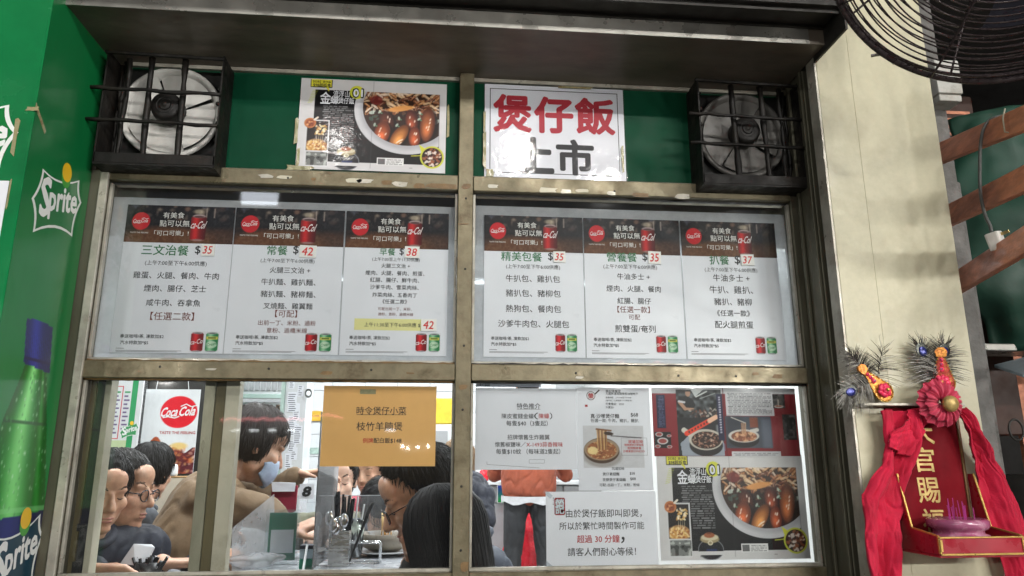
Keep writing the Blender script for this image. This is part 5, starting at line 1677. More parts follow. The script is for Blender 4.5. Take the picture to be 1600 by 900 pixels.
# ------------------------------------------------------------------ people
M['skin'] = pm('skin', (.47, .27, .175), .5, 0, .22, 40, .35, 220, dirt=(.42, .16, .10), dirt_amt=.5, dscale=16, sss=.12, dist=.001)
M['skin_pale'] = pm('pale_skin', (.60, .38, .28), .48, 0, .10, 30, .15, 180, dirt=(.55, .25, .18), dirt_amt=.3, dscale=14, sss=.12, dist=.001)
M['hair_black'] = pm('black_hair', (.009, .008, .008), .62, 0, .4, 60, .5, 300, stretch=(6, 6, .6), spec=.3)
M['hair_grey'] = pm('greying_hair', (.026, .024, .023), .65, 0, .6, 60, .5, 300, stretch=(6, 6, .6))
M['hair_brown'] = pm('dark_brown_hair', (.022, .014, .011), .6, 0, .4, 60, .5, 300, stretch=(6, 6, .6))
M['hair_light'] = pm('light_brown_hair', (.20, .12, .06), .4, 0, .4, 60, .5, 300, stretch=(6, 6, .6))
M['lips'] = pm('lips', (.36, .15, .11), .4, 0, .1, 40, .1, 150)
M['wirerim'] = pm('spectacle_metal', (.05, .05, .055), .25, .8, .1, 30, 0)
M['eyewhite'] = pm('eye_white', (.6, .58, .56), .25, 0, .05, 40, 0)
def cl(name, c, **k): return pm(name, c, k.get('r', .75), 0, .22, 9, .35, 160, sheen=.03, dirt=tuple(v * .6 for v in c), dirt_amt=.5, dscale=6)
M['navy'] = cl('navy_cloth', (.007, .009, .019)); M['black_cloth'] = cl('black_cloth', (.008, .008, .009)); M['grey_cloth'] = cl('slate_grey_cloth', (.045, .05, .06))
M['tan'] = cl('brown_canvas_cloth', (.16, .10, .05)); M['olive'] = cl('olive_cloth', (.17, .16, .09)); M['rust'] = cl('rust_knit', (.33, .075, .035)); M['denim'] = cl('charcoal_denim', (.022, .023, .026))
M['redcloth'] = cl('red_jacket_cloth', (.45, .02, .05)); M['bluegrey'] = cl('blue_grey_cloth', (.03, .038, .058)); M['white_cloth'] = cl('white_cloth', (.62, .62, .64)); M['maskblue'] = cl('blue_face_mask', (.34, .42, .55))


def bake(me, vox, smooth, name):
    o = bpy.data.objects.new('tmp', me)
    sc.collection.objects.link(o)
    md = o.modifiers.new('r', 'REMESH'); md.mode = 'VOXEL'; md.voxel_size = vox
    if smooth:
        ms = o.modifiers.new('s', 'SMOOTH'); ms.factor = .5; ms.iterations = smooth
    dg = bpy.context.evaluated_depsgraph_get()
    r = bpy.data.meshes.new_from_object(o.evaluated_get(dg))
    r.name = name
    bpy.data.objects.remove(o)
    bpy.data.meshes.remove(me)
    return r


def wrinkle(me, amp, sc_, seed, aniso=(1, 1, .5)):
    n = len(me.vertices)
    co = np.zeros(n * 3); me.vertices.foreach_get('co', co); co = co.reshape(-1, 3)
    no = np.zeros(n * 3); me.vertices.foreach_get('normal', no); no = no.reshape(-1, 3)
    d = np.zeros(n)
    for i in range(n):
        p = Vector((co[i, 0] * sc_ * aniso[0] + seed, co[i, 1] * sc_ * aniso[1], co[i, 2] * sc_ * aniso[2]))
        a = noise.noise(p)
        b = noise.noise(p * 2.3 + Vector((5, 1, 2)))
        d[i] = -math.exp(-(a / .11) ** 2) * .9 - math.exp(-(b / .10) ** 2) * .2 + b * .15 + .3
    co += no * (d * amp)[:, None]
    me.vertices.foreach_set('co', co.ravel())
    me.update()


def capsule(m_, p, r0, q, r1, n=14):
    p, q = Vector(p), Vector(q)
    d = q - p
    L = d.length
    if L < 1e-5: return m_.ell(p, (r0, r0, r0))
    z = d / L
    x = z.orthogonal().normalized(); y = z.cross(x)
    Mx = Matrix((x, y, z)).transposed().to_4x4(); Mx.translation = p
    prof = [(0, -r0)] + [(r0 * math.sin(a), -r0 * math.cos(a)) for a in (.4, .8, 1.2)] + [(r0, 0), ((r0 + r1) / 2, L / 2), (r1, L)] + [(r1 * math.cos(a), L + r1 * math.sin(a)) for a in (.4, .8, 1.2)] + [(0, L + r1)]
    return m_.lathe(prof, n, Mx)


HEAD = [((0, .015, .035), (.076, .095, .085)), ((0, -.022, -.035), (.064, .070, .088)), ((0, -.070, -.100), (.026, .022, .020)), ((.043, -.010, -.068), (.024, .032, .030)), ((-.043, -.010, -.068), (.024, .032, .030)),
        ((.036, -.062, -.022), (.028, .026, .026)), ((-.036, -.062, -.022), (.028, .026, .026)), ((.026, -.078, .026), (.026, .015, .011)), ((-.026, -.078, .026), (.026, .015, .011)),
        ((0, -.070, .055), (.050, .025, .040)), ((.030, -.076, .006), (.015, .012, .008)), ((-.030, -.076, .006), (.015, .012, .008)),
        ((0, -.086, -.060), (.024, .012, .008)), ((0, -.085, -.073), (.021, .012, .009)), ((0, -.078, -.066), (.030, .016, .022)),
        ((.013, -.096, -.034), (.009, .010, .008)), ((-.013, -.096, -.034), (.009, .010, .008)), ((.079, .012, -.008), (.008, .019, .031)), ((-.079, .012, -.008), (.008, .019, .031))]


def hand(m_, W, d, n, curl=.5, s=1., spread=1., thumb=1):
    d = Vector(d).normalized(); n = Vector(n); n = (n - d * n.dot(d)).normalized()
    sd = d.cross(n).normalized()
    W = Vector(W)
    for k in range(4):
        b0 = W + sd * (k - 1.5) * .012 * s
        b1 = W + d * .082 * s + sd * (k - 1.5) * .019 * s
        capsule(m_, b0, .014 * s, b1, .0115 * s, 10)
        L = (.040, .045, .042, .033)[k] * s
        p = b1; a = curl * .5
        fan = sd * (k - 1.5) * .06 * spread
        for j in range(3):
            dv = (d * math.cos(a) + n * math.sin(a) + fan).normalized()
            q = p + dv * L * (1, .68, .55)[j]
            capsule(m_, p, (.0098, .0088, .008)[j] * s, q, (.0088, .008, .0068)[j] * s, 8)
            p = q; a += curl * .8
    p = W + d * .018 * s + sd * .024 * s * thumb
    q = p + (d * .55 + sd * .75 * thumb + n * .35).normalized() * .042 * s
    capsule(m_, p, .015 * s, q, .0108 * s, 8)
    q2 = q + (d * .85 + sd * .25 * thumb + n * .4).normalized() * .032 * s
    capsule(m_, q, .0104 * s, q2, .008 * s, 8)


def hairshell(MH, style, mat, parent, seed, nstr=1400):
    """cap of hair on the skull plus loose locks lying along it"""
    r = random.Random(seed)
    C = Vector((0, .017, .037)); Rr = Vector((.0765, .0955, .0855))
    def score(d):          # >0 where hair grows; d: point on the skull, local
        x, y, z = d
        if style in ('short', 'recede'):
            h0 = .060 if style == 'short' else .078
            s1 = z - (h0 if y < -.045 else h0 - (y + .045) * 2.2)      # hairline falls back behind the ears
            s1 = max(s1, min(z + .055, y - .018 + .0))
            return s1
        if style == 'bob':
            s1 = max(z - .06, min(y + .035, z + .10))
            if y < -.05: s1 = max(s1, z - .050)
            return s1
        return max(z - .065, min(y + .06, z + .09))
    nu, nv = 56, 36
    vs, keep, idx = [], {}, {}
    def pt(i, j):
        t = math.pi * (j + .5) / nv * .93
        a = 2 * math.pi * i / nu
        d = Vector((math.sin(t) * math.cos(a), math.sin(t) * math.sin(a), math.cos(t)))
        p = Vector((C.x + d.x * Rr.x, C.y + d.y * Rr.y, C.z + d.z * Rr.z))
        if d.z < 0: p.z += d.z * .02
        s1 = score(p)
        th = (.020 if style == 'bob' else .012) * min(1, max(0, s1 / .022)) + .006 * max(0, d.z) - .002
        n_ = noise.noise(Vector((p.x * 60 + seed, p.y * 60, p.z * 40))) * .003
        return p + Vector((d.x, d.y, d.z)) * (th + n_), s1
    P = [[pt(i, j) for i in range(nu)] for j in range(nv)]
    m_ = MB()
    flat = [MH @ q[0] for row in P for q in row]
    fs = []
    for j in range(nv - 1):
        for i in range(nu):
            k = (i + 1) % nu
            if min(P[j][i][1], P[j][k][1], P[j + 1][i][1], P[j + 1][k][1]) > -.004:
                fs.append((j * nu + i, (j + 1) * nu + i, (j + 1) * nu + k, j * nu + k))
    fs.append(tuple(range(nu)))
    m_.add(flat, fs)
    crown = Vector((.012, .045, .12))
    cnt = 0
    while cnt < nstr:
        i, j = r.randrange(nu), int(r.random() ** .8 * (nv - 1))
        q, s1 = P[j][i]
        if s1 < .002: continue
        cnt += 1
        out = (q - C).normalized()
        fl = (q - crown); fl = fl - out * fl.dot(out)
        if fl.length < 1e-4: fl = Vector((r.random() - .5, r.random() - .5, 0))
        fl = (fl.normalized() + Vector((r.uniform(-.25, .25), r.uniform(-.25, .25), -.25))).normalized()
        if r.random() < .06: fl = (fl + out * .22).normalized()
        L = (.016 + .018 * r.random()) * (2.0 if style == 'bob' else 1)
        w = .0006 + .0006 * r.random()
        pts = []
        for k in range(5):
            t = k / 4
            b = q + out * (.0012 + .004 * math.sin(t * 2.4)) + fl * L * t - out * (L * t) ** 2 * 5.0
            pts.append(MH @ b)
        m_.tube(pts, [w * .7, w, w, w * .7, w * .15], 3, caps=False)
    return m_.build('hair', mat, parent, smooth=True, fix=False)


def longhair(MH, mat, parent, seed, length, n=1500, vol=1.0):
    r = random.Random(seed)
    C = Vector((0, .017, .037))
    m_ = MB()
    base = MB()
    base.ell(C + Vector((0, .006, .004)), (.086 * vol, .105 * vol, .092))
    capsule(base, Vector((0, .035, .0)), .088 * vol, Vector((0, .05, -length + .03)), .075 * vol)
    capsule(base, Vector((.035, .0, -.0)), .052 * vol, Vector((.04, .015, -length + .05)), .042 * vol)
    capsule(base, Vector((-.035, .0, -.0)), .052 * vol, Vector((-.04, .015, -length + .05)), .042 * vol)
    base.v = [tuple(MH @ Vector(q)) for q in base.v]
    bm_ = bake(base.mesh('hair'), .007, 4, 'hair')
    o = link_mesh('hair', bm_, mat, parent, smooth=True)
    for k in range(n):
        a = r.uniform(-2.45, 2.45) + math.pi / 2        # around the head, leaving the face free
        cx, cy = math.cos(a), math.sin(a)
        rx, ry = (.092 + .007 * r.random()) * vol, (.112 + .007 * r.random()) * vol
        L = length * (.80 + .25 * r.random())
        top = Vector((.01 + .02 * (r.random() - .5), .02 + .03 * (r.random() - .5), .132))
        pts = []
        for i in range(11):
            t = i / 10
            if t < .4:
                u = t / .4 * math.pi / 2
                q = Vector((top.x * (1 - math.sin(u)) + cx * rx * math.sin(u), .017 + cy * ry * math.sin(u), .03 + .103 * math.cos(u)))
            else:
                u = (t - .4) / .6
                sh_ = 1 - .18 * u
                q = Vector((cx * rx * sh_, .017 + cy * ry * (1 - .08 * u) + .01 * u, .03 - (L + .03) * u))
            q += Vector((.003 * math.sin(3 * t + k), .003 * math.cos(2 * t + k * 2), 0))
            pts.append(MH @ q)
        w = .0011 + .0013 * r.random()
        m_.tube(pts, [w] * 10 + [w * .2], 3, caps=False)
    s_ = m_.build('strands', mat, o, smooth=True, fix=False)
    s_['kind'] = 'stuff'
    return o


def person(label, hpx, hy, psi, pitch, top, bottom, hair=('short', 'hair_black'), body_psi=None, lean=.08, pelvis=None, armz=1.19, stand=False, arms=(), hs=1.06, vox=.0065, skin='skin',
           glasses=None, mask=False, cap=None, roll=0., closed_eyes=True, collar=None, seed=1, tuck=None, sleeves=True, group=None, shoulder=.175, wr=.005):
    H = at(hpx[0], hpx[1], 1, hy)
    bp = R(psi if body_psi is None else body_psi)
    f = Vector((math.sin(bp), -math.cos(bp), 0)); s = Vector((f.y, -f.x, 0)); up = Vector((0, 0, 1))
    hd = Vector((math.sin(R(psi)), -math.cos(R(psi)), 0))
    MH = Matrix.Translation(H) @ Matrix.Rotation(R(psi), 4, 'Z') @ Matrix.Rotation(R(pitch), 4, 'X') @ Matrix.Rotation(R(roll), 4, 'Y') @ Matrix.Scale(hs, 4)
    N = MH @ Vector((0, .045, -.165)) - f * .01
    if pelvis is None:
        P = Vector((N.x, N.y, 0)) - f * lean
        P.z = FLOOR + .90 if stand else max(FLOOR + .36, N.z - .50)
    else:
        P = Vector(pelvis)
    tx = (N - P).normalized()
    base = Vector((P.x, P.y, FLOOR))
    t = thing('person', base, label, 'person', group)
    fb = f - tx * f.dot(tx); fb.normalize()
    Ch = P.lerp(N, .66)
    S = {k: N + s * k * shoulder - tx * .055 for k in (-1, 1)}
    # --- body
    b = MB()
    for c_, r_ in HEAD:
        b.ell(MH @ Vector(c_), tuple(v * hs for v in r_), (MH.to_3x3().normalized()).to_euler(), 20, 14)
    capsule(b, MH @ Vector((0, -.090, .014)), .0085 * hs, MH @ Vector((0, -.110, -.028)), .0135 * hs)
    capsule(b, MH @ Vector((0, .025, -.05)), .054 * hs, N, .058)
    def torso(m_, g):
        for k in (-1, 1):
            capsule(m_, P + s * k * .075, .115 + g, Ch + s * k * .085, .105 + g)
            capsule(m_, N - tx * .03, .050 + g * .6, S[k], .062 + g)
        capsule(m_, P, .122 + g, Ch, .112 + g)
        capsule(m_, Ch + fb * .02, .11 + g, N - tx * .10, .085 + g)
        capsule(m_, S[-1], .062 + g, S[1], .062 + g)
    torso(b, 0)
    AR = []
    for k, (E_, W_, hd_, hn_, curl, th) in zip((-1, 1), arms if arms else ()):
        if E_ is None: continue
        E_, W_ = Vector(E_), Vector(W_)
        AR.append((k, E_, W_))
        capsule(b, S[k], .050, E_, .040); capsule(b, E_, .040, W_, .027)
        hand(b, W_, hd_, hn_, curl, 1.0, thumb=th)
    if not arms:
        for k in (-1, 1):
            E_ = S[k] - tx * .22 + f * .10 + s * k * .05
            W_ = E_ + f * .22 - s * k * .08 + up * .02
            W_.z = armz if not stand else W_.z
            AR.append((k, E_, W_))
            capsule(b, S[k], .050, E_, .040); capsule(b, E_, .040, W_, .027)
            hand(b, W_, f - s * k * .4, -up, .7, thumb=k)
    LG = []
    for k in (-1, 1):
        hip = P + s * k * .085
        if stand:
            kn = Vector((hip.x, hip.y, FLOOR + .48)) + s * k * .03 + f * .02; an = Vector((hip.x, hip.y, FLOOR + .09)) + s * k * .05
        else:
            kn = hip + f * .43 + up * .02; kn.z = max(kn.z, FLOOR + .45) if False else kn.z
            an = Vector((kn.x, kn.y, FLOOR + .09)) - f * .03
        LG.append((hip, kn, an))
        capsule(b, hip, .085, kn, .055); capsule(b, kn, .055, an, .038)
        capsule(b, an - up * .045 - f * .03, .035, an - up * .05 + f * .14, .032)
    body = link_mesh('body', bake(b.mesh('body'), vox, 2, 'body'), M[skin], t, smooth=True)
    # --- clothes
    g = MB()
    torso(g, .016)
    if sleeves:
        for k, E_, W_ in AR:
            capsule(g, S[k], .066, E_, .056); capsule(g, E_, .056, E_.lerp(W_, .90), .041)
    me = bake(g.mesh('jacket'), .009, 3, 'jacket')
    wrinkle(me, wr * 1.5, 14, seed * 3.7)
    jk = link_mesh('jacket', me, M[top], t, smooth=True)
    co = MB()
    pts = [N + (s * math.cos(a) * .072 + fb * math.sin(a) * .07) + tx * (.018 - .014 * math.sin(a)) for a in [2 * math.pi * k / 24 for k in range(24)]]
    co.tube(pts, .014, 8, closed=True).build('collar', M[collar or top], jk, smooth=True)
    g = MB()
    for hip, kn, an in LG:
        capsule(g, hip, .100, kn, .072); capsule(g, kn, .070, an + up * .02, .056)
    capsule(g, P - s * .085, .112, P + s * .085, .112)
    me = bake(g.mesh('trousers'), .011, 3, 'trousers')
    wrinkle(me, .008, 16, seed * 1.9)
    link_mesh('trousers', me, M[bottom], t, smooth=True)
    if tuck:
        g = MB()
        pts = [P - tx * .06 + (s * math.cos(a) * .205 + fb * math.sin(a) * .142) for a in [2 * math.pi * k / 28 for k in range(28)]]
        pts2 = [q - tx * (.05 + .012 * math.sin(5 * i)) for i, q in enumerate(pts)]
        g.grid([pts + [pts[0]], pts2 + [pts2[0]]]).build('shirt_hem', M[tuck], t, smooth=True, fix=False)
    # --- hair
    if hair[0] == 'long':
        longhair(MH, M[hair[1]], t, seed, hair[2], hair[3])
    else:
        hairshell(MH, hair[0], M[hair[1]], t, seed, int(2.6 * hair[2]) if len(hair) > 2 else 1800)
    # --- face
    for k in (-1, 1):
        eb = MB(); er = random.Random(seed + k)
        for j in range(26):
            u = er.random(); zz_ = er.uniform(-.004, .004) * (1 - .4 * u)
            p0 = Vector((k * (.014 + .034 * u), -.0945 + .016 * u * u + .004 * abs(u - .5), .028 + .008 * math.sin(u * 2.6) + zz_))
            eb.tube([MH @ p0, MH @ (p0 + Vector((k * .004, .0005, .0022))), MH @ (p0 + Vector((k * .008, .002, .0028)))], [.0006, .0006, .0002], 3, caps=False)
        eb.build('eyebrow', M[hair[1]], t, fix=False)
        if closed_eyes:
            pts = [MH @ Vector((k * (.018 + .026 * u), -.0885 + .012 * u * u, .002 - .005 * math.sin(u * 3.14))) for u in (0, .25, .5, .75, 1)]
            MB().tube(pts, [.0008, .0017, .0019, .0017, .0008], 5).build('eyelash', M['hair_black'], t, smooth=True)
        else:
            MB().ell(MH @ Vector((k * .031, -.082, .003)), (.012 * hs, .008 * hs, .006 * hs), MH.to_euler(), 12, 8).build('eye', M['eyewhite'], t, smooth=True)
            MB().ell(MH @ Vector((k * .031, -.088, .003)), (.0052 * hs, .004 * hs, .0052 * hs), MH.to_euler(), 10, 8).build('iris', M['hair_black'], t, smooth=True)
    if not mask:
        MB().ell(MH @ Vector((0, -.0925, -.061)), (.021 * hs, .0065 * hs, .0045 * hs), MH.to_euler(), 14, 8).ell(MH @ Vector((0, -.0915, -.0715)), (.018 * hs, .0065 * hs, .0055 * hs), MH.to_euler(), 14, 8).build('lips', M['lips'], t, smooth=True)
    else:
        def MP(u, v):
            a = -1.25 + 2.5 * u
            return MH @ Vector((.074 * math.sin(a), -.010 - .104 * math.cos(a) * (1 - .35 * abs(v - .45) ** 2 * 4 * .5), -.066 + (.5 - v) * .105 * (1 - .60 * (a / 1.25) ** 2)))
        o = MB().grid(sheet_grid(MP, 14, 8)).build('face_mask', M['maskblue'], t, smooth=True, fix=False)
        o.modifiers.new('thickness', 'SOLIDIFY').thickness = .002
    if glasses:
        gl = MB()
        for k in (-1, 1):
            c_ = Vector((k * .034, -.106, -.002))
            gl.tube([MH @ (c_ + Vector((.024 * math.cos(a), .004 * abs(math.cos(a)), .018 * math.sin(a)))) for a in [2 * math.pi * i / 20 for i in range(20)]], glasses, 6, closed=True)
            gl.tube([MH @ Vector((k * .058, -.100, .004)), MH @ Vector((k * .080, -.05, .008)), MH @ Vector((k * .083, .012, .010)), MH @ Vector((k * .080, .03, -.008))], glasses * .9, 6)
        gl.tube([MH @ Vector((-.011, -.108, .003)), MH @ Vector((0, -.111, .006)), MH @ Vector((.011, -.108, .003))], glasses, 6)
        gl.build('spectacles', M['wirerim'], t, smooth=True)
    if cap:
        def CP(u, v):
            a = 2 * math.pi * u
            th = v * 1.45
            return MH @ Vector((.088 * math.sin(th) * math.cos(a), .017 + .108 * math.sin(th) * math.sin(a), .045 + .098 * math.cos(th)))
        c_ = MB(); c_.grid(sheet_grid(CP, 30, 10)); c_.build('cap', M[cap], t, smooth=True, fix=False)
    return t


def W(px, py, y): return at(px, py, 1, y)


# men at the left table
person('man in navy jacket with red-edged collar looking down beside the brown sash', (158, 768), .33, 44, 14, 'navy', 'black_cloth', ('short', 'hair_black', 900), hs=.85, seed=2, vox=.0055, wr=.007,
       arms=((W(240, 935, .55), W(222, 905, .42), (-.5, -.2, .3), (0, 0, -1), .8, 1), (W(120, 905, .28), W(145, 893, .22), (.9, .1, -.1), (0, -.6, -.8), .9, 1)), lean=.16)
person('man with black-framed glasses in a dark navy jacket in profile at the left table', (188, 768), .50, 82, 6, 'navy', 'black_cloth', ('recede', 'hair_grey', 1100), hs=.92, seed=3, glasses=.0019, vox=.0055, skin='skin', lean=.05)
person('person with dark hair in a slate grey jacket seated beneath the cola poster', (238, 738), 1.40, 165, 10, 'grey_cloth', 'black_cloth', ('bob', 'hair_black', 500), hs=.86, seed=4, vox=.009, body_psi=120, lean=.1)
# woman in brown jacket bending over
person('person in a brown canvas jacket and blue mask bending over and reaching out', (399, 697), .95, 118, 24, 'tan', 'denim', ('bob', 'hair_brown', 1100), hs=1.04, seed=5, mask=True, body_psi=105,
       pelvis=(W(292, 900, .85).x, .82, FLOOR + .78), stand=True, shoulder=.165, wr=.005, vox=.0065,
       arms=((W(428, 770, 1.12), W(464, 742, 1.12), (1, .15, .10), (.1, -.2, -1), .45, -1), (W(415, 800, .78), W(455, 832, .74), (.9, .25, .35), (0, .3, -1), 1.0, -1)))
# pair by the mullion
person('man with wire-rimmed glasses bowing over his noodles beside the long-haired diner', (660, 777), .30, -80, 26, 'bluegrey', 'black_cloth', ('recede', 'hair_black', 1100), hs=1.1, seed=6, glasses=.0016, skin='skin', vox=.0055, lean=.10, armz=.98)
person('diner seen from behind with long straight black hair next to the mullion', (690, 838), .15, -128, 12, 'black_cloth', 'black_cloth', ('long', 'hair_black', .17, 2200), hs=1.0, seed=7, vox=.008, lean=.04,
       arms=((W(690, 935, .3), W(640, 882, .28), (.1, .1, 1), (-1, 0, 0), .9, 1), (None, None, None, None, 0, 0)))
# people farther in
person('man in an olive jacket facing the street behind the clear screen', (528, 752), 1.75, 8, 6, 'olive', 'denim', ('short', 'hair_black', 400), hs=1.05, seed=8, vox=.009, closed_eyes=True, lean=.02, skin='skin_pale')
person('person in a red jacket and white cap behind the olive jacket', (578, 738), 2.6, -20, 10, 'redcloth', 'black_cloth', ('short', 'hair_black', 300), hs=1.05, seed=9, vox=.011, cap='white_cloth')
person('dark-haired diner in blue grey jacket bent low over a noodle bowl', (600, 800), 1.30, 6, 52, 'bluegrey', 'black_cloth', ('bob', 'hair_black', 500), hs=1.0, seed=10, vox=.009, lean=.25, skin='skin_pale')
HP = at(826, 700, 1, 3.75)
person('man in rust sweater and charcoal jeans standing with his back turned at the counter', (824, 606), 3.75, 180, 5, 'rust', 'denim', ('short', 'hair_black', 300), hs=1.02, seed=11, vox=.011, stand=True, lean=-.03, tuck='white_cloth',
       arms=((W(772, 742, 3.95), W(790, 735, 4.15), (0, 1, 0), (0, 0, -1), .5, -1), (W(884, 742, 3.95), W(870, 735, 4.15), (0, 1, 0), (0, 0, -1), .5, 1)), wr=.006)
person('person with light brown hair in a padded navy jacket beyond the mullion', (718, 722), 2.55, 160, 8, 'navy', 'black_cloth', ('long', 'hair_light', .20, 500), hs=1.02, seed=12, vox=.010, stand=True, lean=.02, wr=.008)


# ------------------------------------------------------------------ inside the restaurant
TT = 1.15      # table top height
M['tile'] = pm('white_wall_tile', (.66, .68, .70), .18, 0, .06, 3, .03, 20, coat=.2)
M['grout'] = pm('grout', (.40, .41, .42), .8, 0, .1, 10, .1, 60)
M['steel'] = pm('brushed_steel', (.50, .51, .52), .28, .85, .12, 12, .1, 120, stretch=(1, 8, 8))
M['laminate'] = pm('grey_laminate', (.30, .31, .33), .25, 0, .1, 8, .04, 60)
M['chrome'] = pm('chrome_wire', (.62, .63, .64), .15, .95, .05, 20, 0)
M['black_plastic'] = pm('black_plastic', (.014, .014, .015), .35, 0, .3, 30, .05, 60)
M['white_plastic'] = pm('white_plastic', (.66, .68, .69), .4, 0, .06, 10, .04, 40)
M['palegreen'] = pm('pale_green_paint', (.42, .55, .50), .4, 0, .1, 6, .05, 40)
M['qr_green'] = pm('green_card', (.02, .20, .12), .4, 0, .1, 8, .04, 40)
M['pouch'] = pm('crimson_felt_pouch', (.26, .008, .03), .8, 0, .15, 30, .4, 200)
M['beige'] = pm('beige_board', (.50, .44, .35), .5, 0, .12, 6, .06, 50)
M['redbag'] = pm('red_plastic_bag', (.62, .015, .03), .25, 0, .2, 12, .4, 40)
M['cabgrey'] = pm('grey_cabinet', (.36, .37, .38), .4, 0, .08, 5, .04, 40)
M['broth'] = pm('noodle_broth', (.35, .20, .08), .3, 0, .3, 40, .3, 60)
M['noodle'] = pm('noodles', (.70, .50, .24), .4, 0, .2, 30, .2, 80)
M['porcelain'] = pm('white_porcelain', (.68, .69, .68), .15, 0, .05, 8, .0, 40)
M['claybowl'] = pm('grey_brown_bowl', (.22, .19, .15), .35, 0, .15, 14, .05, 40)
M['drink'] = pm('milky_iced_drink', (.55, .60, .50), .3, 0, .12, 30, .05, 40)
M['woodtop'] = pm('light_wood', (.45, .27, .12), .45, 0, .2, 5, .1, 40, stretch=(1, 8, 8))
M['hazy'] = glass_mat('hazy_acrylic', (.96, .97, .98), 1.2, .22, .3)
M['tube'] = emit_mat('lit_fluorescent_tube', (.93, .97, 1), 9)

# walls with tiles that can be told apart near the notice column
struct('wall_left', MB().box(-2.35, -2.25, .06, 5.4, .3, 3.0), M['plaster'])
struct('wall_right', MB().box(1.34, 1.4, .06, 5.4, .3, 3.0), M['plaster'])
wb = struct('wall_back', MB().box(-2.3, 1.4, 5.0, 5.1, .3, 3.0), M['grout'])
tm = MB().box(0, .292, -.008, 0, 0, .192).mesh('tile', bev=.0015)
tm.materials.append(M['tile'])
for i in range(8):
    for j in range(8):
        o = bpy.data.objects.new('wall_tile', tm)
        sc.collection.objects.link(o); o.parent = wb
        o.location = (-1.30 + i * .297, 4.9995, .75 + j * .197)
bn = pm('tile_border', (.40, .52, .47), .2, 0, .4, 40, .03, 30)
for i in range(8):
    MB().box(-1.30 + i * .297, -1.008 + i * .297, 4.9835, 4.9905, 1.56, 1.615).build('border_tile', bn, wb)

# light fittings
for i, (x, y) in enumerate(((-1.0, .60), (.7, .60), (-1.0, 2.3), (.7, 2.3), (-1.0, 3.7), (.7, 3.7))):
    t = thing('ceiling_light', (x, y, 2.84), 'long fluorescent fitting on the restaurant ceiling', 'light', 'fluorescent fittings on the restaurant ceiling')
    MB().box(x - .62, x + .62, y - .05, y + .05, 2.88, 2.918).build('casing', M['white_plastic'], t, bev=.004)
    MB().tube([(x - .6, y, 2.855), (x + .6, y, 2.855)], .014, 10).build('tube', M['tube'], t, smooth=True)
    l = bpy.data.lights.new('tube_light', 'AREA'); l.shape = 'RECTANGLE'; l.size = 1.2; l.size_y = .06; l.energy = 40; l.color = (.93, .97, 1)
    o = bpy.data.objects.new('tube_light', l); sc.collection.objects.link(o); o.parent = t; o.location = (0, 0, -.01)


def table(x0, x1, y0, y1, label):
    t = thing('dining_table', ((x0 + x1) / 2, (y0 + y1) / 2, FLOOR), label, 'table')
    MB().box(x0, x1, y0, y1, TT - .028, TT).build('table_top', M['laminate'], t, bev=.003)
    MB().box(x0 - .003, x1 + .003, y0 - .003, y0 - .0005, TT - .03, TT - .001).build('edge_band', M['steel'], t)
    MB().box(x0 - .003, x1 + .003, y1 + .0005, y1 + .003, TT - .03, TT - .001).build('edge_band', M['steel'], t)
    for x in (x0 + .05, x1 - .05):
        for y in (y0 + .05, y1 - .05):
            MB().tube([(x, y, FLOOR), (x, y, TT - .029)], .016, 10).build('leg', M['steel'], t, smooth=True)


table(-1.25, -.66, .20, .75, 'grey laminate table by the left sash where two men sit')
table(-.60, .06, .34, 1.02, 'grey laminate table with cutlery box and noodle bowl behind the window')
table(-.55, .20, 1.42, 1.9, 'grey laminate table farther inside behind the noodle bowl')


def stool(x, y, label):
    t = thing('stool', (x, y, FLOOR), label, 'stool', 'round stools under the seated diners')
    MB().lathe([(0, .33), (.15, .33), (.155, .345), (.15, .36), (0, .36)], 24, Matrix.Translation((x, y, FLOOR))).build('seat', M['redbag'], t, smooth=True)
    for k in range(4):
        a = k * math.pi / 2 + .4
        MB().tube([(x + .16 * math.cos(a), y + .16 * math.sin(a), FLOOR), (x + .1 * math.cos(a), y + .1 * math.sin(a), FLOOR + .335)], .011, 8).build('leg', M['steel'], t, smooth=True)
for pr in [o for o in sc.objects if o.get('category') == 'person' and o.name.startswith('person')]:
    if 'standing' in pr['label'] or 'bending' in pr['label'] or 'beyond the mullion' in pr['label'] or 'olive jacket' in pr['label']: continue
    stool(pr.location.x, pr.location.y, 'round red stool with steel legs under a seated diner')

# things on the middle table
def put(px, py, y): q = at(px, py, 1, y); return q
c = Vector((at(531, 860, 1, .56).x, .56, TT))
t = thing('cutlery_holder', c, 'steel cutlery box full of black chopsticks and spoons', 'cutlery holder')
MB().box(c.x - .030, c.x + .030, c.y - .03, c.y - .027, TT + .001, TT + .105).box(c.x - .030, c.x + .030, c.y + .027, c.y + .03, TT + .001, TT + .105).box(c.x - .030, c.x - .027, c.y - .0265, c.y + .0265, TT + .001, TT + .105).box(c.x + .027, c.x + .030, c.y - .0265, c.y + .0265, TT + .001, TT + .105).box(c.x - .0265, c.x + .0265, c.y - .0265, c.y + .0265, TT + .001, TT + .004).build('box', M['steel'], t)
for k in range(22):
    x, y = c.x + rnd.uniform(-.02, .02), c.y + rnd.uniform(-.02, .02)
    dx = rnd.uniform(-.012, .022)
    MB().tube([(x, y, TT + .006), (x + dx, y + rnd.uniform(-.01, .01), TT + .205 + rnd.uniform(-.012, .02))], [.0025, .0040], 6).build('chopstick', M['black_plastic'], t)
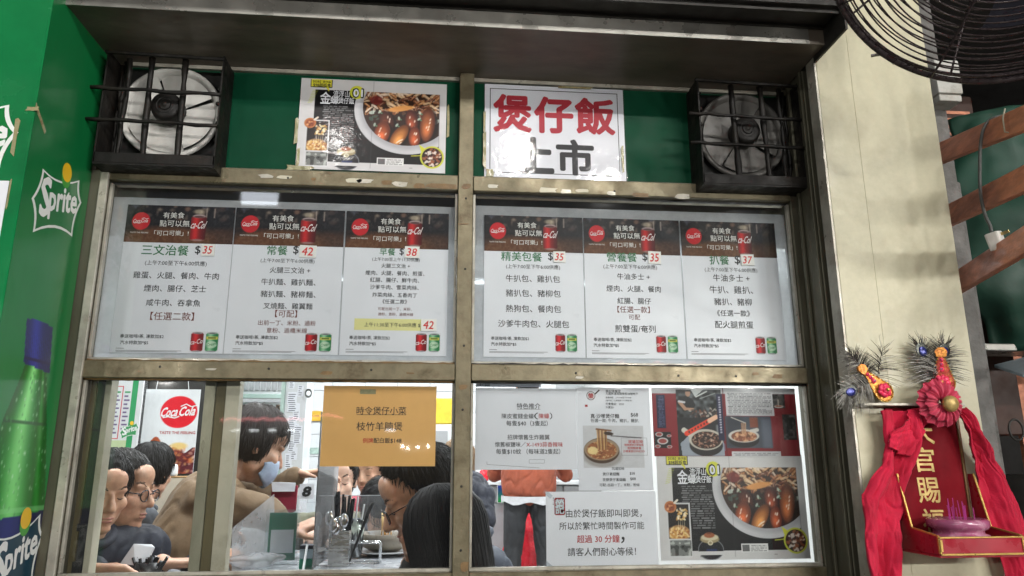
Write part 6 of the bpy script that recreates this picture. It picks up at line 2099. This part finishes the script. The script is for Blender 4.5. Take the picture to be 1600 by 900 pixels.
for k in range(7):
    x, y = c.x + rnd.uniform(-.03, .022), c.y - .022 + rnd.uniform(-.004, .004)
    lx = rnd.uniform(-.015, .01)
    z = TT + .125 + rnd.uniform(-.012, .02)
    MB().tube([(x, y, TT + .02), (x + lx * .8, y - .004, z - .02)], .0028, 6).ell((x + lx, y - .006, z), (.014, .005, .022), nu=12, nv=8).build('spoon', M['chrome'], t, smooth=True)
for k in range(2):
    MB().tube([(c.x + .03, c.y + .01, TT + .01), (c.x + .085 + .008 * k, c.y + .02, TT + .175 + .01 * k)], [.003, .0048], 6).build('chopstick', M['black_plastic'], t)
c2 = Vector((at(568, 870, 1, .58).x, .58, TT))
t = thing('wire_rack', c2, 'small chrome wire rack beside the cutlery box', 'rack')
for y in (c2.y, c2.y + .05):
    MB().tube([(c2.x - .05, y, TT + .004), (c2.x - .05, y, TT + .058), (c2.x - .045, y, TT + .064), (c2.x + .045, y, TT + .064), (c2.x + .05, y, TT + .058), (c2.x + .05, y, TT + .004)], .0026, 8).build('wire_loop', M['chrome'], t, smooth=True)
MB().tube([(c2.x - .05, c2.y, TT + .004), (c2.x + .05, c2.y, TT + .004), (c2.x + .05, c2.y + .05, TT + .004), (c2.x - .05, c2.y + .05, TT + .004)], .0026, 8, closed=True).build('base_wire', M['chrome'], t)
c3 = Vector((at(553, 860, 1, .74).x, .74, TT))
t = thing('iced_drink', c3, 'tall glass of milky iced drink with two white straws', 'drink')
MB().lathe([(.026, .002), (.034, .125), (.0325, .125), (.025, .006), (0, .006)], 28, Matrix.Translation(c3), caps=False).build('tumbler', M['acrylic'], t, smooth=True)
MB().lathe([(0, .008), (.0245, .008), (.0315, .105), (.015, .110), (0, .108)], 24, Matrix.Translation(c3)).build('liquid', M['drink'], t, smooth=True)
for k in range(5): MB().box(c3.x - .018 + .009 * k - .007, c3.x - .018 + .009 * k + .007, c3.y - .012 + .006 * (k % 3), c3.y + .002 + .006 * (k % 3), TT + .108, TT + .121, rot=(.3 * k, .5 * k, .2)).build('ice_cube', M['frost'], t, bev=.002)
for k in range(2): MB().tube([(c3.x - .005 + .01 * k, c3.y, TT + .02), (c3.x + .006 + .022 * k, c3.y, TT + .20 - .025 * k)], .003, 8).build('straw', M['white_plastic'], t)
c4 = Vector((at(602, 850, 1, .86).x, .86, TT))
t = thing('noodle_bowl', c4, 'wide bowl of noodles on a white plate in front of the bent diner', 'bowl')
MB().lathe([(0, .002), (.06, .002), (.135, .014), (.137, .018), (.06, .008), (0, .008)], 40, Matrix.Translation(c4)).build('plate', M['porcelain'], t, smooth=True)
MB().lathe([(0, .0095), (.045, .0095), (.085, .03), (.105, .072), (.102, .072), (.08, .035), (.04, .016)], 40, Matrix.Translation(c4)).build('bowl', M['claybowl'], t, smooth=True)
MB().lathe([(0, .055), (.094, .055)], 32, Matrix.Translation(c4), caps=False).build('broth', M['broth'], t)
nd = MB()
for k in range(8):
    x = c4.x - .012 + .004 * k
    nd.tube([(x + .01 * math.sin(k), c4.y - .02, TT + .055), (x, c4.y - .02 - .004 * (k % 2), TT + .10), (x - .002, c4.y - .02, TT + .14)], .0022, 5)
nd.build('noodle_lift', M['noodle'], t, smooth=True)
# clear screens
t = thing('clear_screen', (-.29, .6, TT), 'clear acrylic table screen standing edge-on beside the cutlery box', 'screen')
xs = at(503, 800, 1, .5).x
MB().box(xs - .0015, xs + .0015, .38, .82, TT + .012, TT + .46).build('sheet', M['hazy'], t)
MB().box(xs - .03, xs + .03, .45, .48, TT + .001, TT + .012).box(xs - .03, xs + .03, .74, .77, TT + .001, TT + .012).build('foot', M['acrylic'], t)
q1, q2 = at(362, 776, 1, .93), at(618, 776, 1, .93)
t = thing('clear_screen', ((q1.x + q2.x) / 2, .93, TT), 'wide clear acrylic screen across the middle table', 'screen')
MB().box(q1.x, q2.x, .929, .932, TT + .004, q1.z).build('sheet', M['acrylic'], t)
MB().box(q1.x, q2.x, .9285, .9325, q1.z + .0003, q1.z + .003).build('edge', M['frost'], t)
t = thing('clear_screen', (at(390, 830, 1, .55).x, .55, TT), 'slanted cloudy acrylic screen near the sash stile', 'screen')
a1, a2, a3, a4 = at(362, 826, 1, .48), at(428, 772, 1, .66), at(428, 880, 1, .66), at(362, 900, 1, .48)
MB().add([a1, a2, a3, a4] + [p_ + Vector((.001, .002, 0)) for p_ in (a1, a2, a3, a4)], [(0, 1, 2, 3), (7, 6, 5, 4), (0, 4, 5, 1), (1, 5, 6, 2), (2, 6, 7, 3), (3, 7, 4, 0)]).build('sheet', M['hazy'], t)
# pouch and number card hung on the screen
q = at(443, 778, 1, .90)
t = thing('hanging_pouch', q, 'crimson cloth pouch with papers hooked on the clear screen', 'pouch')
pts = []
for k in range(24):
    a = math.pi + math.pi * k / 23
    pts.append((q.x + .044 * max(-1, min(1, 1.15 * math.cos(a))), q.z - .035 + .022 * math.sin(a)))
pts += [(q.x + .046, q.z + .042), (q.x - .044, q.z + .042)]
MB().prism(pts, 1, .90, .918).build('pocket', M['pouch'], t, bev=.002)
MB().add([(q.x - .046, .899, q.z + .055), (q.x + .040, .897, q.z + .052), (q.x + .038, .896, q.z + .022), (q.x - .040, .896, q.z + .022)] + [(q.x - .046, .9, q.z + .0555), (q.x + .040, .8985, q.z + .0525), (q.x + .038, .8975, q.z + .022), (q.x - .040, .8975, q.z + .022)],
         [(0, 1, 2, 3), (7, 6, 5, 4), (0, 4, 5, 1), (1, 5, 6, 2), (2, 6, 7, 3), (3, 7, 4, 0)]).build('paper', M['paper'], t)
q = at(479.5, 768, 1, .905)
t = thing('number_card', q, 'small white card with the number 8 on the clear screen', 'card')
MB().box(q.x - .026, q.x + .026, .905, .907, q.z - .027, q.z + .027, rot=(0, R(-2), 0)).build('sheet', M['paper'], t)
P = Print(wall_map(.9048)); P.text('8', q.x - .013, q.x + .013, q.z, BLK, .05, h=.032, shear=.2, layer=2); P.build('numeral', M['print_flat'], t)
q = at(441, 838, 1, .60)
t = thing('table_sign', q, 'green table card in a clear stand with a blank white square', 'sign')
MB().box(q.x - .043, q.x + .043, .60, .602, q.z - .072, q.z + .072).build('sheet', M['qr_green'], t)
MB().box(q.x - .035, q.x + .035, .5980, .5995, q.z - .050, q.z + .020).build('white_panel', M['paper'], t)
MB().box(q.x - .052, q.x + .052, .5925, .5945, TT + .003, q.z + .082).build('clear_cover', M['acrylic'], t)
MB().box(q.x - .052, q.x + .052, .5945, .64, TT + .0005, TT + .003).build('foot', M['acrylic'], t)
q = at(480, 870, 1, .50)
t = thing('toothpick_tin', (q.x, .50, TT), 'small blue and green printed tin with a navy lid beside the screen', 'tin')
MB().box(q.x - .020, q.x + .020, .48, .52, TT + .001, TT + .030).build('lower_half', M['qr_green'], t, bev=.002)
MB().box(q.x - .0202, q.x + .0202, .4798, .5202, TT + .0305, TT + .058).build('upper_half', M['bluepaint'], t, bev=.002)
MB().box(q.x - .021, q.x + .021, .479, .521, TT + .0585, TT + .07).build('lid', M['navy'], t, bev=.002)
t = thing('paper_straw', (at(478, 872, 1, .42).x, .42, TT), 'white drinking straw leaning in front of the tin', 'straw')
MB().tube([at(473, 895, 1, .42), at(480, 852, 1, .47)], .0036, 8).build('straw', M['white_plastic'], t)
# plastic bag of tissues by the sash
q = at(398, 868, 1, .52)
def BG(u, v):
    a = 2 * math.pi * u; ph = math.pi * v
    n = 1 + .35 * noise.noise(Vector((math.cos(a) * 2, math.sin(a) * 2, v * 4)))
    return Vector((q.x + .075 * n * math.sin(ph) * math.cos(a), .52 + .06 * n * math.sin(ph) * math.sin(a), TT + .024 - .023 * math.cos(ph) * (1 if v < .5 else n)))
o = MB().grid(sheet_grid(BG, 36, 18)).build('tissue_bag', M['hazy'], None, (q.x, .52, TT), smooth=True, fix=False)
tag(o, 'crumpled white plastic bag of tissues on the table near the sash', 'bag')
# folded napkin and chopsticks before the two men
q = at(218, 868, 1, .30)
t = thing('folded_napkin', (q.x, .30, q.z - .02), 'white folded paper napkin held up by the men at the left table', 'napkin')
v_ = [(-.048, 0, -.020), (-.020, .004, .030), (.022, .01, .028), (.034, .006, .020), (.026, -.004, -.012), (-.004, -.012, -.024)]
n_ = len(v_)
MB().add([q + Vector(a) for a in v_] + [q + Vector(a) * .96 + Vector((0, .010, 0)) for a in v_], [tuple(range(n_)), tuple(range(2 * n_ - 1, n_ - 1, -1))] + [(i, i + n_, (i + 1) % n_ + n_, (i + 1) % n_) for i in range(n_)]).build('fold', M['paper'], t)
q0 = at(232, 885, 1, .28)
t = thing('chopstick_jar', (q0.x, .28, TT), 'jar of short black chopsticks behind the sill of the left sash', 'jar')
MB().lathe([(0, 0), (.032, 0), (.034, .05), (.032, .05), (.030, .004), (0, .004)], 24, Matrix.Translation((q0.x, .28, TT + .0005))).build('jar', M['black_plastic'], t, smooth=True)
for k in range(16):
    px = 208 + 3.6 * k; py = 872 + rnd.uniform(-4, 8)
    b0 = Vector((q0.x + rnd.uniform(-.022, .022), .28 + rnd.uniform(-.02, .02), TT + .006))
    MB().tube([b0, at(px, py, 1, .28 + rnd.uniform(-.02, .02))], .0042, 6).build('chopstick', M['black_plastic'], t)
q0 = at(300, 890, 1, .40)
t = thing('chopstick_jar', (q0.x, .40, TT), 'low cup of black chopsticks in front of the brown jacket', 'jar')
MB().lathe([(0, 0), (.03, 0), (.032, .035), (.03, .035), (.028, .004), (0, .004)], 24, Matrix.Translation((q0.x, .40, TT + .0005))).build('jar', M['black_plastic'], t, smooth=True)
for px, py in ((283, 877), (296, 884), (312, 878), (289, 882)):
    MB().tube([Vector((q0.x + rnd.uniform(-.01, .01), .40, TT + .006)), at(px, py, 1, .40)], .004, 6).build('chopstick', M['black_plastic'], t)

# cola poster hung on strings
yq = 2.1
a, b_ = at(229, 608, 1, yq), at(301, 740, 1, yq)
t = thing('cola_poster', ((a.x + b_.x) / 2, yq, b_.z), 'white hanging poster with a red cola disc above iced cola', 'poster')
MB().box(a.x, b_.x, yq, yq + .004, b_.z, a.z).build('sheet', M['paper'], t)
p = Pic(80, 150, 0, 0, 80, 146, rgb(232, 236, 238))
p.ell(51, 40, 27, 28, rgb(226, 30, 46))
rs = np.random.RandomState(6)
yl = 100 - 12 * np.exp(-((p.X - 22) / 16) ** 2) + 5 * np.sin(p.X * .22) + 6 * (p.X > 44)
col = np.stack([.62 + .28 * np.exp(-((p.X - 28) / 24) ** 2 - ((p.Y - 112) / 20) ** 2), .28 + .36 * np.exp(-((p.X - 26) / 20) ** 2 - ((p.Y - 110) / 16) ** 2), .16 + .10 * (p.X / 80)], -1)
p.put(p.Y > yl, col); p.put((p.Y > yl) * np.clip((p.X - 40) / 30, 0, .75), rgb(74, 30, 44))
for k in range(260):
    x, y = 80 * rs.rand(), 100 + 46 * rs.rand()
    if y > 104: p.ell(x, y, 1 + 3 * rs.rand(), 1 + 2.5 * rs.rand(), [rgb(245, 190, 110), rgb(120, 40, 30), rgb(230, 120, 70), rgb(60, 20, 30), rgb(250, 220, 190)][rs.randint(5)], rs.rand() * 3, soft=1.5, al=.45)
p.ell(56, 99, 12, 6, rgb(240, 200, 110), soft=3, al=.8)
place_pic('picture', p.mesh('cola_picture'), M['print'], t, a.x, b_.z, b_.x, a.z, yq - .001)
P = Print(wall_map(yq - .002))
U = lambda u_: a.x + (b_.x - a.x) * u_ / 80
V = lambda v_: a.z - (a.z - b_.z) * v_ / 146
coke(P, U(51), V(40), U(76) - U(26), rgb(245, 240, 240), 4, .03)
P.text('TASTE THE FEELING', U(26), U(78), V(76), rgb(180, 60, 60), .02, layer=3)
P.build('lettering', M['print_flat'], t)
for x0_, x1_ in ((U(14), U(20)), (U(62), U(50))):
    MB().tube([(x0_, yq + .002, a.z), (x1_, yq + .002, a.z + .25)], .002, 5).build('string', M['white_plastic'], t)
# lemon drink menu board on the left
yq = 1.85
a, b_ = at(158, 585, 1, yq), at(213, 700, 1, yq)
t = thing('drinks_menu_board', ((a.x + b_.x) / 2, yq, b_.z), 'white and green drinks menu board with a red-framed price list', 'menu board')
MB().box(a.x - .12, b_.x, yq, yq + .012, b_.z - .5, a.z + .1).build('board', M['white_plastic'], t, bev=.002)
P = Print(wall_map(yq - .0005))
g1, g2 = at(203, 640, 1, yq).x, at(212, 640, 1, yq).x
P.rect(g1, b_.z - .05, g2, a.z + .09, rgb(40, 150, 90), 1)
m1, m2 = at(166, 686, 1, yq), at(194, 603, 1, yq)
P.frame(m1.x - .05, m1.z, m2.x, m2.z, .004, rgb(200, 50, 60), 2)
P.rect(m1.x - .05, m1.z - .05, g1, m1.z - .006, rgb(190, 205, 160), 2)
for k in range(11):
    z = m2.z - .03 - k * (m2.z - m1.z - .04) / 11
    for j in range(3): P.rect(m1.x - .03 + j * .045, z - .004, m1.x - .004 + j * .045 - .008 * (k % 2), z + .004, rgb(110, 90, 130) if k else rgb(60, 150, 90), 2)
lemon_logo(P, at(202, 672, 1, yq).x, at(202, 672, 1, yq).z, .085, .3, rgb(60, 150, 90))
P.build('print', M['print_flat'], t)
t = thing('steel_fridge', (-1.62, 2.6, FLOOR), 'grey steel fridge side between the drinks menu and the cola poster', 'fridge')
fx0, fx1 = at(214, 700, 1, 2.45).x, at(231, 700, 1, 2.45).x
MB().box(fx0 - .35, fx1 - .06, 2.45, 3.0, FLOOR, 2.35).build('case', M['steel'], t, bev=.01)
MB().box(fx1 - .0595, fx1 + .35, 2.5, 3.0, FLOOR, 2.35).build('door', M['darksteel'], t, bev=.008)
MB().box(fx1 + .3, fx1 + .315, 2.47, 2.499, 1.2, 1.8).build('handle', M['chrome'], t, bev=.003)
# beige seat panel
yq = 1.75
a, b_ = at(236, 744, 1, yq), at(301, 800, 1, yq)
t = thing('seat_partition', ((a.x + b_.x) / 2, yq, FLOOR), 'beige seat-back partition with a thin wooden frame below the cola poster', 'partition')
MB().box(a.x - .1, b_.x - .008, yq, yq + .03, FLOOR, a.z - .008).build('panel', M['beige'], t, bev=.002)
MB().box(a.x - .1, b_.x, yq - .003, yq + .033, a.z - .0075, a.z).build('top_rail', M['woodtop'], t, bev=.002)
MB().box(b_.x - .0075, b_.x, yq - .003, yq + .033, FLOOR, a.z - .008).build('side_rail', M['woodtop'], t, bev=.002)
q = at(271, 740, 1, yq + .01)
t = thing('white_dispenser', (q.x, yq + .01, a.z), 'small white bottle standing on the beige partition', 'bottle')
MB().lathe([(0, 0), (.016, 0), (.018, .01), (.017, .04), (.012, .052), (0, .054)], 20, Matrix.Translation((q.x, yq + .012, a.z + .0005))).build('bottle', M['white_plastic'], t, smooth=True)
q = at(212, 850, 1, .95)
t = thing('side_table', (q.x + .05, 1.05, FLOOR), 'light wooden side table beside the slate grey jacket', 'table')
zt = at(218, 856, 1, .95).z
MB().box(q.x - .25, at(237, 850, 1, .95).x, .95, 1.3, zt - .03, zt).build('table_top', M['woodtop'], t, bev=.003)
for x_, y_ in ((q.x - .2, 1.0), (q.x - .2, 1.25), (q.x + .03, 1.0), (q.x + .03, 1.25)): MB().tube([(x_, y_, FLOOR), (x_, y_, zt - .031)], .015, 8).build('leg', M['steel'], t)

# pale shelving and louvred air unit behind the brown jacket
yq = 3.3
a, b_ = at(303, 590, 1, yq), at(331, 760, 1, yq)
t = thing('display_shelf', ((a.x + b_.x) / 2, yq, FLOOR), 'pale green glass display shelf with small packets', 'shelf')
MB().box(a.x, a.x + .012, yq, yq + .3, FLOOR, 2.25).build('upright', M['palegreen'], t)
MB().box(b_.x + .02, b_.x + .035, yq, yq + .3, FLOOR, 2.25).build('upright', M['palegreen'], t)
MB().box(a.x + .013, b_.x + .019, yq + .29, yq + .3, FLOOR, 2.25).build('back_panel', M['white_plastic'], t)
for k in range(9):
    z = .75 + .17 * k
    MB().box(a.x + .013, b_.x + .019, yq + .005, yq + .288, z, z + .012).build('shelf_board', M['palegreen'], t)
    for j in range(3):
        x = a.x + .025 + j * .045
        if x + .035 < b_.x: MB().box(x, x + .032, yq + .06, yq + .12, z + .0125, z + .07 + .03 * rnd.random()).build('packet', rnd.choice([M['white_plastic'], M['redbag'], M['qr_green'], M['beige']]), t, bev=.002)
yq = 3.5
a, b_ = at(372, 588, 1, yq), at(446, 618, 1, yq)
t = thing('air_unit', ((a.x + b_.x) / 2, yq, b_.z), 'white louvred air unit high above the brown jacket', 'air conditioner')
MB().box(a.x - .2, b_.x, yq + .02, yq + .3, b_.z, b_.z + .45).build('casing', M['white_plastic'], t, bev=.006)
n_ = 12
for k in range(n_):
    x = a.x - .15 + k * (b_.x - a.x + .13) / n_
    MB().box(x, x + .028, yq + .006, yq + .0195, b_.z + .035, b_.z + .26).build('louvre', M['cabgrey'], t, bev=.002)
MB().box(a.x - .21, b_.x + .01, yq, yq + .018, b_.z - .02, b_.z + .01).build('lower_lip', M['palegreen'], t, bev=.003)
a, b_ = at(372, 628, 1, 3.6), at(444, 760, 1, 3.6)
t = thing('photo_board', ((a.x + b_.x) / 2, 3.6, b_.z), 'white board with dish photographs behind the brown jacket', 'board')
MB().box(a.x - .3, b_.x, 3.6, 3.62, b_.z - .3, a.z).build('board', M['white_plastic'], t, bev=.002)
MB().box(a.x - .05, at(397, 640, 1, 3.59).x, 3.585, 3.599, b_.z, at(390, 632, 1, 3.59).z).build('dark_opening', M['black_plastic'], t)
def dish(px0, py0, px1, py1, c0, c1, seed):
    p = Pic(30, 24, 0, 0, 30, 24, c0)
    rs = np.random.RandomState(seed)
    for k in range(40): p.ell(30 * rs.rand(), 24 * rs.rand(), 2 + 4 * rs.rand(), 1 + 3 * rs.rand(), [c1, rgb(60, 50, 45), rgb(225, 220, 210), rgb(150, 100, 60)][rs.randint(4)], rs.rand() * 3, soft=2, al=.7)
    a_, b2 = at(px0, py1, 1, 3.59), at(px1, py0, 1, 3.59)
    place_pic('dish_photo', p.mesh('dish_picture'), M['print'], t, a_.x, a_.z, b2.x, b2.z, 3.597)
dish(413, 632, 426, 643, rgb(70, 70, 70), rgb(120, 120, 115), 1); dish(430, 632, 442, 643, rgb(60, 62, 62), rgb(130, 130, 125), 2)
dish(433, 655, 446, 668, rgb(50, 50, 52), rgb(110, 110, 105), 3); dish(420, 697, 440, 720, rgb(235, 190, 70), rgb(230, 120, 60), 4)
dish(405, 705, 422, 728, rgb(225, 220, 120), rgb(240, 200, 90), 5)
a_, b2 = at(398, 752, 1, 3.55), at(440, 728, 1, 3.55)
MB().box(a_.x - .4, b2.x, 3.53, 3.575, a_.z - .1, b2.z).build('green_panel', pm('bright_green_panel', (.02, .36, .08), .4), t, bev=.002)

# notice-covered column
yq = 2.2
a, b_ = at(444, 640, 1, yq), at(478, 640, 1, yq)
t = thing('notice_column', ((a.x + b_.x) / 2, yq + .1, FLOOR), 'white square column covered with small paper notices', 'column')
MB().box(a.x, b_.x, yq, yq + .2, FLOOR, 2.9).build('shaft', M['tile'], t, bev=.003)
MB().box(a.x - .02, a.x - .0005, yq - .01, yq + .02, FLOOR, 2.9).build('corner_strip', M['palegreen'], t)
rs = random.Random(4)
for k in range(15):
    w_, h_ = rs.uniform(.03, .055), rs.uniform(.05, .10)
    x = rs.uniform(a.x + .002, b_.x - w_ - .002); z = 1.40 + .042 * k
    y_ = yq - .0012 - .0009 * (k % 5)
    n_ = MB().box(x, x + w_, y_, y_ + .0006, z, z + h_, rot=(0, rs.uniform(-.06, .06), 0)).build('notice', M['paper'], t)
    P = Print(wall_map(y_))
    for j in range(int(h_ / .011)): P.rect(x + .005, z + .006 + .011 * j, x + w_ - .006 - .012 * rs.random(), z + .010 + .011 * j, rgb(70, 74, 84), 2)
    P.build('notice_print', M['print_flat'], n_)
# yellow plate on tiles, cable on wall
q = at(492.5, 650, 1, 4.97)
t = thing('wall_plate', q, 'small yellow notice plate on the white tiled wall', 'plate')
MB().box(q.x - .055, q.x + .055, 4.970, 4.982, q.z - .045, q.z + .045).build('plate', pm('yellow_plate', (.62, .38, .03), .4), t, bev=.002)
P = Print(wall_map(4.9695)); P.text('小心地滑', q.x - .035, q.x + .035, q.z, rgb(60, 40, 20), .02, layer=2); P.build('lettering', M['print_flat'], t)
q = at(482, 613, 1, 2.18)
t = thing('cable_coil', q, 'small loop of dark cable hanging beside the notice column', 'cable')
MB().tube([q + Vector((.016 * math.cos(a) , 0, .018 * math.sin(a) - .01 * k / 40)) for k, a in enumerate([4 * math.pi * k / 40 for k in range(40)])], .0035, 6).build('loop', M['rubber'], t, smooth=True)
# white box with yellow tub near the mullion
q = at(695, 650, 1, 2.7)
t = thing('storage_carton', (q.x, 2.8, FLOOR), 'stack of pale cartons with a yellow tub beside the mullion', 'carton')
MB().box(q.x - .16, q.x + .2, 2.7, 3.0, FLOOR, 1.70).build('carton', M['white_plastic'], t, bev=.004)
MB().box(q.x - .07, q.x + .05, 2.7, 2.85, 1.7015, 1.86).build('yellow_tub', pm('yellow_tub', (.75, .55, .05), .4), t, bev=.006)
MB().box(q.x - .15, q.x + .02, 2.690, 2.698, 1.52, 1.66).build('label', M['cabgrey'], t)

# serving counter deep on the right
yq = 4.35
a, b_ = at(742, 752, 1, yq), at(1000, 752, 1, yq)
zc_ = a.z
t = thing('service_counter', (1.0, yq, FLOOR), 'grey service counter with cupboard doors at the back of the restaurant', 'counter')
MB().box(a.x - .3, 1.33, yq - .02, yq + .55, zc_ - .03, zc_).build('counter_top', M['white_plastic'], t, bev=.003)
MB().box(a.x - .3, 1.32, yq + .03, yq + .5, FLOOR, zc_ - .031).build('carcass', M['cabgrey'], t)
for k in range(4):
    x = a.x - .25 + k * .33
    MB().box(x, x + .315, yq + .005, yq + .0295, FLOOR + .1, zc_ - .18).build('cupboard_door', M['cabgrey'], t, bev=.003)
    MB().box(x, x + .315, yq + .005, yq + .0295, zc_ - .17, zc_ - .04).build('drawer_front', M['cabgrey'], t, bev=.003)
    MB().box(x + .1, x + .21, yq - .006, yq + .0045, zc_ - .115, zc_ - .10).build('handle', M['chrome'], t)
p = Pic(40, 20, 0, 0, 40, 20, rgb(30, 60, 150))
g_ = (p.Y / 20)[..., None]
p.a = np.asarray(rgb(34, 52, 150)) * (1 - g_) + np.asarray(rgb(30, 150, 60)) * g_
a, b_ = at(777, 786, 1, yq - .03), at(868, 757, 1, yq - .03)
t2 = thing('counter_screen', ((a.x + b_.x) / 2, yq - .03, a.z), 'blue to green gradient sign panel on the service counter', 'sign')
MB().box(a.x, b_.x, yq - .026, yq - .022, a.z, b_.z).build('panel', M['white_plastic'], t2)
place_pic('picture', p.mesh('gradient_picture'), M['print'], t2, a.x + .005, a.z + .005, b_.x - .005, b_.z - .005, yq - .0275)
# cartons and bottles on the counter
rs = random.Random(9)
for k in range(9):
    x = at(742 + k * 15, 745, 1, yq + .15).x
    h_ = rs.uniform(.08, .16)
    t = thing('counter_jar', (x, yq + .2, zc_), ('white', 'red', 'green', 'pale blue', 'cream', 'brown', 'grey', 'black', 'yellow')[k] + ' jar standing on the service counter', 'jar', 'jars on the service counter')
    mt_ = (M['white_plastic'], M['redbag'], M['qr_green'], M['bluepaint'], M['cream'], M['browncab'], M['cabgrey'], M['black_plastic'], bpy.data.materials['yellow_tub'])[k]
    MB().lathe([(0, 0), (.035, 0), (.038, .01), (.038, h_ * .7), (.022, h_ * .85), (.022, h_), (0, h_)], 18, Matrix.Translation((x, yq + .2, zc_ + .0005))).build('jar_body', mt_, t, smooth=True)
    MB().lathe([(0, h_), (.025, h_), (.025, h_ + .015), (0, h_ + .015)], 16, Matrix.Translation((x, yq + .2, zc_ + .001))).build('lid', M['white_plastic'], t, smooth=True)
# red bags under the counter
def bag(cx, cy, w, h, seed, label):
    def F(u, v):
        a = 2 * math.pi * u
        k = 1 + .35 * noise.noise(Vector((math.cos(a) * 1.6 + seed, math.sin(a) * 1.6, v * 2.5))) + .12 * noise.noise(Vector((math.cos(a) * 6, math.sin(a) * 6 + seed, v * 8)))
        r_ = w * k * (math.sin(math.pi * min(.98, .12 + .8 * v)) ** .6)
        if v > .8: r_ *= 1 - (v - .8) * 3.2
        return Vector((cx + r_ * math.cos(a), cy + r_ * .7 * math.sin(a), FLOOR + h * v))
    o = MB().grid(sheet_grid(F, 48, 40)).build('plastic_bag', M['redbag'], None, (cx, cy, FLOOR), smooth=True, fix=False)
    tag(o, label, 'bag')
x1_ = at(820, 860, 1, 4.05).x
bag(x1_, 4.12, .16, .72, 1, 'bulging red plastic bag standing between the legs of the man in jeans')
bag(at(853, 860, 1, 4.1).x, 4.15, .13, .66, 4, 'smaller red plastic bag beside the waiting notice at the counter')
# dark rucksack at lower left of the right pane
q = at(752, 866, 1, 1.6)
t = thing('rucksack', (q.x, 1.7, FLOOR + .45), 'dark grey rucksack with a pale strap beyond the mullion', 'rucksack')
MB().ell((q.x - .05, 1.7, q.z - .14), (.17, .12, .22), nu=24, nv=16).build('pack', M['black_cloth'], t, smooth=True)
MB().tube([at(738, 838, 1, 1.55), at(752, 852, 1, 1.54), at(766, 866, 1, 1.54), at(780, 884, 1, 1.55)], [.012, .010, .008, .008], 8).build('strap', M['white_plastic'], t, smooth=True)
t = thing('bench_seat', (q.x, 1.7, FLOOR), 'low dark bench carrying the rucksack', 'bench')
zb_ = q.z - .36
MB().box(q.x - .3, q.x + .25, 1.5, 1.9, zb_ - .03, zb_).build('seat', M['browncab'], t, bev=.004)
for x_, y_ in ((q.x - .27, 1.53), (q.x + .22, 1.53), (q.x - .27, 1.87), (q.x + .22, 1.87)): MB().box(x_ - .015, x_ + .015, y_ - .015, y_ + .015, FLOOR, zb_ - .0305).build('leg', M['browncab'], t)
# paper strip glimpsed in reverse at the top of the right pane
t = sheet_thing('paper_strip', 'paper strip with mirrored characters above the specialities notice', 'notice', .088, 1.6525, .26, 1.672, .030, GP)
P = Print(wall_map(.030)); V_, F_, d_ = text_geo('鎮江')
P.add([(.11 - v[0] * .016, 1.660 + v[1] * .016) for v in V_], F_, rgb(90, 95, 105), 2); P.build('lettering', M['print_flat'], t)
